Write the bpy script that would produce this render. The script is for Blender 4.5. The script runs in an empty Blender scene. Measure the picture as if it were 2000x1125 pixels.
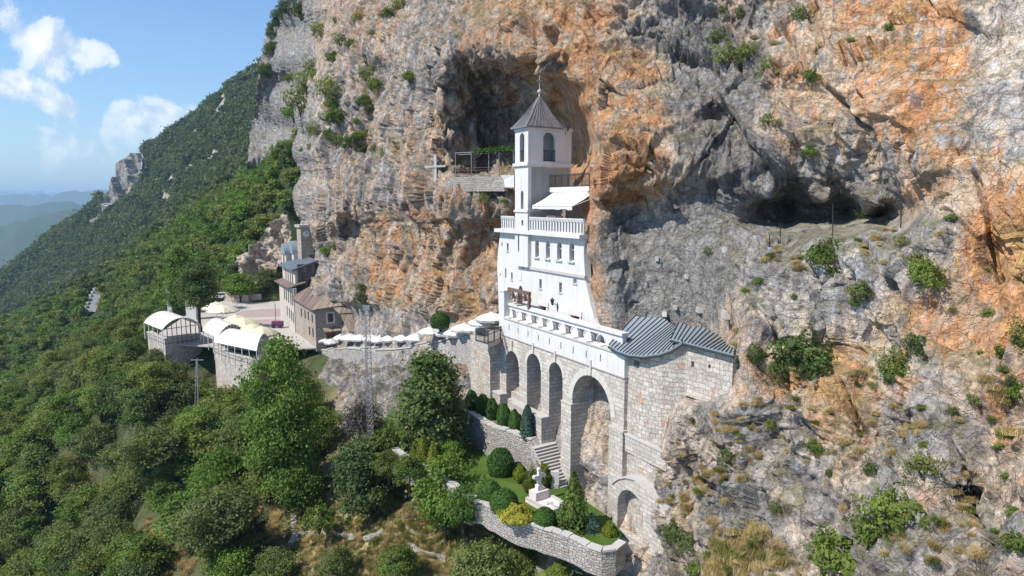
import bpy, math, random
import numpy as np
from mathutils import Vector, Matrix
from mathutils.geometry import tessellate_polygon
from mathutils.bvhtree import BVHTree
R = math.radians
random.seed(7); rng = np.random.default_rng(7)
scene = bpy.context.scene
COL = scene.collection
# ------------------------------------------------------------------ camera
FPX = 1300.0; PITCH = R(7.45)
SP, CP = math.sin(PITCH), math.cos(PITCH)
cd = bpy.data.cameras.new('camera'); cam = bpy.data.objects.new('camera', cd); COL.objects.link(cam)
cam.location = (0, 0, 0); cam.rotation_euler = (R(90) - PITCH, 0, 0)
cd.sensor_width = 36; cd.lens = 36 * FPX / 2000; cd.clip_start = .5; cd.clip_end = 60000
scene.camera = cam
scene.render.resolution_x = 1024; scene.render.resolution_y = 576
scene.view_settings.view_transform = 'Standard'; scene.view_settings.look = 'None'
scene.view_settings.exposure = 0.44; scene.view_settings.gamma = 1
# ------------------------------------------------------------------ sun and sky
SUN_AZ = R(241); SUN_EL = R(49)
sdir = Vector((math.sin(SUN_AZ) * math.cos(SUN_EL), math.cos(SUN_AZ) * math.cos(SUN_EL), math.sin(SUN_EL)))
sl = bpy.data.lights.new('sun', 'SUN'); sl.energy = 4.7; sl.angle = R(.53); sl.color = (1, .935, .83)
so = bpy.data.objects.new('sun', sl); COL.objects.link(so)
so.rotation_euler = sdir.to_track_quat('Z', 'Y').to_euler(); so.location = (-60, -40, 80)


def ray(u, v):
    a = (u - 1000) / FPX; b = -(v - 562.5) / FPX
    dy = CP + b * SP
    return a / dy, (-SP + b * CP) / dy


def P(u, v, Y):
    rx, rz = ray(u, v)
    return Vector((rx * Y, Y, rz * Y))


def PZ(u, v, z):
    rx, rz = ray(u, v)
    return Vector((rx * z / rz, z / rz, z))


def proj(p):
    d = p[1] * CP - p[2] * SP
    return 1000 + FPX * p[0] / d, 562.5 - FPX * (p[1] * SP + p[2] * CP) / d


class NT:
    """tiny helper for building node trees"""
    def __init__(s, tree):
        s.t = tree; tree.nodes.clear()

    def n(s, typ, ins=None, **kw):
        nd = s.t.nodes.new(typ)
        for k, v in kw.items(): setattr(nd, k, v)
        for k, v in (ins or {}).items():
            sk = nd.inputs[k]
            if isinstance(v, bpy.types.NodeSocket): s.t.links.new(v, sk)
            elif isinstance(v, bpy.types.Node): s.t.links.new(v.outputs[0], sk)
            else: sk.default_value = v
        return nd

    def math(s, op, a, b=None, clamp=False):
        i = {0: a}
        if b is not None: i[1] = b
        return s.n('ShaderNodeMath', i, operation=op, use_clamp=clamp).outputs[0]

    def mix(s, f, a, b, blend='MIX'):
        nd = s.n('ShaderNodeMix', {0: f, 6: a, 7: b}, data_type='RGBA', blend_type=blend)
        return nd.outputs[2]

    def ramp(s, f, stops, interp='LINEAR'):
        nd = s.n('ShaderNodeValToRGB', {0: f}); cr = nd.color_ramp; cr.interpolation = interp
        while len(cr.elements) > 1: cr.elements.remove(cr.elements[-1])
        for i, (p, c) in enumerate(stops):
            e = cr.elements[0] if i == 0 else cr.elements.new(p)
            e.position = p
            if not isinstance(c, (tuple, list)): c = (c, c, c)
            e.color = (*c[:3], 1)
        return nd.outputs[0]

    def noise(s, vec, scale, detail=4, rough=.55, dist=0.0):
        return s.n('ShaderNodeTexNoise', {'Vector': vec, 'Scale': scale, 'Detail': detail, 'Roughness': rough, 'Distortion': dist}).outputs[0]


world = bpy.data.worlds.new('World'); scene.world = world; world.use_nodes = True
w = NT(world.node_tree)
sky = w.n('ShaderNodeTexSky', sky_type='NISHITA', sun_disc=False, sun_elevation=SUN_EL, sun_rotation=SUN_AZ,
          altitude=800, air_density=1.3, dust_density=.6, ozone_density=2.2)
tc = w.n('ShaderNodeTexCoord')
sx = w.n('ShaderNodeSeparateXYZ', {0: tc.outputs['Generated']})
yy = w.math('MAXIMUM', sx.outputs[1], .02)
az = w.math('DIVIDE', sx.outputs[0], yy); el = w.math('DIVIDE', sx.outputs[2], yy)
cv = w.n('ShaderNodeCombineXYZ', {0: az, 1: el, 2: 0.0}).outputs[0]
mask = None
for (u, v, ru, rv, rot, k) in [(60, 70, 205, 88, -24, 1.02), (150, 92, 105, 66, -12, 1.0), (20, 165, 150, 50, -20, 1.0), (110, 205, 140, 40, -16, .9), (285, 245, 250, 80, -4, .95),
                               (235, 215, 70, 48, 0, .8), (375, 215, 60, 36, -12, .8), (130, 290, 330, 70, 0, .6), (-500, 100, 500, 140, 0, 1.0), (1500, -700, 800, 200, 0, 1.0),
                               (-900, -600, 700, 260, 0, 1.0), (3600, 0, 700, 140, 0, .9)]:
    c = ray(u, v)
    q = w.n('ShaderNodeMapping', {'Vector': cv, 'Location': (c[0], c[1], 0), 'Rotation': (0, 0, R(rot)), 'Scale': (ru / FPX, rv / FPX, 1)}, vector_type='TEXTURE')
    g = w.n('ShaderNodeTexGradient', {0: q}, gradient_type='SPHERICAL').outputs[1]
    g = w.math('MULTIPLY', g, k)
    mask = g if mask is None else w.math('MAXIMUM', mask, g)
n1 = w.noise(cv, 9.0, 9, .62, .35)
n2 = w.noise(w.n('ShaderNodeVectorMath', {0: cv, 1: (-.012, .012, 0)}, operation='ADD').outputs[0], 9.0, 9, .62, .35)
dens = w.math('ADD', w.math('MULTIPLY', mask, 1.05), w.math('MULTIPLY', w.math('SUBTRACT', n1, .63), 2.7))
alpha = w.ramp(dens, [(0.0, 0), (.30, .72), (.7, 1)], 'EASE')
lit = w.ramp(w.math('ADD', .5, w.math('MULTIPLY', w.math('SUBTRACT', n1, n2), 5.0)), [(.2, (4.4, 5.0, 5.9)), (.5, (6.0, 6.3, 6.8)), (.75, (7.5, 7.5, 7.5))])
amask = w.math('MULTIPLY', alpha, w.ramp(el, [(0.02, 0.15), (.16, .9)]))
amask = w.math('MULTIPLY', amask, w.ramp(mask, [(0.02, 0), (.16, 1)]))
hz = w.ramp(el, [(-.02, .5), (.12, .16), (.4, 0)])
skc = w.mix(hz, w.mix(1.0, sky.outputs[0], (.66, .85, 1.06, 1), 'MULTIPLY'), (3.8, 4.9, 6.2, 1))
cc = w.mix(amask, skc, lit)
bg = w.n('ShaderNodeBackground', {0: cc, 1: .118})
w.n('ShaderNodeOutputWorld', {0: bg})

# ------------------------------------------------------------------ helpers
def link(o): COL.objects.link(o); return o


def tag(o, label=None, cat=None, group=None, kind=None):
    if label: o['label'] = label
    if cat: o['category'] = cat
    if group: o['group'] = group
    if kind: o['kind'] = kind
    return o


def thing(name, label, cat, loc=(0, 0, 0), group=None):
    o = bpy.data.objects.new(name, None); link(o); o.location = loc; o.empty_display_size = .3
    return tag(o, label, cat, group)


def boxuv(me, off=(0, 0, 0)):
    n = len(me.polygons); nl = len(me.loops)
    if not n: return
    no = np.empty(n * 3, 'f'); me.polygons.foreach_get('normal', no); no = no.reshape(-1, 3)
    ls = np.empty(n, 'i'); me.polygons.foreach_get('loop_total', ls)
    vi = np.empty(nl, 'i'); me.loops.foreach_get('vertex_index', vi)
    co = np.empty(len(me.vertices) * 3, 'f'); me.vertices.foreach_get('co', co); co = co.reshape(-1, 3)[vi] + np.array(off, 'f')
    nn = np.repeat(no, ls, 0)
    h = np.hypot(nn[:, 0], nn[:, 1]) + 1e-9
    uu = (-nn[:, 1] * co[:, 0] + nn[:, 0] * co[:, 1]) / h
    flat = np.abs(nn[:, 2]) > .8
    uv = np.stack([np.where(flat, co[:, 0], uu), np.where(flat, co[:, 1], co[:, 2])], 1)
    l = me.uv_layers.new(name='UVMap'); l.data.foreach_set('uv', uv.ravel())


def mkmesh(name, V, F, mat, smooth=False, loc=(0, 0, 0), uv=True):
    me = bpy.data.meshes.new(name)
    V = np.asarray(V, 'f').reshape(-1, 3) - np.array(loc, 'f')
    if isinstance(F, np.ndarray):
        k = F.shape[1]; m = len(F)
        me.vertices.add(len(V)); me.vertices.foreach_set('co', V.ravel())
        me.loops.add(m * k); me.loops.foreach_set('vertex_index', F.astype('i').ravel())
        me.polygons.add(m); me.polygons.foreach_set('loop_start', np.arange(m, dtype='i') * k)
        me.update(calc_edges=True)
    else:
        me.from_pydata([tuple(map(float, p)) for p in V], [], F); me.update()
    if mat: me.materials.append(mat)
    if smooth: me.polygons.foreach_set('use_smooth', np.ones(len(me.polygons), bool))
    if uv: boxuv(me, loc)
    return me


class MB:
    def __init__(s): s.v = []; s.f = []

    def add(s, vs, fs):
        o = len(s.v); s.v += [tuple(p) for p in vs]; s.f += [tuple(i + o for i in f) for f in fs]; return s

    def box8(s, q):  # bottom 4 then top 4
        return s.add(q, [(3, 2, 1, 0), (4, 5, 6, 7), (0, 1, 5, 4), (1, 2, 6, 5), (2, 3, 7, 6), (3, 0, 4, 7)])

    def box(s, x0, x1, y0, y1, z0, z1, fr=None):
        f = fr.W if fr else (lambda a, b, c: (a, b, c))
        q = [f(x0, y0, z0), f(x1, y0, z0), f(x1, y1, z0), f(x0, y1, z0), f(x0, y0, z1), f(x1, y0, z1), f(x1, y1, z1), f(x0, y1, z1)]
        return s.box8(q)

    def bar(s, a, b, r, r2=None):  # square bar between points
        a = Vector(a); b = Vector(b); d = (b - a).normalized()
        x = d.orthogonal().normalized() if abs(d.z) > .99 else d.cross(Vector((0, 0, 1))).normalized()
        y = d.cross(x); r2 = r2 or r; q = []
        for c in (a, b):
            for i, j in ((-1, -1), (1, -1), (1, 1), (-1, 1)): q.append(c + x * r * i + y * r2 * j)
        return s.box8(q)

    def tube(s, pts, rad, seg=7, cap=True):
        pts = [Vector(p) for p in pts]; n = len(pts); rad = [rad] * n if not hasattr(rad, '__len__') else rad
        vs = []; x = None
        for i, p in enumerate(pts):
            d = (pts[min(i + 1, n - 1)] - pts[max(i - 1, 0)]).normalized()
            x = (x - d * x.dot(d)).normalized() if x is not None and (x - d * x.dot(d)).length > 1e-4 else d.orthogonal().normalized()
            y = d.cross(x)
            for k in range(seg):
                a = 2 * math.pi * k / seg; vs.append(p + (x * math.cos(a) + y * math.sin(a)) * rad[i])
        fs = [(i * seg + k, i * seg + (k + 1) % seg, (i + 1) * seg + (k + 1) % seg, (i + 1) * seg + k) for i in range(n - 1) for k in range(seg)]
        if cap: fs += [tuple(range(seg))[::-1], tuple(range((n - 1) * seg, n * seg))]
        return s.add(vs, fs)

    def lathe(s, c, prof, seg=12):
        c = Vector(c); vs = []; n = len(prof)
        for r, z in prof:
            for k in range(seg):
                a = 2 * math.pi * k / seg; vs.append((c.x + r * math.cos(a), c.y + r * math.sin(a), c.z + z))
        fs = [(i * seg + k, i * seg + (k + 1) % seg, (i + 1) * seg + (k + 1) % seg, (i + 1) * seg + k) for i in range(n - 1) for k in range(seg)]
        fs += [tuple(range(seg))[::-1], tuple(range((n - 1) * seg, n * seg))]
        return s.add(vs, fs)

    def prism(s, poly, d):
        n = len(poly); poly = [Vector(p) for p in poly]; d = Vector(d)
        vs = poly + [p + d for p in poly]
        t = tessellate_polygon([[Vector(p) for p in poly]])
        return s.add(vs, [tuple(x) for x in t] + [tuple(i + n for i in x)[::-1] for x in t] + [(i, (i + 1) % n, (i + 1) % n + n, i + n) for i in range(n)])

    def holed(s, outer, holes, fn, d0, d1):
        """plate with holes. outline in 2D (a,b); fn(a,b,depth) -> world; d0 front, d1 back"""
        loops = [outer] + holes
        t = tessellate_polygon([[Vector((a, b, 0)) for a, b in lp] for lp in loops])
        flat = [p for lp in loops for p in lp]; n = len(flat)
        vs = [fn(a, b, d0) for a, b in flat] + [fn(a, b, d1) for a, b in flat]
        fs = [tuple(x) for x in t] + [tuple(i + n for i in x)[::-1] for x in t]
        o = 0
        for lp in loops:
            m = len(lp)
            fs += [(o + i, o + (i + 1) % m, o + (i + 1) % m + n, o + i + n) for i in range(m)]
            o += m
        return s.add(vs, fs)

    def build(s, name, mat, parent=None, smooth=False, fixn=True):
        import bmesh
        if parent is not None: loc = tuple(wloc(parent))
        else:
            a = np.array(s.v); loc = ((a[:, 0].min() + a[:, 0].max()) / 2, (a[:, 1].min() + a[:, 1].max()) / 2, a[:, 2].min())
        me = mkmesh(name, s.v, s.f, mat, smooth, loc, uv=False)
        if fixn:
            bm = bmesh.new(); bm.from_mesh(me); bmesh.ops.recalc_face_normals(bm, faces=bm.faces); bm.to_mesh(me); bm.free()
        boxuv(me, loc)
        o = bpy.data.objects.new(name, me); link(o)
        if parent is not None: o.parent = parent
        else: o.location = loc
        return o


def wloc(o):
    l = Vector(o.location)
    return l + wloc(o.parent) if o.parent else l


class Frame:
    def __init__(s, A, ang):  # L direction = left of forward by ang
        s.A = Vector((A[0], A[1])); s.L = Vector((-math.sin(ang), math.cos(ang))); s.N = Vector((math.cos(ang), math.sin(ang)))

    def W(s, a, n, z):
        q = s.A + s.L * a + s.N * n
        return Vector((q.x, q.y, z))

    def onN(s, u, v, n=0):   # ray hits plane n=const -> (s,z)
        rx, rz = ray(u, v); t = (n + s.A.dot(s.N)) / (rx * s.N.x + s.N.y)
        q = Vector((rx * t, t)) - s.A
        return q.dot(s.L), rz * t

    def onS(s, u, v, a=0):   # ray hits plane s=const -> (n,z)
        rx, rz = ray(u, v); t = (a + s.A.dot(s.L)) / (rx * s.L.x + s.L.y)
        q = Vector((rx * t, t)) - s.A
        return q.dot(s.N), rz * t

    def sn(s, p):
        q = Vector((p[0], p[1])) - s.A; return q.dot(s.L), q.dot(s.N)


def arch(a0, a1, z0, zt, k=10, rise=None):
    a0, a1 = min(a0, a1), max(a0, a1); r = (a1 - a0) / 2; c = (a0 + a1) / 2; h = rise or r
    zt = max(zt, z0 + h + .01)
    return [(a0, z0), (a1, z0)] + [(c + r * math.cos(math.pi * i / k), zt - h + h * math.sin(math.pi * i / k)) for i in range(k + 1)]


def rect(a0, a1, z0, z1):
    a0, a1 = min(a0, a1), max(a0, a1); z0, z1 = min(z0, z1), max(z0, z1)
    return [(a0, z0), (a1, z0), (a1, z1), (a0, z1)]


# ------------------------------------------------------------------ numpy noise
_perm = np.tile(np.random.default_rng(3).permutation(256), 3).astype(np.int32)
_g = np.random.default_rng(4).normal(size=(256, 3)).astype('f'); _g /= np.linalg.norm(_g, axis=1)[:, None]
_rnd = np.random.default_rng(5).random((256, 8)).astype('f')


def _h(ix, iy, iz, seed):
    return _perm[_perm[_perm[(ix + seed * 37) & 255] + (iy & 255)] + (iz & 255)]


def perlin(p, seed=0):
    pi = np.floor(p).astype(np.int32); f = (p - pi).astype('f')
    w_ = f * f * f * (f * (f * 6 - 15) + 10)
    out = 0
    for dx in (0, 1):
        for dy in (0, 1):
            for dz in (0, 1):
                g = _g[_h(pi[:, 0] + dx, pi[:, 1] + dy, pi[:, 2] + dz, seed)]
                d = g[:, 0] * (f[:, 0] - dx) + g[:, 1] * (f[:, 1] - dy) + g[:, 2] * (f[:, 2] - dz)
                wt = (w_[:, 0] if dx else 1 - w_[:, 0]) * (w_[:, 1] if dy else 1 - w_[:, 1]) * (w_[:, 2] if dz else 1 - w_[:, 2])
                out = out + wt * d
    return out * 1.6


def fbm(p, oct=4, seed=0, gain=.5, ridged=False):
    a = 1; t = 0; s_ = 0
    for i in range(oct):
        n_ = perlin(p * (2.03 ** i) + i * 17.3, seed + i)
        if ridged: n_ = 1 - 2 * np.abs(n_)
        s_ = s_ + n_ * a; t += a; a *= gain
    return s_ / t


def facets(p, seed=0, tilt=.8, size=1.0, k=3.2):
    """blocky rock: continuous union of tilted, flat-topped blocks. returns height, crease distance, block random"""
    p = p / size; b = np.floor(p - .5).astype(np.int32)
    best = np.full(len(p), -9e9, 'f'); sec = best.copy(); cr = np.zeros(len(p), 'f')
    for dx in (0, 1):
        for dy in (0, 1):
            for dz in (0, 1):
                c = b + (dx, dy, dz); h_ = _h(c[:, 0], c[:, 1], c[:, 2], seed); r = _rnd[h_]
                q = (p - (c + .5 + (r[:, :3] - .5) * .7)).astype('f')
                d = np.sqrt((q * q).sum(1))
                v = (r[:, 3] - .5) * .7 + tilt * ((r[:, 4] - .5) * q[:, 0] + (r[:, 5] - .5) * q[:, 1] + (r[:, 6] - .35) * q[:, 2]) * 1.6 - k * np.maximum(d - .28, 0) ** 2 * 1.6
                m = v > best
                sec = np.where(m, best, np.maximum(sec, v)); cr = np.where(m, r[:, 7], cr); best = np.where(m, v, best)
    return (best + .35) * size, best - sec, cr


def planes(p, seed=0, tilt=.8, size=1.0):
    """fractured stone: every cell is its own flat tilted facet with a crisp step to the next"""
    p = p / size; b = np.floor(p - .5).astype(np.int32)
    best = np.full(len(p), 9e9, 'f'); hh = np.zeros(len(p), 'f'); cr = np.zeros(len(p), 'f'); sec = best.copy()
    for dx in (0, 1):
        for dy in (0, 1):
            for dz in (0, 1):
                c = b + (dx, dy, dz); r = _rnd[_h(c[:, 0], c[:, 1], c[:, 2], seed)]
                q = (p - (c + .5 + (r[:, :3] - .5) * .8)).astype('f'); d = np.sqrt((q * q).sum(1)); m = d < best
                sec = np.where(m, best, np.minimum(sec, d))
                h = (r[:, 3] - .5) * .8 + tilt * ((r[:, 4] - .5) * q[:, 0] + (r[:, 5] - .5) * q[:, 1] + (r[:, 6] - .35) * q[:, 2]) * 2
                hh = np.where(m, h, hh); cr = np.where(m, r[:, 7], cr); best = np.where(m, d, best)
    return hh * size, sec - best, cr


def sstep(a, b, x):
    t = np.clip((x - a) / (b - a), 0, 1); return t * t * (3 - 2 * t)


class RBF:
    def __init__(s, pts, vals, sc=1.0):
        s.p = np.array(pts, float); s.sc = sc; v = np.array(vals, float)
        if v.ndim == 1: v = v[:, None]
        n = len(s.p); d = np.linalg.norm(s.p[:, None] - s.p[None], axis=2)
        A = np.zeros((n + 3, n + 3)); A[:n, :n] = d - np.eye(n) * 1e-6; A[:n, n] = 1; A[:n, n + 1:] = s.p / 1000; A[n, :n] = 1; A[n + 1:, :n] = s.p.T / 1000
        s.w = np.linalg.lstsq(A, np.vstack([v, np.zeros((3, v.shape[1]))]), rcond=None)[0]

    def __call__(s, q):
        q = np.asarray(q, float); out = np.empty((len(q), s.w.shape[1])); n = len(s.p)
        for i in range(0, len(q), 60000):
            c = q[i:i + 60000]
            d = np.sqrt(((c[:, None, 0] - s.p[None, :, 0]) ** 2 + (c[:, None, 1] - s.p[None, :, 1]) ** 2))
            out[i:i + 60000] = d @ s.w[:n] + s.w[n] + c / 1000 @ s.w[n + 1:]
        return out[:, 0] if out.shape[1] == 1 else out
# ------------------------------------------------------------------ materials
M = {}


def mat(name, rough=.8):
    m = bpy.data.materials.new(name); m.use_nodes = True; nt = NT(m.node_tree); M[name] = m
    return m, nt


def finish(nt, col, rough=.85, bump=None, bs=.3, bd=.1, metal=0, spec=.3, extra=None):
    i = {'Base Color': col, 'Roughness': rough, 'Metallic': metal, 'Specular IOR Level': spec}
    if bump is not None:
        i['Normal'] = nt.n('ShaderNodeBump', {'Height': bump, 'Strength': bs, 'Distance': bd})
    b = nt.n('ShaderNodeBsdfPrincipled', i)
    if extra: b = extra(b)
    nt.n('ShaderNodeOutputMaterial', {0: b})


def simple(name, c, rough=.8, var=.12, scale=2.0, bump=.0, metal=0, spec=.3):
    m, nt = mat(name)
    co = nt.n('ShaderNodeTexCoord').outputs['Object']
    n = nt.noise(co, scale, 6, .6)
    n2 = nt.noise(co, scale * 9, 4, .6)
    f = nt.math('ADD', nt.math('MULTIPLY', n, .65), nt.math('MULTIPLY', n2, .35))
    col = nt.mix(nt.ramp(f, [(.35, 0), (.65, 1)]), tuple(x * (1 - var) for x in c) + (1,), tuple(min(1, x * (1 + var)) for x in c) + (1,))
    finish(nt, col, rough, n2 if bump else None, bump, .03, metal, spec)
    return m


def rockmat(name, attr=True, detail=1.0, base=(.4, .37, .34)):
    m, nt = mat(name)
    geo = nt.n('ShaderNodeNewGeometry'); pos = geo.outputs['Position']
    if attr: alb = nt.n('ShaderNodeAttribute', attribute_name='alb').outputs[0]
    else: alb = nt.mix(nt.ramp(nt.noise(pos, .5, 6, .6), [(.38, 0), (.62, 1)]), tuple(x * .75 for x in base) + (1,), (min(1, base[0] * 1.25), base[1] * 1.15, base[2] * 1.05, 1))
    a = nt.noise(pos, 1.3 * detail, 8, .66, .3)
    b = nt.noise(pos, 5.0 * detail, 8, .72)
    st = nt.noise(nt.n('ShaderNodeMapping', {'Vector': pos, 'Scale': (1.4 * detail, 1.4 * detail, .16 * detail)}).outputs[0], 1.0, 6, .6, .6)
    col = nt.mix(1.0, alb, nt.ramp(a, [(.30, .42), (.44, .86), (.58, 1.12), (.75, 1.4)]), 'MULTIPLY')
    col = nt.mix(1.0, col, nt.ramp(b, [(.3, .52), (.48, .98), (.66, 1.3)]), 'MULTIPLY')
    # dark mineral streaks and pale calcite runs
    col = nt.mix(nt.ramp(st, [(.56, 0), (.68, .65)]), col, (.085, .078, .075, 1))
    col = nt.mix(nt.ramp(st, [(.30, .45), (.40, 0)]), col, (.46, .45, .46, 1))
    vo = nt.n('ShaderNodeTexVoronoi', {'Vector': nt.n('ShaderNodeVectorMath', {0: pos, 1: nt.n('ShaderNodeVectorMath', {0: nt.n('ShaderNodeTexNoise', {'Vector': pos, 'Scale': 1.2, 'Detail': 4}).outputs[1], 'Scale': 1.1}, operation='SCALE').outputs[0]}, operation='ADD').outputs[0], 'Scale': 1.1 * detail}, feature='DISTANCE_TO_EDGE').outputs[0]
    crack = nt.ramp(vo, [(0.0, 0), (.035, 1)])
    col = nt.mix(nt.math('MULTIPLY', nt.math('SUBTRACT', 1.0, crack), nt.ramp(b, [(.48, 0), (.62, .38)])), col, (.12, .10, .085, 1))
    h = nt.math('ADD', nt.math('MULTIPLY', a, 1.6), nt.math('ADD', nt.math('MULTIPLY', b, .45), nt.math('MULTIPLY', crack, .22)))
    finish(nt, col, .93, h, 1.0, .42 / detail, spec=.15)
    return m


rockmat('rock'); rockmat('rock_pale', False, 1.3, (.50, .44, .37)); rockmat('rock_far', False, .12, (.40, .39, .38))


def masonry(name, c1, c2, cm, sx, sy, irregular=.08, bump=.6, tint=(.45, .27, .18), tintamt=.06):
    """coursed stone from the wall's own metre UVs"""
    m, nt = mat(name)
    uv = nt.n('ShaderNodeUVMap').outputs[0]
    wob = nt.n('ShaderNodeTexNoise', {'Vector': uv, 'Scale': 1.7, 'Detail': 3})
    uvw = nt.n('ShaderNodeVectorMath', {0: uv, 1: nt.n('ShaderNodeVectorMath', {0: nt.n('ShaderNodeVectorMath', {0: wob.outputs[1], 1: (.5, .5, .5)}, operation='SUBTRACT').outputs[0], 'Scale': irregular * 2.2}, operation='SCALE').outputs[0]}, operation='ADD').outputs[0]
    br = nt.n('ShaderNodeTexBrick', {'Vector': uvw, 'Color1': (1, 1, 1, 1), 'Color2': (0, 0, 0, 1), 'Mortar': (.5, .5, .5, 1), 'Scale': 1.0, 'Mortar Size': .014, 'Mortar Smooth': .35, 'Bias': 0.0, 'Brick Width': sx, 'Row Height': sy}, offset=.5, squash=.72, squash_frequency=3)
    n = nt.noise(uv, 5, 6, .65); nb = nt.noise(uv, .35, 4, .6); nf = nt.noise(uv, 22, 4, .6)
    col = nt.mix(br.outputs[0], (*c1, 1), (*c2, 1))
    vv = nt.n('ShaderNodeTexVoronoi', {'Vector': uvw, 'Scale': 1 / sx * 1.1}).outputs[1]
    tm = nt.math('MULTIPLY', nt.ramp(nt.n('ShaderNodeSeparateColor', {0: vv}).outputs[0], [(1 - tintamt * 2 - .03, 0), (1 - tintamt * 2 + .01, .75)]), nt.ramp(nb, [(.42, 0), (.6, 1)]))
    col = nt.mix(tm, col, (*tint, 1))
    col = nt.mix(1.0, col, nt.ramp(n, [(.3, .72), (.5, 1.0), (.7, 1.12)]), 'MULTIPLY')
    col = nt.mix(1.0, col, nt.ramp(nb, [(.3, .82), (.7, 1.08)]), 'MULTIPLY')
    col = nt.mix(br.outputs[1], col, (*cm, 1))
    h = nt.math('ADD', nt.math('MULTIPLY', nt.math('SUBTRACT', 1.0, br.outputs[1]), .8), nt.math('MULTIPLY', n, .8))
    h = nt.math('ADD', h, nt.math('MULTIPLY', nf, .2))
    finish(nt, col, .92, h, bump, .12, spec=.15)
    return m


masonry('stone_cut', (.58, .53, .475), (.42, .385, .345), (.24, .21, .19), .75, .30, .03, .7, tintamt=.0)
masonry('stone_rubble', (.60, .55, .485), (.41, .375, .33), (.27, .24, .21), .52, .30, .13, .9)
masonry('stone_garden', (.50, .465, .425), (.34, .315, .29), (.13, .115, .10), .36, .19, .2, 1.1, tintamt=.02)
masonry('stone_path', (.50, .47, .44), (.34, .32, .31), (.13, .12, .11), .50, .24, .16, 1.0, tintamt=.02)
masonry('stone_house', (.42, .38, .32), (.32, .28, .24), (.20, .18, .16), .6, .28, .06, .6, tintamt=.08)


def plaster(name, c, stain=.5):
    m, nt = mat(name)
    pos = nt.n('ShaderNodeNewGeometry').outputs['Position']
    a = nt.noise(pos, .7, 7, .6); st = nt.noise(nt.n('ShaderNodeMapping', {'Vector': pos, 'Scale': (3, 3, .25)}).outputs[0], 1.0, 6, .6)
    col = nt.mix(nt.ramp(a, [(.35, .0), (.75, stain * .5)]), (*c, 1), (c[0] * .82, c[1] * .82, c[2] * .83, 1))
    col = nt.mix(nt.ramp(st, [(.52, 0), (.72, stain * .75)]), col, (c[0] * .66, c[1] * .66, c[2] * .66, 1))
    col = nt.mix(nt.ramp(nt.noise(pos, 3.2, 8, .7), [(.60, 0), (.72, stain * .45)]), col, (c[0] * .7, c[1] * .68, c[2] * .64, 1))
    finish(nt, col, .85, nt.noise(pos, 14, 4, .6), .12, .02, spec=.2)


plaster('plaster', (.60, .59, .572), .8); plaster('plaster_worn', (.60, .595, .585), 1.0); plaster('beige_wall', (.62, .52, .46), .3)
plaster('concrete', (.42, .40, .38), .8); plaster('coping', (.46, .44, .415), .7); plaster('smooth_stone', (.40, .36, .335), .5)
simple('glass_dark', (.05, .055, .06), .15, .3, 1.5, spec=.6)
simple('iron', (.03, .028, .028), .5, .2, 5); simple('galvanised', (.33, .34, .35), .45, .2, 3, metal=.6)
simple('wood_dark', (.13, .075, .05), .8, .35, 3, .3); simple('rust_beam', (.16, .095, .075), .8, .3, 3, .2)
simple('bronze', (.11, .075, .06), .45, .3, 4, metal=.5)
simple('canvas_white', (.58, .575, .56), .8, .05, 1.5); simple('canvas_cream', (.60, .575, .48), .85, .1, .6); simple('canvas_yellow', (.56, .53, .38), .85, .12, .7)
simple('membrane', (.60, .595, .575), .6, .04, .5); simple('marble', (.62, .56, .55), .6, .12, 2, .2)
simple('paving', (.41, .385, .36), .9, .12, .25, .2); simple('paving_red', (.34, .275, .25), .9, .15, .5, .2)
simple('frame_white', (.62, .60, .56), .6, .1, 2); simple('asphalt', (.20, .20, .21), .9, .15, .4)
simple('slate', (.10, .12, .14), .6, .25, 1.2, .2); simple('lead_roof', (.21, .20, .205), .5, .25, 1.5, .15, metal=.35)
simple('purple_cloth', (.14, .04, .10), .8, .3, 6); simple('blue_tarp', (.06, .16, .36), .6, .3, 2)
simple('steel_blue', (.20, .24, .27), .5, .15, 2)
# green-grey standing seam roof
simple('roof_green', (.235, .275, .305), .5, .10, .9, .05, metal=.0)
simple('seam', (.045, .06, .065), .5, .2, 2, metal=.3)


def planks(name, c, gap, ax=0):
    m, nt = mat(name)
    uv = nt.n('ShaderNodeUVMap').outputs[0]; s_ = nt.n('ShaderNodeSeparateXYZ', {0: uv})
    f = nt.math('FRACT', nt.math('DIVIDE', s_.outputs[ax], gap))
    idn = nt.n('ShaderNodeTexWhiteNoise', {1: nt.math('FLOOR', nt.math('DIVIDE', s_.outputs[ax], gap))}, noise_dimensions='1D').outputs[0]
    n = nt.noise(nt.n('ShaderNodeMapping', {'Vector': uv, 'Scale': (.8, 3, 1) if ax == 0 else (3, .8, 1)}).outputs[0], 1.4, 6, .65)
    col = nt.mix(idn, tuple(x * .7 for x in c) + (1,), tuple(x * 1.3 for x in c) + (1,))
    col = nt.mix(1.0, col, nt.ramp(n, [(.3, .6), (.7, 1.3)]), 'MULTIPLY')
    g = nt.ramp(f, [(0, 0), (.1, 1), (.9, 1), (1, 0)])
    col = nt.mix(1.0, col, nt.ramp(g, [(0, .35), (1, 1)]), 'MULTIPLY')
    finish(nt, col, .85, g, .6, .04)


planks('planks_brown', (.17, .125, .105), .34); planks('planks_light', (.30, .24, .19), .34); planks('planks_grey', (.15, .145, .14), .4)


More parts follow.
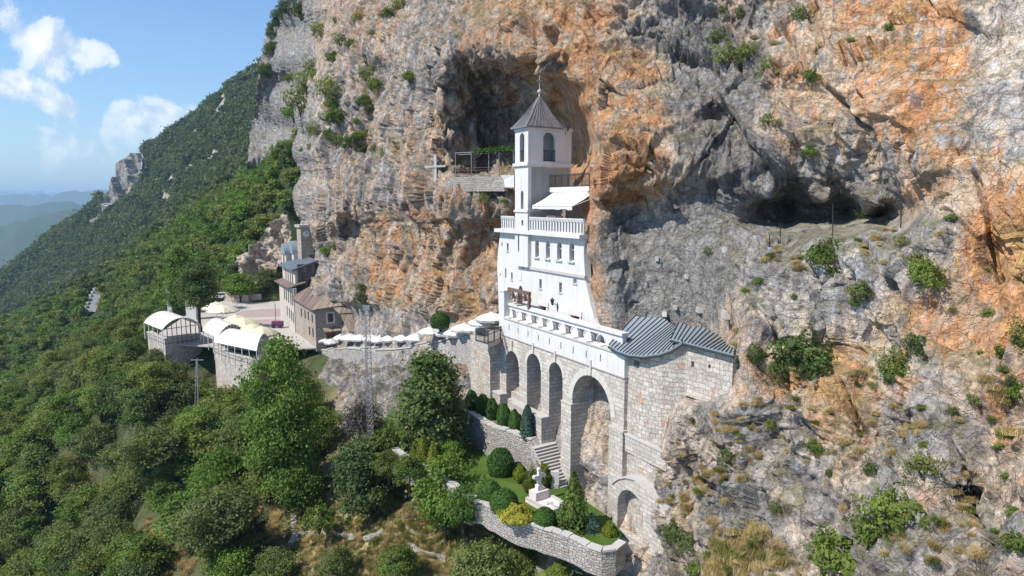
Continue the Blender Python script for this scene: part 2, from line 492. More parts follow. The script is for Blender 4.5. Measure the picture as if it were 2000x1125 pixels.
def leafmat(name, dark, light, trans=.35, rough=.6, scale=.55, hue=.5):
    m, nt = mat(name)
    pos = nt.n('ShaderNodeNewGeometry').outputs['Position']
    oi = nt.n('ShaderNodeObjectInfo')
    n = nt.noise(pos, scale, 3, .6); n2 = nt.noise(pos, 5.0, 2, .5)
    f = nt.math('ADD', nt.math('MULTIPLY', n, .9), nt.math('MULTIPLY', n2, .45))
    f = nt.math('ADD', f, nt.math('MULTIPLY', nt.math('SUBTRACT', oi.outputs['Random'], .5), hue * .45))
    col = nt.ramp(f, [(.38, dark), (.95, light)])
    d = nt.n('ShaderNodeBsdfPrincipled', {'Base Color': col, 'Roughness': rough, 'Specular IOR Level': .25})
    t = nt.n('ShaderNodeBsdfTranslucent', {0: nt.mix(1.0, col, (1.15, 1.35, .55, 1), 'MULTIPLY')})
    nt.n('ShaderNodeOutputMaterial', {0: nt.n('ShaderNodeMixShader', {0: trans, 1: d, 2: t})})
    return m


leafmat('leaf_mid', (.050, .088, .018), (.195, .262, .048))
leafmat('leaf_dark', (.036, .068, .020), (.135, .19, .052))
leafmat('leaf_bright', (.045, .095, .016), (.165, .255, .04))
leafmat('leaf_olive', (.070, .092, .024), (.24, .265, .062))
leafmat('leaf_grey', (.062, .085, .030), (.195, .235, .07))
leafmat('leaf_far', (.036, .060, .018), (.125, .15, .045), scale=.05, hue=.9)
leafmat('leaf_box', (.025, .075, .012), (.085, .17, .03), .25)
leafmat('leaf_blue', (.025, .06, .042), (.07, .13, .095), .2)
leafmat('leaf_yellow', (.16, .16, .02), (.48, .44, .07), .3)
leafmat('leaf_gold', (.07, .10, .010), (.24, .27, .03), .3)
leafmat('leaf_dry', (.26, .19, .09), (.58, .44, .23), .3)
leafmat('leaf_bare', (.05, .04, .038), (.13, .11, .10), .1)
simple('soil', (.17, .12, .075), .95, .35, 1.2, .4)
simple('bark', (.060, .045, .035), .95, .4, 3, .5); simple('bark_black', (.022, .018, .015), .95, .4, 3, .5); simple('bark_grey', (.15, .13, .11), .95, .3, 3, .5)


def groundmat():
    m, nt = mat('ground')
    pos = nt.n('ShaderNodeNewGeometry').outputs['Position']; g = nt.n('ShaderNodeAttribute', attribute_name='alb').outputs[0]
    a = nt.noise(pos, .6, 8, .65); b = nt.noise(pos, 4, 5, .6)
    col = nt.mix(1.0, g, nt.ramp(a, [(.3, .55), (.5, 1), (.7, 1.35)]), 'MULTIPLY')
    col = nt.mix(1.0, col, nt.ramp(b, [(.3, .7), (.7, 1.25)]), 'MULTIPLY')
    finish(nt, col, .95, nt.math('ADD', a, nt.math('MULTIPLY', b, .3)), .7, .3, spec=.1)
    m, nt = mat('lawn_grass')
    pos = nt.n('ShaderNodeNewGeometry').outputs['Position']
    n = nt.noise(pos, .8, 5, .6); n2 = nt.noise(pos, 18, 3, .6)
    col = nt.ramp(nt.math('ADD', nt.math('MULTIPLY', n, .7), nt.math('MULTIPLY', n2, .35)), [(.35, (.055, .085, .018)), (.52, (.07, .13, .022)), (.7, (.12, .16, .04))])
    finish(nt, col, .95, n2, .8, .08, spec=.1)


groundmat()
# ------------------------------------------------------------------ monastery frame
NF = 1.8
A0 = P(1221, 700, 44)
FR = Frame(A0, R(29.8))

# ------------------------------------------------------------------ the cliff
ctrl = [  # photo column, photo row, distance forward
 (480,-400,185),(480,0,175),(480,150,172),(480,320,170),(480,600,165),(480,1300,160),(515,150,170),(560,10,168),(560,250,160),(540,400,150),(575,450,128),
 (600,450,120),(600,560,112),(640,640,103),(650,0,134),(700,620,97),(700,450,101),(700,250,106),(750,0,116),(750,150,108),(750,300,98),(750,450,93),(750,560,89),(760,640,84),
 (850,0,98),(830,120,84),(825,220,82),(820,330,82),(850,450,80),(850,560,77),(860,640,73),(700,-400,125),(900,-400,95),(1000,-400,85),
 (950,0,80),(960,50,69),(880,70,76),(900,100,71),(950,104,68),(1005,116,64),(1048,134,61.5),(910,132,77),(960,136,78),(1015,148,75),(1045,160,73),(900,175,79),(960,175,80),(1020,185,78),(895,240,80),(940,240,81.5),(1000,240,80),(900,330,80),(940,335,82),(1000,335,79),(866,125,74.5),(872,200,75.5),(874,280,77),
 (862,362,73.6),(870,374,72.4),(905,374,71.4),(940,374,70.4),(985,374,68.6),(1000,374,67.9),(880,450,74),(940,450,71.5),(985,450,71),(880,560,73),(940,560,70),(968,560,66.5),(920,620,71),(965,610,67),
 (1060,60,61),(1060,115,59),(1060,150,66),(1060,200,72),(1060,340,71),(1060,500,70),(1085,125,59),(1112,160,58),(1140,205,56),(1158,260,54),(1164,320,52.5),(1090,175,70),(1105,195,71),(1125,235,71),(1140,275,69),(1147,320,66),(1100,600,66),(1040,640,66),
 (1130,280,70),(1130,340,66),(1130,420,62),(1130,520,60),(1120,600,60),
 (1170,200,55),(1172,300,52.5),(1164,340,52),(1152,380,51),(1146,430,50),(1146,500,50.2),(1150,560,50.6),(1163,610,50.2),(1180,635,49),(1190,650,49),
 (1150,100,57),(1180,250,51.5),(1195,330,48.6),(1215,345,48.0),(1200,400,52.5),(1220,450,52.5),(1160,460,50),(1180,560,49),
 (1100,0,62),(1100,-400,62),(1200,0,57),(1250,100,54),(1250,200,51),(1260,300,48.5),(1270,355,48),(1280,385,50.4),(1240,380,52),
 (1300,450,49.6),(1300,540,48.8),(1300,600,48),(1240,600,49.4),(1400,450,46.6),(1400,540,45.2),(1400,620,44.4),(1430,650,42.2),(1350,640,47.5),
 (1300,50,51.5),(1350,130,48.6),(1380,60,48),(1350,230,47.6),(1330,330,47.6),(1400,190,46.8),(1400,222,47.6),(1450,280,46.8),(1400,340,46.8),(1450,365,46.2),(1460,395,46.8),
 (1300,-400,56),(1600,-400,50),(1900,-400,46),(2400,-400,42),
 (1500,50,48),(1500,150,45.5),(1480,110,46),(1540,130,44),(1560,200,46),(1520,290,47),(1570,240,45.6),(1570,275,47.4),(1620,250,45.8),(1700,255,44.8),(1700,300,46.2),(1600,310,47.2),(1500,372,46.5),(1600,392,45.5),(1700,398,44.5),(1485,402,51),(1540,408,56),(1600,410,56.5),(1660,412,56),(1720,414,54),(1760,410,48),
 (1500,425,50),(1600,430,51),(1700,432,50),(1450,440,47),(1500,450,47),(1600,447,45),(1700,445,43),(1780,436,42),(1790,380,43),(1790,320,41),
 (1430,510,43.2),(1500,492,41.4),(1600,462,40.2),(1700,452,39.4),(1800,442,38.6),(1900,430,39.2),
 (1440,560,42),(1500,560,40.4),(1600,560,38.6),(1650,640,38.0),(1700,560,38.0),(1800,540,37),(1880,560,37.8),(1920,470,39),(1800,620,37.5),(1950,500,40),(1990,430,39),
 (1450,640,38.2),(1500,680,38.8),(1500,720,37.2),(1620,690,38.4),(1700,690,38),(1900,650,37.5),(2000,620,37),
 (1600,100,45.5),(1600,0,47),(1700,0,46),(1700,150,44),(1800,50,44),(1800,200,42.5),(1840,290,41),(1850,320,40.4),(1950,320,40.6),(1950,200,42),(1950,0,43),(2000,100,42),(2000,330,40),(1850,380,39.6),
 (1438,670,37.6),(1438,700,37.2),(1438,735,37.0),(1440,770,36.9),(1424,778,37.6),(1395,783,38.3),(1379,797,38.6),(1350,788,39.0),(1331,788,39.4),(1311,812,39.7),(1306,840,39.9),(1301,864,40.1),(1400,740,42.5),(1350,748,43.5),(1310,765,44.5),(1288,800,44.5),(1275,840,44.8),(1500,745,36.6),(1600,750,37),(1560,800,36.4),(1640,742,35.2),(1640,830,34.6),(1700,760,35.8),(1740,860,35),(1800,760,35),(1850,740,34.6),(1800,880,32.8),(1880,900,32),(1900,960,33.5),(1920,820,34),(2000,760,34),(2000,900,31),
 (1330,850,39.2),(1400,850,37.4),(1270,880,42.4),(1306,960,41.0),(1306,1000,40.6),(1307,1040,39.8),(1322,960,39.6),(1322,1010,38.9),(1400,950,36.8),(1500,900,36),(1600,950,33.6),(1700,960,32),(1800,1000,30.5),(2000,1000,28.6),(2400,1000,24),(2400,400,34),(2400,0,38),
 (1298,1060,40.6),(1316,1075,38.4),(1350,1125,36),(1450,1060,34),(1600,1125,30.6),(1800,1125,28),(2000,1125,25.5),(2400,1300,20),(1400,1300,31),(1700,1300,26),
 (1235,700,48.2),(1235,800,47.2),(1300,700,47),(1424,700,41.5),(1225,940,44.6),(1225,1030,43.4),(1225,1125,42),(1225,1300,40),
 (1170,740,49.2),(1140,760,50.5),(1130,850,50),(1190,800,48.4),(1180,900,47.4),(1130,950,49.2),(1170,1000,46.4),(1130,1100,46.2),(1130,1300,44),
 (1085,780,55),(1045,740,56.2),(1045,800,56),(1005,780,58.2),(1005,800,57.6),(1000,720,62),(1045,700,60),(1000,850,58),(1000,1000,56),(1000,1300,54),
 (960,700,64),(930,760,64),(880,720,67.5),(850,780,67),(800,700,76),(780,760,71),(800,840,68),(740,720,82),(730,780,76),(700,850,72),(680,720,88),(650,760,84),(620,740,92),(640,850,82),(560,760,100),(560,900,100),(700,1000,78),(850,1000,68),(480,1000,130)]
# the top of the path behind the retaining wall stays clear of rock, see path floor
def adj(u, v, Y):
    if u < 578: Y = 262 + (u - 480) * -.05
    if u > 1450: Y *= 1 - .25 * min(1.5, (u - 1450) / 550)
    if u > 1240 and v < 270: Y *= 1 + .15 * min(1, (270 - v) / 270) * min(1, (u - 1240) / 120)
    return Y
ctrl = [(u, v, adj(u, v, Y)) for u, v, Y in ctrl] + [(u, v, 255) for u, v in ((585, 60), (578, 160), (574, 250), (568, 330))] + [(u, v, Y) for u, v, Y in ((622, 20, 148), (612, 90, 143), (600, 160, 138), (592, 240, 130), (588, 300, 127), (590, 380, 123), (588, 450, 121))]
cu = [c[0] for c in ctrl]; cvv = [c[1] for c in ctrl]
depthR = RBF([(c[0], c[1]) for c in ctrl], [math.log(c[2]) for c in ctrl])


def usil(v):
    return np.interp(v, [-400, 0, 18, 58, 89, 133, 160, 200, 258, 329, 380, 430, 480, 1300], [600, 565, 548, 524, 521, 513, 503, 502, 493, 482, 520, 538, 480, 480])


def blur(Z, k):
    for ax in (0, 1):
        c = np.cumsum(np.concatenate([np.repeat(np.take(Z, [0], ax), k + 1, ax), Z, np.repeat(np.take(Z, [-1], ax), k, ax)], ax), ax)
        n_ = Z.shape[ax]
        Z = (np.take(c, range(2 * k + 1, 2 * k + 1 + n_), ax) - np.take(c, range(0, n_), ax)) / (2 * k + 1)
    return Z
def blurD(Z, k): return blur(blur(Z, k), k)


STEP = 1.7
vv = np.concatenate([np.arange(-400, -20, 12), np.arange(-20, 1150, STEP), np.arange(1152, 1301, 12)])
tu = np.concatenate([np.arange(0, 1540, STEP), np.arange(1542, 1921, 14)]) / 1920.0
back = np.array([4, 3, 2, 1.4, .9, .5, .2, .06])
nb = len(back); NU = len(tu) + nb; NV = len(vv)
VV, TU = np.meshgrid(vv, tu, indexing='ij')
US = usil(VV); UU = US + (2400 - US) * TU
D = np.exp(depthR(np.stack([UU.ravel(), VV.ravel()], 1)))
Ds = blurD(D.reshape(UU.shape), 5).ravel()
D = np.where((VV.ravel() > -15) & (VV.ravel() < 1145) & (TU.ravel() < .79), Ds, D)
a_ = (UU.ravel() - 1000) / FPX; b_ = -(VV.ravel() - 562.5) / FPX; dy_ = CP + b_ * SP
B = np.stack([a_ / dy_ * D, D, (-SP + b_ * CP) / dy_ * D], 1).astype('f').reshape(NV, len(tu), 3)
# smooth normals of the broad form
def gridnormal(G):
    du = np.gradient(G, axis=1); dv = np.gradient(G, axis=0)
    n_ = np.cross(du, dv); n_ /= np.linalg.norm(n_, axis=2)[..., None] + 1e-9
    return n_
Nn = gridnormal(B)
Nn = blur(Nn.astype('d'), 9); Nn /= np.linalg.norm(Nn, axis=2)[..., None] + 1e-9
if Nn[NV // 2, len(tu) // 2, 1] > 0: Nn = -Nn
p0 = B.reshape(-1, 3); u0 = UU.ravel(); v0 = VV.ravel(); n0 = Nn.reshape(-1, 3).astype('f')


def ell(u, v, ru, rv, soft=1.5):
    d = np.sqrt(((u0 - u) / ru) ** 2 + ((v0 - v) / rv) ** 2)
    return 1 - sstep(1, soft, d)


calm = np.zeros(len(p0), 'f')
for e in [(1130, 230, 34, 100), (1110, 530, 60, 150), (1140, 500, 18, 150), (1060, 800, 110, 130), (1330, 700, 125, 90), (1160, 640, 60, 60), (900, 660, 90, 32), (930, 358, 70, 16), (1240, 900, 40, 130), (690, 640, 60, 40), (800, 690, 130, 30), (1150, 370, 12, 30), (1280, 820, 30, 60)]:
    calm = np.maximum(calm, ell(*e))
calm *= .88
rugged = 1 - .9 * calm
left = 1 - sstep(880, 1120, u0 + 60 * perlin(p0 / 14, 40))           # vertical fluting on the left cliff
smoothz = np.maximum(1.25 * ell(1300, 500, 115, 120), 1.1 * ell(1610, 428, 185, 38)) * .62   # the smooth grey recessed wall
warp = np.stack([perlin(p0 / 5, 20), perlin(p0 / 5, 21), perlin(p0 / 5, 22)], 1).astype('f')
hF, eF, cF = planes(p0 * np.array([1, 1, .6], 'f') + 3, 8, 1.0, .42)
warp2 = np.stack([perlin(p0 / 1.6, 23), perlin(p0 / 1.6, 24), perlin(p0 / 1.6, 25)], 1).astype('f')
q = p0 + warp * .9 + warp2 * .16
# bedding: tilt the frame so that blocks and cracks run diagonally
rotm = np.array(Matrix.Rotation(R(28), 3, 'Y')) @ np.array(Matrix.Rotation(R(20), 3, 'X'))
qr = (q @ rotm.T.astype('f')); qr = qr * np.array([1.0, 1.0, .55], 'f')
ql = q * np.array([1.25, .8, .22], 'f')
hA, eA, cA = planes(qr, 1, .9, 4.6)
hB, eB, cB = planes(qr + 31, 2, 1.0, 1.9)
hC, eC, cC = planes(q * np.array([1, 1, .7], 'f') + 11, 3, 1.1, .85)
hD, eD, cD = planes(ql, 4, .8, 3.0)
hE, eE, cE = planes(ql + 7, 5, .9, 1.1)
f1 = fbm(q / 9, 4, 50, .5, True); f2 = fbm(q / 2.2, 4, 60, .55); f3 = fbm(p0 * 1.8, 3, 70, .6)
fl = fbm(p0 * np.array([.16, .16, .035], 'f') + warp * .12, 4, 80, .5, True)
def saw(x, sharp=.8):
    x = x - np.floor(x); return np.where(x < sharp, x / sharp, (1 - x) / (1 - sharp)) - .5
qs = p0 + warp * 1.1 + warp2 * .12
am = [sstep(-.25, .35, perlin(p0 / s_, 300 + i)) for i, s_ in enumerate((9, 7, 5, 3.5, 6))]
sl = 1.15 * am[0] * saw(-(qs @ np.array([.25, .1, .96], 'f')) / 4.6, .84) + .9 * am[1] * saw((qs @ np.array([.80, .2, -.56], 'f')) / 3.7 + .3 * hA, .82) \
    + .42 * am[2] * saw((qs @ np.array([.60, .1, .79], 'f')) / 1.5 + cA * 3, .8) + .34 * am[3] * saw((qs @ np.array([-.86, .1, .5], 'f')) / 1.15 + cB * 3, .78) + .16 * am[4] * saw(-(q @ np.array([.3, .1, .95], 'f')) / .55 + cB * 5, .75)
slv = .9 * am[0] * saw((qs @ np.array([.98, .1, .18], 'f')) / 6.5, .8) + .4 * am[1] * saw((qs @ np.array([.95, .1, -.2], 'f')) / 2.6 + cD, .8) + .3 * am[2] * saw(-(qs @ np.array([.3, .1, .94], 'f')) / 7.5 + cD, .86)
dr = .55 * f1 + .30 * hA + .30 * hB + .22 * hC + .20 * hF + .16 * f2 + .08 * f3 + .75 * sl
dl = 1.5 * fl + 1.15 * slv + .22 * hD + .42 * hE + .34 * f2 + .08 * hC + .08 * hF + .08 * f3
scale = np.clip(D / 50, .7, 2.2)
disp = (dl * left * 1.0 + dr * (1 - left)) * (1 - smoothz * .75)
low = sstep(760, 880, v0) * sstep(1240, 1330, u0)
disp = disp + low * (.32 * hC + .22 * f3)
facing = np.abs((n0 * p0).sum(1)) / np.linalg.norm(p0, axis=1)
disp = disp * np.clip(facing * (1.7 + 1.5 * left), .3, 1) * rugged * np.clip(D / 50, .65, 1.25)
# hard creases and notches seen on the right-hand wall: (polyline, depth, width)
def crease(pts, depth, width):
    best = np.full(len(p0), 1e9)
    for (x1, y1), (x2, y2) in zip(pts[:-1], pts[1:]):
        dx, dy = x2 - x1, y2 - y1; t = np.clip(((u0 - x1) * dx + (v0 - y1) * dy) / (dx * dx + dy * dy), 0, 1)
        best = np.minimum(best, np.hypot(u0 - x1 - t * dx, v0 - y1 - t * dy))
    return -depth * (1 - sstep(0, width, best + 3 * f3))
for pts, dp, wd in [([(1245, 30), (1262, 80), (1300, 90), (1345, 110), (1390, 125)], 1.2, 10), ([(1525, 60), (1560, 95), (1600, 140), (1640, 190), (1690, 250)], 1.3, 9),
                    ([(1245, 75), (1290, 70), (1340, 110), (1390, 130), (1420, 170)], 1.0, 9), ([(1905, 340), (1925, 400), (1935, 470), (1955, 550)], .7, 9),
                    ([(1860, 870), (1900, 940), (1905, 1010), (1935, 1060)], .5, 9), ([(1640, 750), (1660, 800), (1690, 850)], 1.4, 12),
                    ([(1560, 500), (1590, 580), (1620, 640), (1600, 690)], .9, 10), ([(1430, 640), (1440, 720), (1450, 760)], .6, 10), ([(1690, 480), (1740, 560), (1770, 640), (1800, 700)], .7, 12),
                    ([(1030, 0), (1040, 60), (1048, 130)], 1.0, 10), ([(860, 110), (830, 190), (835, 250)], 1.4, 14), ([(700, 60), (720, 150), (735, 230)], 1.2, 14)]:
    disp = disp + crease(pts, dp, wd) * rugged
pc = p0 + n0 * disp[:, None].astype('f')
G = pc.reshape(NV, len(tu), 3)
# the far left edge turns the corner and runs back behind
edge = G[:, :1, :]
bk = edge + back[None, :, None] * np.array([1.2, 8.0, .3], 'f')
G = np.concatenate([bk, G], 1)
# --- stone colours: orange amount and brightness set by area
omap = """0 4 5 3 6 6 8 3 1 3 4 6 8 6 3
1 4 3 3 4 5 8 6 1 3 6 4 8 7 2
1 3 4 4 3 3 7 6 3 3 5 4 7 6 3
2 4 3 5 4 4 8 8 3 1 2 2 4 6 5
2 4 5 6 6 5 5 1 0 0 2 2 3 4 8
3 3 6 6 6 4 6 0 1 4 1 1 2 6 8
3 3 3 3 6 4 5 2 3 5 2 4 4 6 7
2 2 2 2 3 3 3 3 3 4 7 7 5 4 6
2 2 2 2 2 2 4 4 4 3 3 6 4 2 5
2 2 2 2 2 2 3 3 3 2 2 4 2 2 4
2 2 2 2 2 2 3 3 3 2 2 3 2 3 4"""
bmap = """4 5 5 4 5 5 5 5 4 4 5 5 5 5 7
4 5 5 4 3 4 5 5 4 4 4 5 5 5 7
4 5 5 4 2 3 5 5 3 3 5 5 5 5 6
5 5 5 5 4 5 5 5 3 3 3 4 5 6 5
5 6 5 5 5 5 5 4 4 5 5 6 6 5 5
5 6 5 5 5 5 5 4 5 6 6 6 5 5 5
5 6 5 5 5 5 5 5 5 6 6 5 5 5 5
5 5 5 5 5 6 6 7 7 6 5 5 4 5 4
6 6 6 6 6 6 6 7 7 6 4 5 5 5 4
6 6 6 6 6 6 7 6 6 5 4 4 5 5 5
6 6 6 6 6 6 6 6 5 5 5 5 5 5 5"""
def cellmap(txt):
    g = np.array([[float(x) for x in r.split()] for r in txt.split('\n')])
    fu = np.clip((u0 - 550) / 100, 0, 13.999); fv = np.clip((v0 - 50) / 100, 0, 9.999)
    iu = fu.astype(int); iv = fv.astype(int); a = fu - iu; b = fv - iv; a = a * a * (3 - 2 * a); b = b * b * (3 - 2 * b)
    return (g[iv, iu] * (1 - a) + g[iv, iu + 1] * a) * (1 - b) + (g[iv + 1, iu] * (1 - a) + g[iv + 1, iu + 1] * a) * b
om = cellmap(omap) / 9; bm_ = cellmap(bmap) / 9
patch = fbm(q / 3.2, 4, 90, .6); strk = fbm(p0 * np.array([.9, .9, .09], 'f') + warp * .35, 4, 95, .6); strk2 = fbm(p0 * np.array([2.2, 2.2, .16], 'f') + warp * .3, 3, 99, .6)
vert = np.clip(.2 * sstep(1380, 1500, u0) * (1 - sstep(700, 850, v0)) + left * .7 + (1 - sstep(300, 420, v0)) * sstep(1550, 1700, u0) * .8 + .25, 0, 1)
mixn = patch * (1 - vert * .75) + (strk * 1.0 + strk2 * .7) * vert
o = sstep(.28, .52, om + mixn * .72 + (cB - .5) * .16 + (cA - .5) * .10)
grey = np.array([.215, .20, .188]); greyl = np.array([.32, .305, .295]); tan = np.array([.385, .285, .20]); oran = np.array([.43, .225, .11]); ochre = np.array([.36, .24, .10]); dark = np.array([.075, .07, .07]); pale = np.array([.50, .43, .36])
def mixc(a, b, f): return a * (1 - f[:, None]) + b * f[:, None]
gcol = mixc(np.tile(grey, (len(p0), 1)), greyl, sstep(-.15, .35, patch * .5 + strk2 * .6 + (bm_ - .52)))
ocol = mixc(np.tile(tan, (len(p0), 1)), oran, sstep(-.12, .28, fbm(q / 1.9, 3, 110, .6) + (om - .55) * .8))
ocol = mixc(ocol, ochre, sstep(.12, .4, fbm(q / 4.5, 3, 120, .6)) * .75)
alb = mixc(gcol, ocol, o)
# pale pinkish band wherever the two meet, plus paler stone where the brightness map is high
alb = mixc(alb, pale, np.exp(-((om + mixn * .62 - .45) / .10) ** 2) * .38)
alb = mixc(alb, pale, sstep(.05, .5, (bm_ - .60) * 2 + patch * .5) * .7)
alb = mixc(alb, dark, sstep(.14, .36, strk * .8 - (bm_ - .45) * 1.6 + strk2 * .3) * .75)  # darkened most where the brightness map is low: cave and overhang
alb = mixc(alb, np.array([.13, .125, .125]), left * sstep(.12, .34, -strk2 * .8 - strk * .5) * .6)
alb = mixc(alb, np.array([.38, .41, .46]), sstep(.20, .36, strk2 + .25 * strk) * np.maximum(left, vert) * .6)
# lichen speckle on the broken lower ground
sp = fbm(p0 * 1.3, 4, 130, .7)
alb = mixc(alb, np.array([.085, .075, .07]), sstep(.02, .28, sp) * np.clip(low + .3 * sstep(450, 520, v0) * sstep(1420, 1500, u0), 0, 1) * .75)
alb = mixc(alb, np.array([.20, .17, .09]), sstep(.15, .45, fbm(p0 / 2.6, 3, 140, .6)) * low * .5)
alb = alb * (1 + .22 * (cC - .5) + .2 * (cB - .5))[:, None]
alb = mixc(alb, np.array([.225, .215, .20]), smoothz * sstep(400, 440, v0) * .8)
# thin grass and moss on ledges: surfaces that face up
Nd = gridnormal(blur(G[:, nb:, :].astype('d'), 1)).reshape(-1, 3)
if Nd[:, 1].mean() > 0: Nd = -Nd
up = sstep(.45, .8, Nd[:, 2])
alb = mixc(alb, np.array([.13, .125, .06]), up * sstep(-.1, .3, f2 + .2) * .6 * (1 - calm))
alb = np.clip(alb * (1.27 + .30 * sstep(1430, 1560, u0) - .1 * sstep(1100, 950, u0))[:, None], .03, .8).reshape(NV, len(tu), 3)
alb = np.concatenate([np.repeat(alb[:, :1], nb, 1), alb], 1)
V = G.reshape(-1, 3)
idx = np.arange(NV * NU).reshape(NV, NU)
F = np.stack([idx[:-1, :-1].ravel(), idx[1:, :-1].ravel(), idx[1:, 1:].ravel(), idx[:-1, 1:].ravel()], 1)
me = mkmesh('cliff', V, F, M['rock'], False, uv=False)
ca = me.color_attributes.new('alb', 'FLOAT_COLOR', 'POINT')
ca.data.foreach_set('color', np.concatenate([alb.reshape(-1, 3), np.ones((NV * NU, 1))], 1).astype('f').ravel())
cliff = link(bpy.data.objects.new('cliff', me)); tag(cliff, kind='structure')
# ray casting onto the cliff on a thinned copy
sub = 3
Gs = G[::sub, ::sub]; hs, ws = Gs.shape[:2]; ids = np.arange(hs * ws).reshape(hs, ws)
Fs = np.stack([ids[:-1, :-1].ravel(), ids[1:, :-1].ravel(), ids[1:, 1:].ravel(), ids[:-1, 1:].ravel()], 1)
BV = BVHTree.FromPolygons([tuple(map(float, x)) for x in Gs.reshape(-1, 3)], Fs.tolist())


def on_cliff(u, v):
    rx, rz = ray(u, v); d = Vector((rx, 1, rz)).normalized()
    h = BV.ray_cast(Vector((0, 0, 0)), d)
    return (h[0], h[1]) if h[0] is not None else (P(u, v, 50), Vector((0, -1, 0)))


# ------------------------------------------------------------------ terrain
T = []
def tp(u, v, Y, dz=0): p = P(u, v, Y); T.append((p.x, p.y, p.z + dz))
for a in [(600,1100,54),(800,1100,50),(950,1090,47.5),(1100,1120,43.5),(1250,1090,42),(600,1000,62),(700,950,60),(800,1000,55),(900,1040,50),(700,1050,54),(330,900,76),(430,1060,60),
          (560,860,74),(640,800,78),(700,850,70),(800,860,61),(900,960,53)]: tp(*a)
for a in [(0,1125,60,-6),(0,900,110,-7),(0,780,160,-7),(0,700,230,-7),(200,800,120,-7),(200,1000,75,-7),(100,1000,82,-7),(300,720,118,-6),(400,800,92,-6),(200,650,210,-6),(100,720,190,-6),(200,1125,58,-5),(400,1125,54,-4),(-300,1125,62,-12),(-300,800,140,-16),(-400,650,260,-20)]: tp(*a)
for x, y in [(-60, 150), (-45, 130), (-40, 112), (-62, 125), (-56, 112), (-48, 102), (-50, 150), (-56, 158), (-46, 156), (-42, 140), (-38, 132), (-50, 140)]: T.append((x, y, -22.7))
T += [(-60, 98, -29), (-50, 90, -29), (-72, 110, -30), (-35, 88, -28), (-38, 97, -24), (-30, 99, -21.9), (-35, 106, -21.9), (-30, 130, -21.9), (-84, 128, -31), (-88, 145, -31)]
for a in [(500,500,175),(420,560,165),(560,480,150),(560,380,165),(560,300,180),(500,400,205),(440,450,210),(300,560,230),(200,600,250),(330,520,230),
          (575,272,225,-6),(480,342,260,-6),(400,392,280,-6),(300,468,300,-6),(200,545,320,-6),(100,600,330,-6),(0,660,330,-6),(-200,760,340,-6),(650,180,230)]: tp(*a)
# gully behind the near rib, then the big mountain
for a in [(400,420,420),(300,490,430),(200,565,440),(100,620,450),(0,690,450),(500,340,400),(600,250,380)]: tp(a[0], a[1] + 30, a[2])
for a in [(500,300,600),(450,340,600),(400,390,600),(300,470,650),(200,520,700),(100,570,720),(0,640,700),(600,200,560),(-200,740,680),
          (500,168,760),(450,196,770),(400,237,800),(350,272,820),(300,300,850),(270,318,870),(205,402,900),(150,448,905),(100,490,900),(50,527,890),(0,562,870),(-200,700,860),(600,100,740),(700,30,740),(330,330,800),(255,400,840)]: tp(*a)
for x, y, z in [(-400,1000,60),(-600,1050,-120),(-800,1100,-260),(-300,1200,60),(-1000,900,-320),(-900,600,-300),(-700,500,-260),(-600,300,-220),(-450,200,-170),(-300,100,-120),(-200,50,-85),(-120,20,-65),(-700,1400,-300),(-300,1500,-100),(0,1500,100),(200,800,200),(100,500,120),
                (0,0,-48),(0,20,-33),(20,25,-23),(40,40,-25),(60,100,0),(40,250,60),(-60,0,-60),(0,-60,-70),(100,0,-45),(-150,-100,-110),(150,-100,-60),(30,300,70),(100,200,60),(0,60,-22),(0,80,-22),(-12,62,-22.6),(8,50,-23),(12,46,-23.2),(3,46,-24.6),(-8,52,-24),(0,160,20)]: T.append((x, y, z))
T = np.array(T)
terR = RBF(T[:, :2], T[:, 2])
HILLS = []
for (u, v, Y, wx, wy) in [(130,425,3000,420,300),(60,436,3100,520,260),(178,445,2950,300,300),(-60,452,3000,500,300),
                      (115,404,4600,560,400),(20,410,4700,700,350),(-150,405,4700,800,400),(195,424,4500,400,300),
                      (185,378,8200,1300,500),(60,386,8400,1500,500),(-180,382,8300,1500,500),(330,380,8300,1500,500),(40,378,15500,3500,900),(-500,376,15500,4000,900)]:
    p = P(u, v, Y); HILLS.append((p.x, p.y, p.z + 420, wx, wy))


def terr(x, y):
    x = np.asarray(x, float).ravel(); y = np.asarray(y, float).ravel()
    z = terR(np.stack([np.clip(x, -1300, 500), np.clip(y, -150, 1700)], 1)).astype('d')
    r = np.hypot(x, y)
    f = np.maximum(sstep(1150, 1700, r), sstep(-800, -1200, x))
    p3 = np.stack([x, y, x * 0], 1).astype('f')
    far = np.full(len(x), -420.0)
    m = r > 1000
    if m.any():
        fz = np.full(m.sum(), 0.0); n_ = fbm(p3[m] / 420, 5, 200, .55, True); xm = x[m]; ym = y[m]
        for hx, hy, hh, wx, wy in HILLS:
            fz = np.maximum(fz, hh * np.exp(-((xm - hx) / wx) ** 2 - ((ym - hy) / wy) ** 2))
        far[m] = -420 + fz * (1 + .13 * n_) + 16 * n_
    z = z * (1 - f) + far * f
    k = np.clip((r - 170) / 350, 0, 1) * (1 - f)
    z = z + k * (17 * fbm(p3 / 60, 5, 210, .55, True)) * sstep(200, 600, r)
    near = sstep(160, 40, r)
    flat = np.clip(1 - np.hypot((x + 48) / 26, (y - 126) / 30), 0, .3) / .3
    z = z + (1 - flat) * near * .5 * fbm(p3 / 5, 3, 220)
    return z


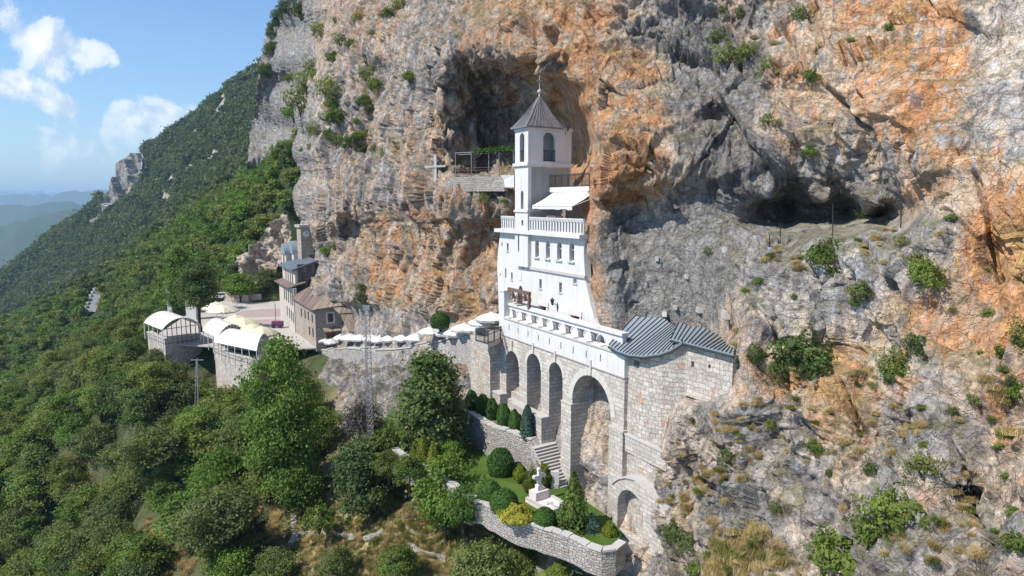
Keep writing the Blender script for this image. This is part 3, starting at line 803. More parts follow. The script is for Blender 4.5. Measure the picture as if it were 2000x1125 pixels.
phi = np.linspace(math.atan(-1.35), math.atan(.75), 520); rr = np.concatenate([np.geomspace(14, 1500, 520), np.geomspace(1530, 24000, 130)])
PH, RR = np.meshgrid(phi, rr, indexing='ij')
X = RR * np.sin(PH); Yg = RR * np.cos(PH)
Z = terr(X, Yg).reshape(X.shape)
V = np.stack([X, Yg, Z], 2).reshape(-1, 3); idx = np.arange(X.size).reshape(X.shape)
F = np.stack([idx[:-1, :-1].ravel(), idx[1:, :-1].ravel(), idx[1:, 1:].ravel(), idx[:-1, 1:].ravel()], 1)
me = mkmesh('ground', V, F, M['ground'], True, uv=False)
p3 = V.astype('f'); r_ = np.hypot(V[:, 0], V[:, 1])
gn = fbm(p3 / 6, 4, 230, .6); gf = fbm(p3 / 160, 5, 231, .6)
dry = np.array([.34, .26, .14]); grn = np.array([.12, .14, .05]); rk = np.array([.36, .33, .29]); fg = np.array([.035, .055, .022])
alb = mixc(np.tile(dry, (len(V), 1)), grn, sstep(-.15, .3, gn)); alb = mixc(alb, rk, sstep(.22, .34, fbm(p3 / 2.5, 4, 233, .6)) * .8)
f = np.maximum(sstep(90, 170, r_), .85 * sstep(-16, -24, V[:, 0] + (V[:, 1] - 50) * .05))[:, None]; alb = alb * (1 - f) + fg * f
bare_ = fbm(p3 / 45, 4, 400, .6); alb = mixc(alb, np.array([.34, .32, .28]), sstep(.16, .26, bare_) * sstep(480, 600, r_) * sstep(1300, 1100, r_) * sstep(-60, 20, V[:, 2]))
f = sstep(1300, 2500, r_); alb = mixc(alb, np.array([.05, .075, .035]), f)
low_ = f * sstep(-372, -405, V[:, 2]) * sstep(-.1, .2, fbm(p3 / 180, 4, 235)); alb = mixc(alb, np.array([.20, .21, .13]), low_ * .8)
sett = f * sstep(-250, -390, V[:, 2]) * sstep(.36, .42, fbm(p3 / 26, 3, 236)); alb = mixc(alb, np.array([.5, .45, .4]), sett)
ca = me.color_attributes.new('alb', 'FLOAT_COLOR', 'POINT')
ca.data.foreach_set('color', np.concatenate([alb, np.ones((len(V), 1))], 1).astype('f').ravel())
ground = tag(link(bpy.data.objects.new('ground', me)), kind='structure')


def gz(x, y): return float(terr([x], [y])[0])


def on_ground(u, v, y0=35, y1=1200):
    ys = np.geomspace(y0, y1, 700); rx, rz = ray(u, v); h = terr(rx * ys, ys); k = np.nonzero(h > rz * ys)[0]
    y = ys[k[0]] if len(k) else 300
    return Vector((rx * y, y, rz * y))
# ------------------------------------------------------------------ monastery: white facade block
def Wn(n): return lambda u, v: FR.onN(u, v, n)
def pxrect(u0, u1, v0, v1, n):
    uc, vc = (u0 + u1) / 2, (v0 + v1) / 2
    return (FR.onN(u1, vc, n)[0], FR.onN(u0, vc, n)[0], FR.onN(uc, v1, n)[1], FR.onN(uc, v0, n)[1])
def z2(x, y): return 940 + x / 3.75, 400 + y / 3.75


zT = -2.95  # terrace floor of the white block
mon = thing('monastery', 'tall white plastered monastery block with arched windows wedged against the orange cliff', 'monastery', tuple(FR.W(11, NF, -11)))
out_px = [(1141, 466), (1140, 496), (1143, 544), (1153, 592), (1161, 622), (1176, 648), (1184, 668), (975, 628), (973, 565), (971, 520), (973, 490), (977, 455)]
outer = [FR.onN(u, v, NF) for u, v in out_px]
zt = FR.onN(1060, 459, NF)[1]
outer = [(a, b) for a, b in outer]; outer[0] = (outer[0][0], zt); outer[-1] = (outer[-1][0], zt)
wins = []  # (kind, s0,s1,z0,z1)
for x0, x1, y0, y1 in [(395, 422, 260, 385), (473, 502, 265, 395), (555, 588, 272, 405), (645, 680, 280, 415)]:
    wins.append(('arch',) + pxrect(*z2(x0, 0)[:1], z2(x1, 0)[0], z2(0, y0)[1], z2(0, y1)[1], NF))
for x0, x1, y0, y1 in [(425, 443, 545, 615), (570, 590, 568, 645), (673, 698, 543, 577), (148, 155, 275, 305), (187, 200, 282, 340), (175, 184, 465, 535), (218, 230, 495, 550), (300, 310, 430, 470), (137, 142, 500, 525)]:
    wins.append(('slit',) + pxrect(z2(x0, 0)[0], z2(x1, 0)[0], z2(0, y0)[1], z2(0, y1)[1], NF))
for x0, x1, y0, y1 in [(433, 480, 742, 806), (660, 722, 812, 874)]:
    wins.append(('framed',) + pxrect(z2(x0, 0)[0], z2(x1, 0)[0], z2(0, y0)[1], z2(0, y1)[1], NF))
wins.append(('door',) + pxrect(1013, 1020.5, 558, 600, NF))
holes = []
for w_ in wins:
    k, s0, s1, z0, z1 = w_
    holes.append(arch(s0, s1, z0, z1, 8) if k in ('arch', 'door') else rect(s0, s1, z0, z1))
m = MB().holed(outer, holes, lambda a, b, n: FR.W(a, n, b), NF, NF + .6)
m.build('wall', M['plaster'], mon)
# body behind the facade: floors and end walls so that the block is solid
sR = outer[0][0]; sL = outer[-1][0]
MB().box(sR + .3, sL - .02, NF + 1.3, NF + 5.5, -12, zt - .02, FR).build('inner_wall', M['plaster'], mon)
MB().box(sL - .55, sL - .02, NF + .55, NF + 6, -12, zt - .03, FR).build('end_wall', M['plaster'], mon)
for k, s0, s1, z0, z1 in wins:
    s0, s1 = min(s0, s1), max(s0, s1)
    pane = MB()
    if k in ('arch', 'door'): pane.holed(arch(s0 - .05, s1 + .05, z0 - .05, z1 + .05, 8), [], lambda a, b, n: FR.W(a, n, b), NF + .33, NF + .37)
    else: pane.box(s0 - .05, s1 + .05, NF + .33, NF + .37, z0 - .05, z1 + .05, FR)
    wo = pane.build('door' if k == 'door' else 'window', M['wood_dark'] if k == 'door' else M['glass_dark'], mon)
    if k == 'arch':
        fm = MB(); c = (s0 + s1) / 2
        fm.box(c - .03, c + .03, NF + .28, NF + .33, z0, z1, FR); fm.box(s0, s1, NF + .28, NF + .325, z0 + (z1 - z0) * .6, z0 + (z1 - z0) * .6 + .05, FR)
        fm.box(s0, s1, NF + .27, NF + .32, z0, z0 + .06, FR)
        fm.build('frame', M['frame_white'], wo)
        MB().box(s0 - .12, s1 + .12, NF - .13, NF + .3, z0 - .12, z0 - .002, FR).build('sill', M['coping'], wo)
    if k == 'slit' and s1 - s0 > .3:
        MB().box(s0 - .08, s1 + .08, NF - .07, NF + .3, z0 - .09, z0 - .002, FR).build('sill', M['coping'], wo)
    if k == 'framed':
        fm = MB(); t = .24
        fm.box(s0 - t, s0 + .002, NF - .07, NF + .2, z0, z1 + .01, FR); fm.box(s1 - .002, s1 + t, NF - .07, NF + .2, z0, z1 + .01, FR)
        fm.box(s0 - t - .1, s1 + t + .1, NF - .12, NF + .2, z1 + .011, z1 + .40, FR); fm.box(s0 - t, s1 + t, NF - .1, NF + .2, z0 - .15, z0 - .002, FR)
        fm.build('frame', M['marble'], wo)
        gr = MB()
        for i in range(1, 5): gr.box(s0 + (s1 - s0) * i / 5 - .02, s0 + (s1 - s0) * i / 5 + .02, NF + .2, NF + .24, z0, z1, FR)
        for i in range(1, 3): gr.box(s0, s1, NF + .21, NF + .235, z0 + (z1 - z0) * i / 3 - .02, z0 + (z1 - z0) * i / 3 + .02, FR)
        gr.build('grille', M['rust_beam'], wo)
# blind white shutter low on the shaft side
s0, s1, z0, z1 = pxrect(z2(275, 0)[0], z2(298, 0)[0], z2(0, 500)[1], z2(0, 553)[1], NF)
MB().box(s0, s1, NF - .05, NF + .02, z0, z1, FR).build('shutter', M['plaster_worn'], mon)
# string course under the arched windows, and the projecting terrace slab
zs = FR.onN(1085, 531, NF)[1]; sc = FR.onN(1031, 530, NF)[0]
MB().box(FR.onN(1142, 540, NF)[0] - .2, sc, NF - .16, NF + .05, zs - .12, zs + .10, FR).build('string_course', M['coping'], mon)
MB().box(sR - .1, sL + .25, NF - .52, NF + 5.6, zt - .02, zt + .30, FR).build('terrace_slab', M['plaster_worn'], mon)
# balustrade of the upper terrace: small joined arches
zf = zt + .30; nb_ = NF - .42
zr = zf + 1.12


def balustrade(s0, s1, name='balustrade'):
    cnt = max(2, round(abs(s1 - s0) / .42)); st = (s1 - s0) / cnt; b = MB()
    hol = []
    for i in range(cnt):
        a = s0 + st * i
        hol.append(arch(a + .11, a + st - .11, zf + .10, zr - .16, 6))
    b.holed(rect(s0, s1, zf, zr), hol, lambda a, z, n: FR.W(a, n, z), nb_, nb_ + .14)
    b.box(s0, s1, nb_ - .05, nb_ + .19, zr, zr + .08, FR)
    for i in range(cnt):   # raised round heads
        a = s0 + st * i; k = 7; r = st / 2 - .02
        pts = [(a + st / 2 + r * math.cos(math.pi * j / k), zr - .22 + r * math.sin(math.pi * j / k)) for j in range(k + 1)]
        for p, q_ in zip(pts[:-1], pts[1:]): b.bar(FR.W(p[0], nb_ - .02, p[1]), FR.W(q_[0], nb_ - .02, q_[1]), .03)
    return b.build(name, M['plaster'], mon)


sA = FR.onN(1034, 440, nb_)[0]; sB = FR.onN(1140, 445, nb_)[0]; sC = FR.onN(1005, 440, nb_)[0]; sD = FR.onN(979, 440, nb_)[0]
balustrade(sB, sA); balustrade(sC, sD)
# terrace back wall (warm beige), door and windows under the awning
# --- bell tower shaft
NTW = NF - .35
st_ = FR.onN(1031.5, 300, NTW)[0]; st2 = FR.onN(1006, 300, NTW)[0]
nR = FR.onS(1116, 300, st_)[0]
ze = FR.onN(1031, 246, NTW)[1]; zc = FR.onN(1031, 320, NTW)[1]; zb = FR.onN(1031, 412, NTW)[1]
tow = thing('bell_tower', 'slender white bell tower with pyramid roof and arched belfry openings under the cave roof', 'bell tower', tuple(FR.W((st_ + st2) / 2, NTW + 2, zt)))
# lower shaft down the facade
zlo = FR.onN(1028, 522, NTW)[1]
hl = []
def towhole(x0, x1, y0, y1, kind='r'):
    s0, s1, z0, z1 = pxrect(z2(x0, 0)[0], z2(x1, 0)[0], z2(0, y0)[1], z2(0, y1)[1], NTW)
    return (arch(s0, s1, z0, z1, 6) if kind == 'a' else rect(s0, s1, z0, z1)), (s0, s1, z0, z1)
h1 = [towhole(268, 278, 205, 345), towhole(294, 308, 113, 152)]
def z1p(x, y): return 940 + x / 3.41, 130 + y / 3.41
def th1(x0, x1, y0, y1):
    s0, s1, z0, z1 = pxrect(z1p(x0, 0)[0], z1p(x1, 0)[0], z1p(0, y0)[1], z1p(0, y1)[1], NTW)
    return arch(s0, s1, z0, z1, 8), (s0, s1, z0, z1)
h2 = [th1(263, 281, 828, 950)]
hb = [th1(256, 286, 442, 635)]
MB().holed(rect(st_, st2, zlo, zc), [h[0] for h in h1 + h2], lambda a, b, n: FR.W(a, n, b), NTW, NTW + .34).build('shaft_wall', M['plaster'], tow)
MB().box(st_, st2, NTW + .341, NF + 4, zt + .31, zc, FR).build('shaft_core', M['plaster'], tow)
MB().box(st_, st_ + .3, NTW + .3, nR, zt + .305, zc, FR).build('side_wall', M['plaster'], tow)
for lp, (s0, s1, z0, z1) in h1 + h2:
    MB().box(s0 - .02, s1 + .02, NTW + .25, NTW + .30, z0, z1, FR).build('window', M['glass_dark'], tow)
# belfry room
t_ = .32
b = MB().holed(rect(st_, st2, zc, ze), [h[0] for h in hb], lambda a, b, n: FR.W(a, n, b), NTW, NTW + t_)
b.build('belfry_wall', M['plaster'], tow)
n0_ = FR.onS(1060.8, 290, st_)[0]; n1_ = FR.onS(1085.7, 290, st_)[0]; zz0 = FR.onS(1073, 315.5, st_)[1]; zz1 = FR.onS(1073, 257.6, st_)[1]
MB().holed(rect(NTW + t_, nR, zc, ze), [arch(n0_, n1_, zz0, zz1, 10)], lambda a, b, s: FR.W(s, a, b), st_, st_ + t_).build('belfry_wall', M['plaster'], tow)
MB().box(st2 - t_, st2, NTW + t_, nR, zc, ze, FR).build('belfry_wall', M['plaster'], tow)
MB().box(st_ + t_, st2 - t_, nR - t_, nR, zc, ze, FR).build('belfry_wall', M['plaster'], tow)
# raised arch surrounds
b = MB()
for k in range(12):
    a0_ = math.pi * k / 12; a1_ = math.pi * (k + 1) / 12; c = (n0_ + n1_) / 2; r = (n1_ - n0_) / 2 + .12; zc_ = zz1 - (n1_ - n0_) / 2
    b.bar(FR.W(st_ - .02, c + r * math.cos(a0_), zc_ + r * math.sin(a0_)), FR.W(st_ - .02, c + r * math.cos(a1_), zc_ + r * math.sin(a1_)), .05)
b.build('arch_surround', M['plaster'], tow)
gr = MB(); zg = FR.onS(1073, 294, st_)[1]
for i in range(9):
    n_ = n0_ + (n1_ - n0_) * (i + .5) / 9; gr.bar(FR.W(st_ + .12, n_, zz0), FR.W(st_ + .12, n_, zg), .017)
gr.bar(FR.W(st_ + .12, n0_, zg), FR.W(st_ + .12, n1_, zg), .03); gr.bar(FR.W(st_ + .12, n0_, zz0 + .1), FR.W(st_ + .12, n1_, zz0 + .1), .02)
gr.build('railing', M['iron'], tow)
gr = MB(); (s0, s1, z0, z1) = hb[0][1]
for i in range(4): gr.bar(FR.W(s0 + (s1 - s0) * (i + .5) / 4, NTW + .1, z0), FR.W(s0 + (s1 - s0) * (i + .5) / 4, NTW + .1, z0 + .95), .017)
gr.bar(FR.W(s0, NTW + .1, z0 + .95), FR.W(s1, NTW + .1, z0 + .95), .03); gr.build('railing', M['iron'], tow)
# cornices
def ring(nm, z0, z1, o, matn='plaster', nr=None):
    MB().box(st_ - o, st2 + o, NTW - o, (nr or nR) + o, z0, z1, FR).build(nm, M[matn], tow)
ring('cornice', zc - .14, zc + .12, .17); ring('cornice', zc - .24, zc - .141, .08)
ring('cornice', ze - .30, ze - .002, .07)
MB().box(st_ - .10, st2 + .10, NTW - .10, NTW + 1.3, zb - .12, zb + .06, FR).build('cornice', M['plaster'], tow)
# pyramid roof with seams, ball and cross
ap = FR.onS(1053.8, 186, (st_ + st2) / 2); apex = FR.W((st_ + st2) / 2, NTW + 1.9, ap[1]); nro = FR.onS(1101, 245, st_ - .3)[0]
apex = FR.W((st_ + st2) / 2, ap[0], ap[1])
o = .30; cs = [FR.W(st_ - o, NTW - o, ze), FR.W(st_ - o, nro, ze), FR.W(st2 + o, nro, ze), FR.W(st2 + o, NTW - o, ze)]
def flare(c, t): p = c.lerp(apex, t); p.z -= .16 * math.sin(math.pi * min(1, t * 1.0)) * (1 - t) ** .5; return p
b = MB(); lv = [0, .08, .2, .35, .5, .65, .8, .93, 1]
rings = [[flare(c, t) for c in cs] for t in lv]
for r0, r1 in zip(rings[:-1], rings[1:]):
    for i in range(4): b.add([r0[i], r0[(i + 1) % 4], r1[(i + 1) % 4], r1[i]], [(0, 1, 2, 3)])
b.add([c + Vector((0, 0, -.1)) for c in cs] + cs, [(3, 2, 1, 0), (0, 1, 5, 4), (1, 2, 6, 5), (2, 3, 7, 6), (3, 0, 4, 7)])
rf = b.build('roof', M['lead_roof'], tow)
b = MB()
for i in range(4):
    c0, c1 = cs[i], cs[(i + 1) % 4]; nn = 9 if i in (0, 2) else 11
    for j in range(nn + 1):
        f = j / nn; top = .93
        pts = []
        for t in lv[:-1]:
            q0, q1 = flare(c0, t), flare(c1, t); pts.append(q0.lerp(q1, f) + Vector((0, 0, .02)))
        for p, q_ in zip(pts[:-1], pts[1:]): b.bar(p, q_, .016, .022)
b.build('seams', M['lead_roof'], rf)
b = MB().lathe(apex + Vector((0, 0, -.15)), [(.09, 0), (.09, .2), (.05, .24), (.16, .34), (.2, .46), (.16, .58), (.04, .66)], 12)
b.build('ball', M['coping'], tow)
b = MB(); c = apex + Vector((0, 0, .5)); b.bar(c, c + Vector((0, 0, 1.15)), .025)
d = Vector((FR.N.x, FR.N.y, 0)); b.bar(c + Vector((0, 0, .75)) - d * .28, c + Vector((0, 0, .75)) + d * .28, .025); b.build('cross', M['coping'], tow)


def lantern(parent, p, dirv, sc=1.0):
    dirv = Vector(dirv).normalized(); b = MB()
    b.tube([p, p + dirv * .25 * sc + Vector((0, 0, .12 * sc)), p + dirv * .42 * sc + Vector((0, 0, .02 * sc))], .025 * sc, 6)
    b.tube([p + Vector((0, 0, -.35 * sc)), p + Vector((0, 0, .2 * sc))], .035 * sc, 5)
    o_ = b.build('wall_lantern', M['iron'], parent)
    c = p + dirv * .42 * sc + Vector((0, 0, .05 * sc))
    MB().lathe(c, [(.06 * sc, 0), (.13 * sc, .3 * sc), (.17 * sc, .31 * sc), (.04 * sc, .45 * sc), (.01, .5 * sc)], 6).build('lamp_head', M['iron'], o_)
    return o_


lantern(tow, FR.W(*(lambda q_: (st_, q_[0], q_[1]))(FR.onS(1104.5, 257, st_))), -FR.L.to_3d(), .9)
for px in [(1036, 582), (1089, 596)]:
    s_, z_ = FR.onN(px[0], px[1], NF); lantern(mon, FR.W(s_, NF, z_), -FR.N.to_3d(), 1.25)

# --- terrace room, upper balcony and awning to the right of the shaft
rm = MB(); n_back = NF + 3.1
sr0 = FR.onN(1150, 400, n_back)[0]
zub = FR.onS(1120, 376, st_ - .2)[1]
hl = []
b = MB()
hs_ = [pxrect(1053, 1070, 405, 430, n_back), pxrect(1110, 1117, 404, 428, n_back)]
ha_ = [pxrect(1133.5, 1141, 392, 426, n_back)]
holes = [rect(a[0], a[1], zt + .31 + .02 if i == 0 else a[2], a[3]) for i, a in enumerate(hs_)] + [arch(a[0], a[1], a[2], a[3], 6) for a in ha_]
b.holed(rect(sr0 - 1.5, st_ - .002, zt + .30, zub), holes, lambda a, z, n: FR.W(a, n, z), n_back, n_back + .3)
b.build('back_wall', M['beige_wall'], mon)
MB().box(sr0 - 1.5, st_ - .01, n_back + .2, n_back + .25, zt + .3, zub, FR).build('window', M['wood_dark'], mon)
MB().box(st_ - 1.9, st_ - .6, NF + 1.2, NF + 2.0, zt + .3, zt + 1.6, FR).build('stair_block', M['plaster'], mon)
# balcony slab, running along the n direction from the shaft face
nb0 = FR.onS(1084, 368, st_ - 1.0)[0]; nb1 = FR.onS(1162, 366, st_ - 1.0)[0]
ub = MB().box(sr0 - 1.8, st_ - .01, nb0, nb1 + 1, zub - .001, zub + .42, FR)
zrb = zub + .42
ub.build('upper_slab', M['plaster'], mon)
rr_ = MB(); f0 = FR.W(sr0 - 1.7, nb0 + .1, zrb); f1_ = FR.W(st_ - .06, nb0 + .1, zrb)
k = int((f1_ - f0).length / .16)
for i in range(k + 1):
    p = f0.lerp(f1_, i / k); rr_.bar(p, p + Vector((0, 0, 1.05)), .016 if i % 6 else .03)
for h in (.08, .95, 1.05): rr_.bar(f0 + Vector((0, 0, h)), f1_ + Vector((0, 0, h)), .025)
rr_.build('upper_railing', M['iron'], mon)
# awning
A1 = FR.W(*(lambda q_: (q_[0], nb0 + .05, q_[1]))(FR.onN(1090, 374.5, nb0 + .05))); A2 = FR.W(*(lambda q_: (q_[0], nb0 + .05, q_[1]))(FR.onN(1155.5, 373, nb0 + .05)))
def onNp(u, v, n): q_ = FR.onN(u, v, n); return FR.W(q_[0], n, q_[1])
na = nb0 - 2.1
A3 = onNp(1039.5, 400, na); A4 = onNp(1114.5, 404, na)
A3 = FR.W(FR.sn(A3)[0], na, (A3.z + A4.z) / 2); A4 = FR.W(FR.sn(A4)[0], na, A3.z)
zA = (A1.z + A2.z) / 2; sA1 = FR.sn(A3)[0]; sA2 = FR.sn(A4)[0] - .2
nn = 12; b = MB(); g0 = []; g1 = []
for i in range(nn + 1):
    f = i / nn; s_ = sA1 + (sA2 - sA1) * f
    g0.append(FR.W(s_, nb0 + .05, zub - .02)); g1.append(FR.W(s_, na, A3.z + .03 * math.sin(f * 25)))
for off in (0, -.03):
    pass
mid = [a.lerp(c, .5) - Vector((0, 0, .07)) for a, c in zip(g0, g1)]
vl = [p - Vector((0, 0, .28 + .03 * math.cos(i * 1.7))) for i, p in enumerate(g1)]
rows = [g0, mid, g1, vl]; th = Vector((0, 0, -.03))
top = [p for r_ in rows for p in r_]; W1 = nn + 1
fs = [(r * W1 + i, r * W1 + i + 1, (r + 1) * W1 + i + 1, (r + 1) * W1 + i) for r in range(3) for i in range(nn)]
b.add(top, fs); b.add([p + th + FR.N.to_3d() * .03 for p in top], [tuple(reversed(f)) for f in fs])
b.build('awning', M['canvas_white'], mon)
b = MB(); b.tube([FR.W(sA1, nb0, zub - .5), FR.W(sA1, na, A3.z - .03)], .03); b.tube([FR.W(sA2, nb0, zub - .5), FR.W(sA2, na, A3.z - .03)], .03); b.tube([FR.W(sA1, na, A3.z - .02), FR.W(sA2, na, A3.z - .02)], .03)
b.build('awning_frame', M['frame_white'], mon)

plaster('ring_stone', (.54, .51, .47), .7)
# ------------------------------------------------------------------ arcade with parapet and balcony
arc = thing('arcade', 'long arcade of pale cut stone with four tall arches under a white parapet', 'arcade', tuple(FR.W(8.5, 0, -22)))
TH = 1.5
zw = -11.87; zl = -10.37; zk = -9.22
def zz3(x, y): return 880 + x / 3.75, 600 + y / 3.75
def hole3(x0, x1, yt, yb, zmin=None):
    u0, u1 = 880 + x0 / 3.75, 880 + x1 / 3.75
    s1_, s0_ = FR.onN(u0, 600 + (yt + yb) / 7.5, 0)[0], FR.onN(u1, 600 + (yt + yb) / 7.5, 0)[0]
    return s0_, s1_, FR.onN((u0 + u1) / 2, 600 + yb / 3.75, 0)[1], FR.onN((u0 + u1) / 2, 600 + yt / 3.75, 0)[1]
AH = [hole3(408, 502, 322, 700), hole3(560, 662, 342, 760), hole3(722, 820, 405, 900), hole3(890, 1172, 503, 1400)]
zbase = -25.5
AH = [(a, b_, z0, z1) for (a, b_, z0, z1) in AH]
AH[0] = (AH[0][0], AH[0][1], -17.6, AH[0][3]); AH[1] = (AH[1][0], AH[1][1], -17.9, AH[1][3]); AH[2] = (AH[2][0], AH[2][1], -20.4, AH[2][3]); AH[3] = (AH[3][0], AH[3][1], zbase + .3, AH[3][3])
s_end = 17.62; s_pl = FR.onN(948, 740, 0)[0]
MB().holed(rect(0, s_pl, zbase, zw), [arch(a, b_, z0, z1, 14, rise=((b_ - a) / 2) * 1.02) for a, b_, z0, z1 in AH], lambda a, b, n: FR.W(a, n, b), 0, TH).build('stone_wall', M['stone_cut'], arc)
# voussoir rings and keystones
for i, (a, b_, z0, z1) in enumerate(AH):
    v_ = MB(); c = (a + b_) / 2; r = (b_ - a) / 2; k = 16; wd = .34 if i < 3 else .5
    zc_ = z1 - r * 1.02
    o1 = [(c + (r + .0) * math.cos(math.pi * j / k), zc_ + r * 1.02 * math.sin(math.pi * j / k)) for j in range(k + 1)]
    o2 = [(c + (r + wd) * math.cos(math.pi * j / k), zc_ + (r + wd) * 1.02 * math.sin(math.pi * j / k)) for j in range(k + 1)]
    for j in range(k):
        g = .012 if True else 0
        q_ = [o1[j], o1[j + 1], o2[j + 1], o2[j]]
        pr = [(FR.W(x, -.05, z)) for x, z in q_] + [(FR.W(x, .06, z)) for x, z in q_]
        cc_ = sum((p for p in pr), Vector()) / 8; pr = [cc_ + (p - cc_) * .965 for p in pr]
        v_.box8(pr)
    v_.build('arch_ring', M['ring_stone'], arc)
    MB().box(c - .09, c + .09, -.16, .1, z1 + wd * .2, z1 + (.95 if i < 3 else 1.2), FR).build('keystone', M['ring_stone'], arc)
# white band, ledge, slits
slx = [995.5, 1013, 1032.5, 1052.5, 1074, 1096.8, 1120.8, 1146, 1174]; slv_ = [638.7, 644.8, 651, 658.7, 666, 674, 682.7, 691.5, 698]
hl = []
for u, v in zip(slx, slv_):
    s_, z_ = FR.onN(u, v + 1, 0); hl.append(rect(s_ - .06, s_ + .06, z_ - .27, z_ + .27))
MB().holed(rect(-.02, s_end, zw + .001, zl), hl, lambda a, b, n: FR.W(a, n, b), -.06, .32).build('parapet_wall', M['plaster'], arc)
MB().box(-.01, s_end - .1, .33, 1.45, zw + .002, zl - .1, FR).build('parapet_core', M['concrete'], arc)
MB().box(-.05, s_end + .02, -.09, TH, zw - .09, zw - .0, FR).build('band_course', M['smooth_stone'], arc)
MB().box(-.06, s_end - .9, -.14, .55, zl + .001, zl + .09, FR).build('ledge', M['coping'], arc)
aw = [995.7, 1013.3, 1032, 1053.3, 1073.3, 1097.3, 1121.3, 1146.7, 1173.3]; av = [614.7, 620, 626, 632.5, 638.7, 645.9, 653.9, 661, 670]
hl = []; hood = MB()
for u, v in zip(aw, av):
    s_, z_ = FR.onN(u + 1, v, .5); r = .46
    hl.append(arch(s_ - r, s_ + r, zl + .14, zl + .82, 8))
s_top0 = .9
MB().holed(rect(s_top0, s_end - .9, zl + .092, zk), hl, lambda a, b, n: FR.W(a, n, b), .5, .82).build('pierced_wall', M['plaster_worn'], arc)
for u, v in zip(aw, av):
    s_, z_ = FR.onN(u + 1, v, .5); r = .46
    k = 8; b = MB()
    i0 = [FR.W(s_ + r * math.cos(math.pi * j / k), .5, zl + .82 - r + r * math.sin(math.pi * j / k)) for j in range(k + 1)]
    i1 = [FR.W(s_ + (r + .07) * math.cos(math.pi * j / k), .5, zl + .82 - r + (r + .07) * math.sin(math.pi * j / k)) for j in range(k + 1)]
    b.box(s_ - r - .1, s_ + r + .1, .0, .5, zl + .091, zl + .16, FR)
    for j in range(k): b.bar((i0[j] + i1[j]) / 2 - FR.N.to_3d() * .02, (i0[j + 1] + i1[j + 1]) / 2 - FR.N.to_3d() * .02, .035)
    b.build('arch_sill', M['plaster'], arc)
MB().box(s_top0 - .1, s_end - .9, .34, 1.0, zk + .001, zk + .20, FR).build('coping', M['plaster'], arc)
# terrace floor behind the parapet
MB().box(.3, s_end, .83, NF + .02, zl - .30, zl - .12, FR).build('terrace_floor', M['marble'], arc)
# plinths between the arches: low stepped bases
def plinth(s0, s1, z1, pr=.7, z0=zbase, parent=arc):
    MB().box(s0, s1, -pr, -.002, z0, z1 - .12, FR).build('plinth', M['stone_cut'], parent)
    MB().box(s0 - .04, s1 + .04, -pr - .06, -.003, z1 - .12, z1, FR).build('plinth_cap', M['coping'], parent)
zp = FR.onN(989, 776, -.7)[1]
plinth(AH[0][1] - .2, s_pl + .3, zp, .75); plinth(AH[2][1] - .05, AH[0][0] + .1, FR.onN(1040, 806, -.7)[1], .75)
MB().box(AH[0][0] + .1, AH[0][1] - .2, .4, TH - .1, zbase, -17.0, FR).build('infill', M['stone_cut'], arc)
# lower, thicker pier feet
zpf = FR.onN(1107, 787, 0)[1]
MB().box(AH[3][1] - .02, AH[2][0] - .02, -.14, TH, zbase, zpf, FR).build('pier', M['stone_cut'], arc)
MB().box(AH[3][1] - .06, AH[2][0] + .0, -.18, TH + .02, zpf, zpf + .12, FR).build('pier_cap', M['coping'], arc)
zpr = FR.onN(1205, 838, 0)[1]
MB().box(-.10, AH[3][0] + .02, -.14, TH, zbase, zpr, FR).build('pier', M['stone_cut'], arc)
MB().box(-.14, AH[3][0] + .06, -.18, TH + .02, zpr, zpr + .12, FR).build('pier_cap', M['coping'], arc)
# end pier with the bells
se = s_end; zpt = FR.onN(980, 569, 0)[1]
MB().box(se - .9, se - .0, -.05, .85, zl + .0, zpt, FR).build('end_pier', M['plaster'], arc)
MB().box(se - .96, se + .06, -.11, .91, zpt, zpt + .12, FR).build('end_pier_cap', M['plaster'], arc)
bf = thing('belfry_stand', 'brown beam frame carrying three small bells above the arcade parapet', 'bell stand', tuple(FR.W(se - 2.5, .4, zk)))
zb1 = FR.onN(1010, 568.5, .4)[1]; sb2 = FR.onN(1034, 568, .4)[0]
MB().box(sb2 - .1, se - .9, .28, .52, zb1 - .12, zb1 + .16, FR).build('beam', M['rust_beam'], bf)
MB().box(sb2 - .05, sb2 + .15, .30, .50, zk + .1, zb1 - .12, FR).build('post', M['rust_beam'], bf)
for i, (u, v, sc_) in enumerate([(1001, 579, .9), (1012, 580, 1.1), (1024.5, 577, .85)]):
    s_, z_ = FR.onN(u, v, .4); c = FR.W(s_, .4, zb1 - .78 * sc_ - .02)
    b = MB().lathe(c, [(.40 * sc_, 0), (.36 * sc_, .06 * sc_), (.27 * sc_, .22 * sc_), (.21 * sc_, .42 * sc_), (.17 * sc_, .54 * sc_), (.07 * sc_, .60 * sc_), (.05 * sc_, .66 * sc_)], 14)
    o = b.build('bell', M['bronze'], smooth=True)
    tag(o, ['small bronze bell at the pier end of the brown beam', 'largest bronze bell, in the middle of the brown beam', 'smallest bronze bell, beside the post of the brown beam'][i], 'bell', 'bells on the parapet beam')
    p_ = MB().bar(c + Vector((0, 0, .66 * sc_)), FR.W(s_, .4, zb1 - .1), .03).build('hanger', M['iron'], o)
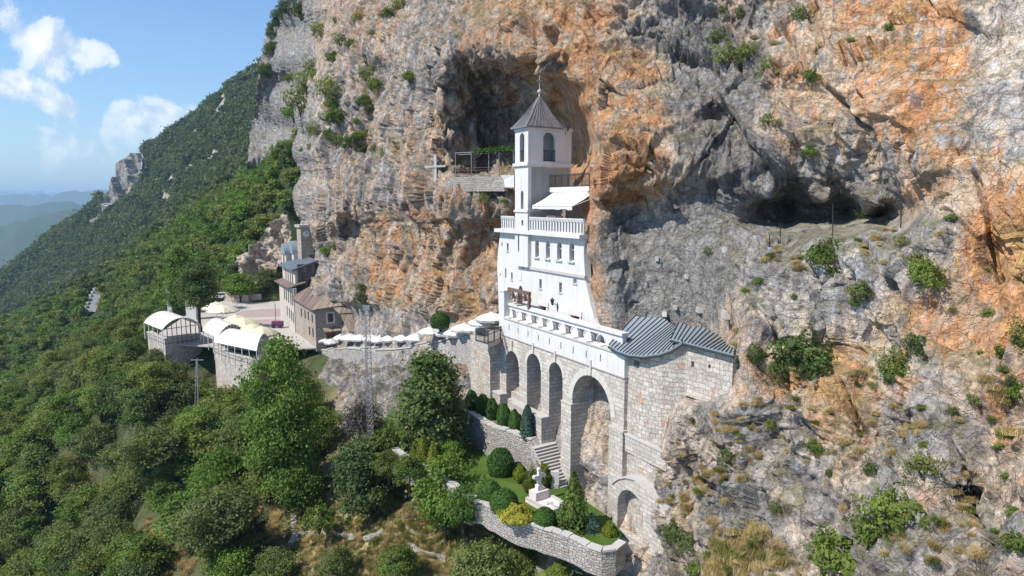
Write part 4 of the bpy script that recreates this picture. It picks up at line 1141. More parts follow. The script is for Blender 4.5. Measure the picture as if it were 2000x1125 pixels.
# balcony at the left end, on its cantilever slab
bal = thing('balcony', 'small stone balcony with black iron railing at the left end of the arcade', 'balcony', tuple(FR.W(s_end + .9, -.6, -12)))
zbf = FR.onN(955, 668, -1.5)[1]
q1 = FR.sn(PZ(929.5, 668, zbf)); q2 = FR.sn(PZ(953, 674.5, zbf)); q3 = FR.sn(PZ(976, 671, zbf))
sq = q2[0]; b = MB()
corner = [FR.W(q1[0], q1[1], zbf - .28), FR.W(q2[0], q2[1], zbf - .28), FR.W(s_end - .4, -.07, zbf - .28), FR.W(s_end + 2.8, 1.6, zbf - .28)]
MB().prism(corner, (0, 0, .36)).build('slab', M['smooth_stone'], bal)
rl = MB(); pts = [corner[0], corner[1], corner[2]]
for p, q_ in zip(pts[:-1], pts[1:]):
    k = max(2, int((q_ - p).length / .17))
    for i in range(k + 1):
        w0 = p.lerp(q_, i / k) + Vector((0, 0, .36)); rl.bar(w0, w0 + Vector((0, 0, 1.15)), .014 if i % 7 else .035)
    for h in (.1, .85, 1.15): rl.bar(p + Vector((0, 0, .36 + h)), q_ + Vector((0, 0, .36 + h)), .028)
rl.build('railing', M['iron'], bal)
# recessed wall panel below the balcony
MB().box(s_pl - .01, s_end + 1.6, .5, TH, zbase, zw - .1, FR).build('recess_wall', M['stone_cut'], arc)
MB().box(s_pl + .45, s_pl + 1.4, .44, .52, -15.2, -13.9, FR).build('plaque', M['coping'], arc)

# ------------------------------------------------------------------ chapel with the green roof
chp = thing('chapel', 'rubble stone chapel with rounded front and grey green standing seam roofs', 'chapel', tuple(FR.W(-4.5, 2, -22)))
plan = [(-.0, .3), (-.7, .12), (-1.5, .02), (-2.4, .1), (-3.2, .38), (-3.9, .85), (-4.5, 1.5)]
zE = FR.onN(1255, 700, .05)[1]
def wallstrip(pl, z0, z1, nm, matn, parent, thick=.6, hol=()):
    b = MB()
    for (a, n_), (a2, n2) in zip(pl[:-1], pl[1:]):
        b.box8([FR.W(a, n_, z0), FR.W(a2, n2, z0), FR.W(a2, n2 + thick, z0), FR.W(a, n_ + thick, z0), FR.W(a, n_, z1), FR.W(a2, n2, z1), FR.W(a2, n2 + thick, z1), FR.W(a, n_ + thick, z1)])
    return b.build(nm, matn if not isinstance(matn, str) else M[matn], parent)
fine = []
for i in range(len(plan) - 1):
    for j in range(3): f = j / 3; fine.append((plan[i][0] * (1 - f) + plan[i + 1][0] * f, plan[i][1] * (1 - f) + plan[i + 1][1] * f))
fine.append(plan[-1])
EV = [(1189, 674, 45.2), (1206, 685, 44.2), (1228, 692.5, 43.0), (1255, 695, 41.8), (1285, 691, 41.2), (1310, 682, 40.9), (1332, 668, 40.7)]
low = [P(*e) for e in EV]
b = MB()
def ztop(a, n_): u_, _ = proj(FR.W(a, n_, -10)); return float(np.interp(u_, [e[0] for e in EV], [p.z for p in low])) - .03
for (a, n_), (a2, n2) in zip(fine[:-1], fine[1:]):
    z1, z2_ = ztop(a, n_), ztop(a2, n2)
    b.box8([FR.W(a, n_, zbase), FR.W(a2, n2, zbase), FR.W(a2, n2 + .6, zbase), FR.W(a, n_ + .6, zbase), FR.W(a, n_, z1), FR.W(a2, n2, z2_), FR.W(a2, n2 + .6, z2_), FR.W(a, n_ + .6, z1)])
b.build('round_wall', M['stone_rubble'], chp)
nW = 1.3
wing_s1 = FR.onN(1431, 720, nW)[0]
zWg = (FR.onN(1380, 681, nW)[1])
wins2 = [pxrect(1350, 1356, 706, 718, nW), pxrect(1383.5, 1388, 712, 720, nW)]
MB().holed(rect(wing_s1, -4.3, -20, zWg), [rect(a[0], a[1], a[2], a[3]) for a in wins2], lambda a, b, n: FR.W(a, n, b), nW, nW + .6).build('wing_wall', M['stone_rubble'], chp)
MB().box(wing_s1, wing_s1 + .6, nW + .601, nW + 2.2, -20, zWg, FR).build('end_wall', M['stone_rubble'], chp)
for a in wins2: MB().box(a[0] - .02, a[1] + .02, nW + .3, nW + .34, a[2], a[3], FR).build('window', M['glass_dark'], chp)
# window in the round wall
qs_ = pxrect(1241, 1250, 703, 716, .08); ww = MB().box(qs_[0], qs_[1], -.02, .3, qs_[2], qs_[3], FR).build('window', M['glass_dark'], chp)
MB().box(qs_[0] - .12, qs_[1] + .12, -.03, .25, qs_[3] + .001, qs_[3] + .16, FR).build('lintel', M['coping'], ww)


def roofsheet(low, high, nseam, parent, nm='roof', thick=.14):
    """ruled roof between an eave polyline and a top polyline, with standing seams"""
    def samp(pl, f):
        d = [0]
        for p, q_ in zip(pl[:-1], pl[1:]): d.append(d[-1] + (q_ - p).length)
        t = f * d[-1]
        for i in range(len(pl) - 1):
            if t <= d[i + 1] + 1e-6: return pl[i].lerp(pl[i + 1], (t - d[i]) / max(1e-6, d[i + 1] - d[i]))
        return pl[-1].copy()
    n_ = nseam * 2; lo = [samp(low, i / n_) for i in range(n_ + 1)]; hi = [samp(high, i / n_) for i in range(n_ + 1)]
    b = MB(); dz = Vector((0, 0, -thick)); k = n_ + 1
    b.add(lo + hi + [p + dz for p in lo] + [p + dz for p in hi],
          [(i, i + 1, k + i + 1, k + i) for i in range(n_)] + [(2 * k + i + 1, 2 * k + i, 3 * k + i, 3 * k + i + 1) for i in range(n_)] +
          [(i + 1, i, 2 * k + i, 2 * k + i + 1) for i in range(n_)] + [(k + i, k + i + 1, 3 * k + i + 1, 3 * k + i) for i in range(n_)] +
          [(0, k, 3 * k, 2 * k), (n_, n_ + k, 3 * k + n_, 2 * k + n_)][:2])
    ro = b.build(nm, M['roof_green'], parent)
    b = MB()
    for i in range(0, n_ + 1, 2): b.bar(lo[i] + Vector((0, 0, .03)), hi[i] + Vector((0, 0, .03)), .018, .035)
    b.build('seams', M['seam'], ro)
    b = MB()
    for p, q_ in zip(lo[:-1], lo[1:]): b.tube([p + Vector((0, 0, -.14)), q_ + Vector((0, 0, -.14))], .085, 6, False)
    b.build('gutter', M['seam'], ro)
    return ro


ze_ = zE + .12
hiY = 47.0
high = [P(1246, 611, 49.5), P(1268, 615, 49), P(1295, 619, 48.3), P(1310, 632, 47), P(1322, 640, 45.4), P(1330, 652, 43.6), P(1334, 662, 42.0)]
roofsheet(low, high, 19, chp)
zlo2 = FR.onN(1385, 682, nW - .3)[1] + .05
low2 = [onNp(1310, 661, nW - .3), onNp(1371, 674.5, nW - .3), onNp(1433, 687.5, nW - .3)]
for p in low2: p.z = zlo2
high2 = [P(1326, 629, 46.5), P(1350, 637, 45.6), P(1375, 640, 45.2), P(1395, 650, 44.4), P(1412, 660, 43.6), P(1425, 666, 42.8), P(1438, 671, 41.2)]
roofsheet(low2, high2, 17, chp)
# buttress-like stone shelf below the chapel, on the near pier
zsh = FR.onN(1222, 842, .3)[1]
MB().box(FR.onN(1302, 872, .0)[0], -.17, .0, 1.6, zsh - 1.25, zsh - .12, FR).build('shelf_block', M['stone_cut'], chp)
MB().box(FR.onN(1302, 872, .0)[0] - .06, -.16, -.06, 1.66, zsh - .12, zsh, FR).build('shelf_cap', M['coping'], chp)
s5 = pxrect(1330, 1385, 765, 782, nW - .45)
MB().box(s5[0], s5[1], nW - .3, nW + .1, s5[2] + .05, s5[3] - .35, FR).build('ledge', M['stone_rubble'], chp)
# ------------------------------------------------------------------ path along the cliff, its retaining wall and parasols
def zpath(Y): return float(np.interp(Y, [58, 62, 70, 80, 90, 97, 102], [-12.2, -12.3, -13.6, -16.4, -19.6, -21.6, -21.9]))


wpx = [(612, 683, 98), (640, 686, 95), (652, 684, 92), (676, 681, 89), (705, 684, 86), (733, 685, 83), (770, 684, 79.5), (805, 680, 76), (835, 674, 73), (862, 668, 70), (882, 661, 67.5), (905, 656, 65.2), (934, 653, 62.6)]
WP = [P(u, v, Y) for u, v, Y in wpx]
rw = thing('retaining_wall', 'long rough grey stone retaining wall that carries the path along the cliff', 'wall', (WP[6].x, WP[6].y, WP[6].z - 8))
b = MB(); n_ = len(WP)
def offs(pl, d):
    out = []
    for i, p in enumerate(pl):
        t = (pl[min(i + 1, len(pl) - 1)] - pl[max(i - 1, 0)]); t.z = 0; t.normalize(); nrm = Vector((t.y, -t.x, 0)); out.append(p - nrm * d)
    return out
bk_ = offs(WP, .55)
for i in range(n_ - 1):
    p, q_, r_1, r_2 = WP[i], WP[i + 1], bk_[i + 1], bk_[i]; dn = Vector((0, 0, -11))
    b.box8([p + dn, q_ + dn, r_1 + dn, r_2 + dn, p, q_, r_1, r_2])
b.build('stone_wall', M['stone_path'], rw)
b = MB()
for i in range(n_ - 1):
    p, q_, r_1, r_2 = WP[i], WP[i + 1], bk_[i + 1], bk_[i]; st = Vector((0, 0, .30 if i % 3 == 1 else .06)); t_2 = Vector((0, 0, .16)); o1 = (p - r_2).normalized() * .1
    b.box8([p + st + o1, q_ + st + o1, r_1 + st - o1, r_2 + st - o1, p + st + t_2 + o1, q_ + st + t_2 + o1, r_1 + st + t_2 - o1, r_2 + st + t_2 - o1])
    if i % 3 == 1: b.box8([p, q_, r_1, r_2, p + st, q_ + st, r_1 + st, r_2 + st])
b.build('coping', M['coping'], rw)
b = MB()
far = [p + Vector((3.5, 4.2, 0)) for p in WP]
fv = []
for p, q_ in zip(WP, far): fv += [Vector((p.x, p.y, p.z - .75)), Vector((q_.x, q_.y, p.z - .75))]
b.add(fv, [(2 * i, 2 * i + 2, 2 * i + 3, 2 * i + 1) for i in range(n_ - 1)])
tag(b.build('path', M['paving']), kind='structure')
# return wall of the path at the arcade, with the tall shaded end face
q0 = WP[-1]; e1 = FR.sn(q0)
rt = MB(); rt.box(s_end + .02, e1[0] + .1, -1.0, .9, -22, q0.z - .0, FR)
o = rt.build('pier_wall', M['stone_rubble']); tag(o, 'tall rubble stone pier below the balcony with a shaded end face', 'wall')
o = MB().box(s_end + 1.2, e1[0] + 1.2, .3, 3.4, q0.z - 6, q0.z + .35, FR).build('planter_wall', M['stone_rubble']); tag(o, 'low stone planter wall behind the black balcony railing', 'wall')


def umbrella(p, r, h=2.3, mat_='canvas_white', sides=8, parent_label=None, rise=.5, group=None, rot=0, cat='umbrella'):
    t = thing('parasol', parent_label, 'parasol', (p.x, p.y, p.z), group)
    MB().tube([p, p + Vector((0, 0, h + rise * .9))], .035, 6).build('pole', M['frame_white'], t)
    b = MB(); rings = 5; vs = []
    for i in range(rings + 1):
        f = i / rings
        for k in range(sides * 2):
            a = math.pi * k / sides + rot; sag = (.93 if k % 2 else 1.0)
            rr_ = r * f * (sag if i else 1); z = h + rise * (1 - f ** 1.6) - (.04 * f if k % 2 else 0)
            vs.append(p + Vector((rr_ * math.cos(a), rr_ * math.sin(a), z)))
    n2 = sides * 2
    for k in range(n2):
        a = math.pi * k / sides + rot; s_ = (.93 if k % 2 else 1.0); vs.append(p + Vector((r * s_ * math.cos(a), r * s_ * math.sin(a), h - .2)))
    fs = [(i * n2 + k, i * n2 + (k + 1) % n2, (i + 1) * n2 + (k + 1) % n2, (i + 1) * n2 + k) for i in range(rings + 1) for k in range(n2)]
    b.add(vs, fs); b.add([v - Vector((0, 0, .02)) for v in vs], [tuple(reversed(f)) for f in fs])
    b.build('canopy', M[mat_], t)
    MB().lathe(p + Vector((0, 0, h + rise)), [(.22, -.06), (.2, .03), (.05, .08), (.02, .16)], 8).build('vent_cap', M[mat_], t)
    return t


plist = [(632, 660, 97, 1.15), (647, 664, 96, 1.0), (664, 656, 95, 1.0), (684, 655, 92, 1.45), (703, 656, 90, 1.3), (726, 656, 87, 1.25), (742, 658, 85, 1.3), (764, 656, 82.5, 1.3), (789, 655, 79.5, 1.3), (814, 654, 76.5, 1.35), (841, 641, 71.5, 1.35),
         (870, 644, 69.5, 1.0), (891, 643, 67.5, 1.3), (907, 634, 65.5, 1.35), (926, 634, 64.5, 1.25), (944, 622, 62.5, 1.4), (960, 613, 62, 1.45)]
for i, (u, v, Y, r) in enumerate(plist):
    top = P(u, v - 3, Y); base = Vector((top.x, top.y, top.z - 2.9))
    if i == 0: lb = 'white parasol nearest the stone house wall, at the low end of the path'
    elif i == 15: lb = 'low white parasol behind the balcony, just left of the highest one'
    elif i == 16: lb = 'highest white parasol, tucked against the white monastery wall'
    elif i == 10: lb = 'white parasol stepping up beside the round green bush on the path'
    else: lb = 'white parasol in the row along the cliff path above the stone wall'
    umbrella(base, r * 1.08, 2.35, 'canvas_white', 8, lb, .5, 'parasols lining the cliff path', rng.random())

# ------------------------------------------------------------------ plaza
zP = -21.65
pl = [PZ(u, v, zP) for u, v in [(402, 612), (330, 650), (300, 660), (395, 700), (420, 680), (520, 690), (600, 695), (640, 690), (690, 672), (640, 610), (575, 575), (540, 574), (470, 577), (430, 578)]]
pl = [Vector((-57, 104, zP)), Vector((-52, 99, zP)), Vector((-44, 97, zP)), Vector((-36, 94, zP)), Vector((-29, 96, zP)), Vector((-22, 100, zP)), Vector((-22, 108, zP)), Vector((-38, 132, zP)), Vector((-46, 156, zP)), Vector((-62, 158, zP)), Vector((-63, 130, zP))]
o = MB().prism(pl, (0, 0, .2)).build('plaza', M['paving']); tag(o, kind='structure')
zP += .2
for i, (u, v, r) in enumerate([(527, 611, 6.5), (515, 630, 4.5)]):
    c = PZ(u, v, zP + .006); b = MB(); b.add([c + Vector((r * math.cos(a), r * .75 * math.sin(a), 0)) for a in np.linspace(0, 6.283, 33)[:-1]], [tuple(range(32))])
    tag(b.build('paving_circle', M['paving_red'], fixn=False), kind='structure')

# ------------------------------------------------------------------ stone house against the cliff
plaster('house_plaster', (.50, .46, .405), .9)
B0 = PZ(618, 680, zP); FB = Frame(B0, R(29.8))
hs = thing('stone_house', 'long stone and plaster house with brown plank roofs built against the cliff foot', 'house', tuple(B0))
def fbn(u, v, n=0): return FB.onN(u, v, n)
def fbs(u, v, s=0): return FB.onS(u, v, s)
zev = fbn(618, 604)[1]; nR_ = fbs(680, 640)[0]
def z6(x, y): return 520 + x / 4.017, 420 + y / 4.017
sM = fbn(*z6(225, 700))[0]      # front block length
hl = []
for x0, x1, y0, y1 in [(355, 366, 790, 840), (325, 335, 770, 815), (300, 310, 760, 800), (270, 280, 745, 785), (362, 372, 905, 945), (335, 345, 890, 930)]:
    a = fbn(*z6((x0 + x1) / 2, (y0 + y1) / 2)); hl.append(rect(a[0] - .42, a[0] + .42, a[1] - .7, a[1] + .7))
MB().holed(rect(0, sM, zP - .5, zev), hl, lambda a, b, n: FB.W(a, n, b), 0, .5).build('long_wall', M['stone_house'], hs)
for h in hl: MB().box(h[0][0], h[1][0], .28, .32, h[0][1], h[2][1], FB).build('window', M['glass_dark'], hs)
ew = fbs(*z6(503, 805)); hw = rect(ew[0] - .42, ew[0] + .42, ew[1] - .65, ew[1] + .65)
dw = fbs(*z6(508, 940)); hd = rect(dw[0] - .7, dw[0] + .7, zP, zP + 2.1)
MB().holed(rect(.5, nR_, zP - .5, zev), [hw, hd], lambda a, b, s: FB.W(s, a, b), 0, .5).build('end_wall', M['stone_house'], hs)
wo = MB().box(.25, .3, hw[0][0], hw[1][0], hw[0][1], hw[2][1], FB).build('window', M['glass_dark'], hs)
b = MB(); b.box(-.06, .1, hw[0][0] - .22, hw[0][0], hw[0][1] - .2, hw[2][1] + .2, FB); b.box(-.06, .1, hw[1][0], hw[1][0] + .22, hw[0][1] - .2, hw[2][1] + .2, FB); b.box(-.06, .1, hw[0][0], hw[1][0], hw[2][1], hw[2][1] + .2, FB); b.box(-.08, .1, hw[0][0], hw[1][0], hw[0][1] - .2, hw[0][1], FB)
b.build('frame', M['marble'], wo)
MB().box(.25, .3, hd[0][0], hd[1][0], zP, zP + 2.1, FB).build('door', M['wood_dark'], hs)
c0 = FB.W(-.1, hd[0][0] - .5, zP + 2.9); c1 = FB.W(-.1, hd[1][0] + .5, zP + 2.9); o1 = -FB.L.to_3d() * 1.1 - Vector((0, 0, .35))
MB().prism([c0, c1, c1 + o1, c0 + o1], (0, 0, -.1)).build('door_canopy', M['planks_light'], hs)
# hipped plank roof of the front block
E = lambda s_, n_, z_: FB.W(s_, n_, z_)
zr1 = zev + 2.0; rs = 5.2
ea = E(-.6, -.6, zev - .1); eb = E(sM + .3, -.6, zev + .0); ec = E(-.6, nR_ + .4, zev + .35); rg0 = E(rs * .9, nR_ * .72, zr1); rg1 = E(sM + .3, nR_ * .8, zr1 + .1); bk0 = E(rs * .8, nR_ + 2.5, zr1 - .2); bk1 = E(sM + .3, nR_ + 3, zr1)
b = MB().prism([ea, eb, rg1, rg0], (0, 0, -.16)); b.build('roof', M['planks_brown'], hs)
b = MB().prism([ea + Vector((0, 0, .002)), rg0 + Vector((0, 0, .002)), ec], (0, 0, -.16)); b.prism([rg0, rg1, bk1, bk0], (0, 0, -.16)); b.prism([ec, rg0, bk0], (0, 0, -.16)); b.build('hip_roof', M['planks_light'], hs)
MB().box(0, .5, nR_ - .5, nR_, zP, zev + .3, FB)
# side lean-to roofs stepping down to the right
l0 = P(*z6(530, 728), 96.5); l1 = P(*z6(640, 712), 98); l2 = P(*z6(672, 765), 96.8); l3 = P(*z6(575, 772), 95.4)
MB().prism([l0, l1, l2, l3], (0, 0, -.15)).build('lean_to_roof', M['planks_light'], hs)
l4 = P(*z6(582, 775), 95.6); l5 = P(*z6(672, 768), 97); l6 = P(*z6(722, 915), 94); l7 = P(*z6(648, 915), 92.8)
MB().prism([l4, l5, l6, l7], (0, 0, -.15)).build('lean_to_roof', M['planks_light'], hs)
MB().box(.1, 4, nR_ + .01, nR_ + 2.4, zP - .3, zev - 2.2, FB).build('side_room', M['stone_house'], hs)
# middle block: plastered, with row of tall windows, and the wood clad storey above it
sM2 = fbn(548, 580)[0]; zmid = fbn(*z6(160, 545))[1]
hl = []; wl = []
for x, y0, y1 in [(150, 570, 650), (165, 585, 660), (182, 600, 672), (200, 612, 690), (214, 622, 700)]:
    a = fbn(*z6(x, (y0 + y1) / 2)); hl.append(rect(a[0] - .45, a[0] + .45, a[1] - 1.2, a[1] + 1.2))
for x, y in [(172, 752), (190, 770), (206, 790), (220, 808)]:
    a = fbn(*z6(x, y)); hl.append(rect(a[0] - .4, a[0] + .4, a[1] - .9, a[1] + .9))
MB().holed(rect(sM + .002, sM2, zP - .5, zmid), hl, lambda a, b, n: FB.W(a, n, b), -.15, .4).build('middle_wall', M['house_plaster'], hs)
for h in hl: MB().box(h[0][0], h[1][0], .1, .14, h[0][1], h[2][1], FB).build('window', M['glass_dark'], hs)
b = MB().prism([E(sM + .3, -.9, zmid + .1), E(sM2 + .4, -.9, zmid + .1), E(sM2 + .4, 2.0, zmid + .9), E(sM + .3, 2.0, zmid + .9)], (0, 0, -.15)); b.build('skirt_roof', M['planks_brown'], hs)
# upper storey
nu = .6
su0 = FB.onN(*z6(228, 520), nu)[0]; su1 = FB.onN(*z6(132, 450), nu)[0]
zu0 = zmid + .2; zu1 = FB.onN(*z6(228, 432), nu)[1]
hl = []
for x, y in [(155, 470), (172, 482), (190, 495), (206, 505)]:
    a = FB.onN(*z6(x, y), nu); hl.append(rect(a[0] - .4, a[0] + .4, a[1] - .9, a[1] + .9))
MB().holed(rect(su0, su1, zu0, zu1), hl, lambda a, b, n: FB.W(a, n, b), nu, nu + .4).build('upper_wall', M['house_plaster'], hs)
for h in hl: MB().box(h[0][0], h[1][0], nu + .2, nu + .24, h[0][1], h[2][1], FB).build('window', M['glass_dark'], hs)
nu2 = FB.onS(*z6(392, 480), su0)[0]
aw_ = FB.onS(*z6(320, 486), su0)
MB().holed(rect(nu + .4, nu2, zmid - 1.5, zu1 + .9), [rect(aw_[0] - .9, aw_[0] + .9, aw_[1] - .85, aw_[1] + .85)], lambda a, b, s: FB.W(s, a, b), su0, su0 + .3).build('clad_wall', M['planks_grey'], hs)
MB().box(su0 + .15, su0 + .2, aw_[0] - .9, aw_[0] + .9, aw_[1] - .85, aw_[1] + .85, FB).build('window', M['glass_dark'], hs)
b = MB().prism([E(su0 - .5, nu - .6, zu1 + .05), E(su1 + .5, nu - .6, zu1 + .05), E(su1 + .5, nu2 + .3, zu1 + 1.5), E(su0 - .5, nu2 + .3, zu1 + 1.5)], (0, 0, -.25)); b.build('slate_roof', M['slate'], hs)
c = P(*z6(290, 345), 119); MB().tube([c - Vector((0, 0, 1.6)), c + Vector((0, 0, .9))], .3, 8).build('chimney', M['galvanised'], hs)
c = P(*z6(403, 520), 104); MB().tube([c - Vector((0, 0, 2.5)), c + Vector((0, 0, .9))], .35, 8).build('chimney', M['galvanised'], hs)
# church with three vaulted roofs behind, and the clock tower
ch = thing('vaulted_church', 'small pale church with rounded metal vault roofs behind the stone house', 'church', tuple(FB.W(30, 4, zP)))
for i, (xc, yt, yb, rw_) in enumerate([(165, 222, 300, 1.9), (222, 202, 320, 2.2), (298, 262, 330, 1.9)]):
    sp = [27.5, 25.2, 22.6][i]; q_ = P(*z6(xc, yt), 121 + 1.2 * (1 - i)); sc_, nc_ = FB.sn(q_)
    k = 10; b = MB(); r = rw_; ztop = q_.z; zc_ = ztop - r
    prof = [(r * math.cos(math.pi * j / k), r * math.sin(math.pi * j / k)) for j in range(k + 1)]
    vs = [FB.W(sc_ + a, nc_ - .9, zc_ + z) for a, z in prof] + [FB.W(sc_ + a, nc_ + 5, zc_ + z) for a, z in prof]
    b.add(vs, [(j, j + 1, k + 2 + j, k + 1 + j) for j in range(k)] + [tuple(range(k + 1)), tuple(range(k + 1, 2 * k + 2))])
    b.build('vault_roof', M['steel_blue'], ch)
    MB().box(sc_ - r, sc_ + r, nc_ - .7, nc_ + 5, zP, zc_ + .02, FB).build('wall', M['house_plaster'], ch)
    MB().holed(arch(sc_ - .4, sc_ + .4, zc_ - 2.4, zc_ + .2, 8), [], lambda a, b, n: FB.W(a, n, b), nc_ - .76, nc_ - .6).build('window', M['glass_dark'], ch)
cl = thing('clock_tower', 'square grey stone tower with a small round clock, half set into the cliff', 'clock tower', tuple(P(597, 495, 116.5)))
Yt = 116.5; c = P(596, 470, Yt); sc_, nc_ = FB.sn(P(589, 495, Yt)); zt_ = P(594, 440, Yt).z; zb_ = P(597, 500, Yt).z - 6
MB().box(sc_, sc_ + 3.2, nc_, nc_ + 2.2, zb_, zt_ - .4, FB).build('wall', M['stone_house'], cl)
MB().box(sc_ - .25, sc_ + 3.4, nc_ - .3, nc_ + 2.4, zt_ - .4, zt_ + .05, FB).build('roof', M['smooth_stone'], cl)
cc = FB.W(sc_ - .02, nc_ + .95, zt_ - 1.5); b = MB(); d1 = FB.N.to_3d()
b.prism([cc + d1 * .55 * math.cos(a) + Vector((0, 0, .55 * math.sin(a))) for a in np.linspace(0, 6.283, 17)[:-1]], -FB.L.to_3d() * .1)
fa = b.build('clock_face', M['plaster'], cl)
b = MB(); cf = cc - FB.L.to_3d() * .12; b.bar(cf, cf + Vector((0, 0, .4)), .03); b.bar(cf, cf + d1 * .28, .03); b.build('hands', M['iron'], fa)
MB().box(sc_ - .06, sc_ + .1, nc_ + 1.35, nc_ + 2.1, zt_ - 7.5, zt_ - 5.2, FB).build('window', M['glass_dark'], cl)

# ------------------------------------------------------------------ white membrane canopies and their terraces
def canopy(pxa, pxb, pxc, Y, rise, label, glaz=None, zlow=None, wid=None, posts=6):
    """pxa -> pxb low front edge; vault runs back by vector towards pxc (far right low edge)"""
    z0 = P(*pxa, Y).z if zlow is None else zlow
    a = PZ(*pxa, z0); b_ = PZ(*pxb, z0); c = PZ(*pxc, z0); wv = c - b_; wv.z = 0
    t = thing('membrane_canopy', label, 'canopy', tuple(PZ(*pxa, z0) - Vector((0, 0, 3.0))), 'white vaulted canopies at the plaza edge')
    k = 14; m_ = MB(); vs = []
    for i in range(9):
        f = i / 8; p = a.lerp(b_, f)
        for j in range(k + 1):
            g = j / k; ht = rise * (1 - (2 * g - 1) ** 2) ** .85 * (1 - .05 * math.sin(math.pi * f))
            vs.append(p + wv * g + Vector((0, 0, ht)))
    fs = [(i * (k + 1) + j, i * (k + 1) + j + 1, (i + 1) * (k + 1) + j + 1, (i + 1) * (k + 1) + j) for i in range(8) for j in range(k)]
    m_.add(vs, fs); m_.add([v - Vector((0, 0, .06)) for v in vs], [tuple(reversed(f)) for f in fs]); m_.build('membrane', M['membrane'], t, smooth=True)
    fr = MB()
    for p in (a, b_):
        pts = [p + wv * (j / k) + Vector((0, 0, rise * (1 - (2 * j / k - 1) ** 2) ** .85 - .06)) for j in range(k + 1)]; fr.tube(pts, .07, 6)
    fr.tube([a, b_], .06, 6); fr.tube([a + wv, b_ + wv], .06, 6); fr.build('frame', M['frame_white'], t)
    for i in range(posts):
        p = a.lerp(b_, i / (posts - 1)); MB().tube([p - Vector((0, 0, 2.6)), p], .06, 6).build('post', M['frame_white'], t)
        if i % 2 == 0: MB().tube([p + wv - Vector((0, 0, 2.6)), p + wv], .06, 6).build('post', M['frame_white'], t)
    # glazing bars across the right hand end
    gb = MB()
    for j in range(1, 8):
        g = j / 8; h_ = rise * (1 - (2 * g - 1) ** 2) ** .85; p = b_ + wv * g; gb.bar(p - Vector((0, 0, 2.6)), p + Vector((0, 0, h_ - .05)), .045)
    gb.bar(b_, b_ + wv, .04); gb.build('end_frame', M['rust_beam'] if glaz == 1 else M['frame_white'], t)
    return t, a, b_, wv


def z7(x, y): return 260 + x / 4.689, 540 + y / 4.689
c3, a3, b3, w3 = canopy(z7(740, 600), z7(1130, 680), z7(1245, 585), 93.5, 1.6, 'nearest white vaulted canopy, standing on the curved stone terrace wall', posts=7)
c2, a2, b2, w2 = canopy(z7(640, 495), z7(775, 560), z7(1010, 500), 99, 1.5, 'middle white vaulted canopy half hidden behind the nearest one', posts=4)
c1, a1, b1, w1 = canopy(z7(100, 422), z7(265, 487), z7(610, 440), 101, 1.45, 'far left white vaulted canopy with open glazing bars at its end', 1, posts=5)


def terrace(pts, ztop, h, label, hl=True, matn='stone_cut', name='terrace_wall', wins=()):
    t = thing(name, label, 'wall', (pts[0].x, pts[0].y, ztop - h)); b = MB(); c = MB()
    bk = offs(pts, .6)
    for i in range(len(pts) - 1):
        p, q_, r1_, r2_ = [Vector((v.x, v.y, ztop - h)) for v in (pts[i], pts[i + 1], bk[i + 1], bk[i])]; up_ = Vector((0, 0, h))
        b.box8([p, q_, r1_, r2_, p + up_, q_ + up_, r1_ + up_, r2_ + up_])
        e = (p - r2_).normalized() * .12; c.box8([p + up_ + e, q_ + up_ + e, r1_ + up_ - e, r2_ + up_ - e] + [v + Vector((0, 0, .16)) for v in (p + up_ + e, q_ + up_ + e, r1_ + up_ - e, r2_ + up_ - e)])
    b.build('stone_wall', M[matn], t); c.build('coping', M['coping'], t)
    for p, w_, h_ in wins:
        d_ = (pts[-1] - pts[-2]); d_.z = 0; d_.normalize(); nn_ = Vector((d_.y, -d_.x, 0))
        m_ = MB(); m_.box8([p - d_ * w_, p + d_ * w_, p + d_ * w_ - nn_ * .1, p - d_ * w_ - nn_ * .1] + [v + Vector((0, 0, h_)) for v in (p - d_ * w_, p + d_ * w_, p + d_ * w_ - nn_ * .1, p - d_ * w_ - nn_ * .1)]); m_.build('window', M['glass_dark'], t)
    return t


zt3 = a3.z - 1.6
pts3 = [PZ(*z7(x, y), zt3) for x, y in [(745, 650), (800, 675), (870, 702), (950, 728), (1040, 750), (1136, 768)]]
d_ = (b3 - a3).normalized()
wn = [PZ(*z7(988, 945), zt3 - 4.1), PZ(*z7(1048, 955), zt3 - 4.1)]
te = terrace(pts3 + [pts3[-1] + w3 * 1.0], zt3, 7.5, 'curved pale stone terrace wall with two slot windows below the nearest canopy')
for p in (pts3[3], pts3[4]):
    q_ = p.lerp(pts3[4] if p is pts3[3] else pts3[5], .5); dd = (pts3[4] - pts3[3]).normalized(); nn_ = Vector((dd.y, -dd.x, 0)); q_ = q_ + nn_ * -.02
    m_ = MB(); q_ = Vector((q_.x, q_.y, zt3 - 4.6)); A_ = [q_ - dd * .35 + nn_ * .16, q_ + dd * .35 + nn_ * .16, q_ + dd * .35 - nn_ * .25, q_ - dd * .35 - nn_ * .25]
    m_.box8(A_ + [v + Vector((0, 0, 1.6)) for v in A_]); m_.build('window', M['glass_dark'], te)
MB().prism([Vector((p.x, p.y, zt3 - .5)) for p in pts3] + [Vector((p.x, p.y, zt3 - .5)) for p in (pts3[-1] + w3, pts3[0] + w3)], (0, 0, -.2)).build('terrace_floor', M['paving'], te)
zt1 = a1.z - 1.9
pts1 = [PZ(*z7(130, 512), zt1), PZ(*z7(290, 577), zt1)]
t1 = terrace(pts1 + [pts1[1] + w1], zt1, 6, 'pale stone terrace wall below the far left canopy')
MB().prism([Vector((p.x, p.y, zt1 - .6)) for p in (pts1[0], pts1[1], pts1[1] + w1, pts1[0] + w1)], (0, 0, -.2)).build('terrace_floor', M['paving'], t1)
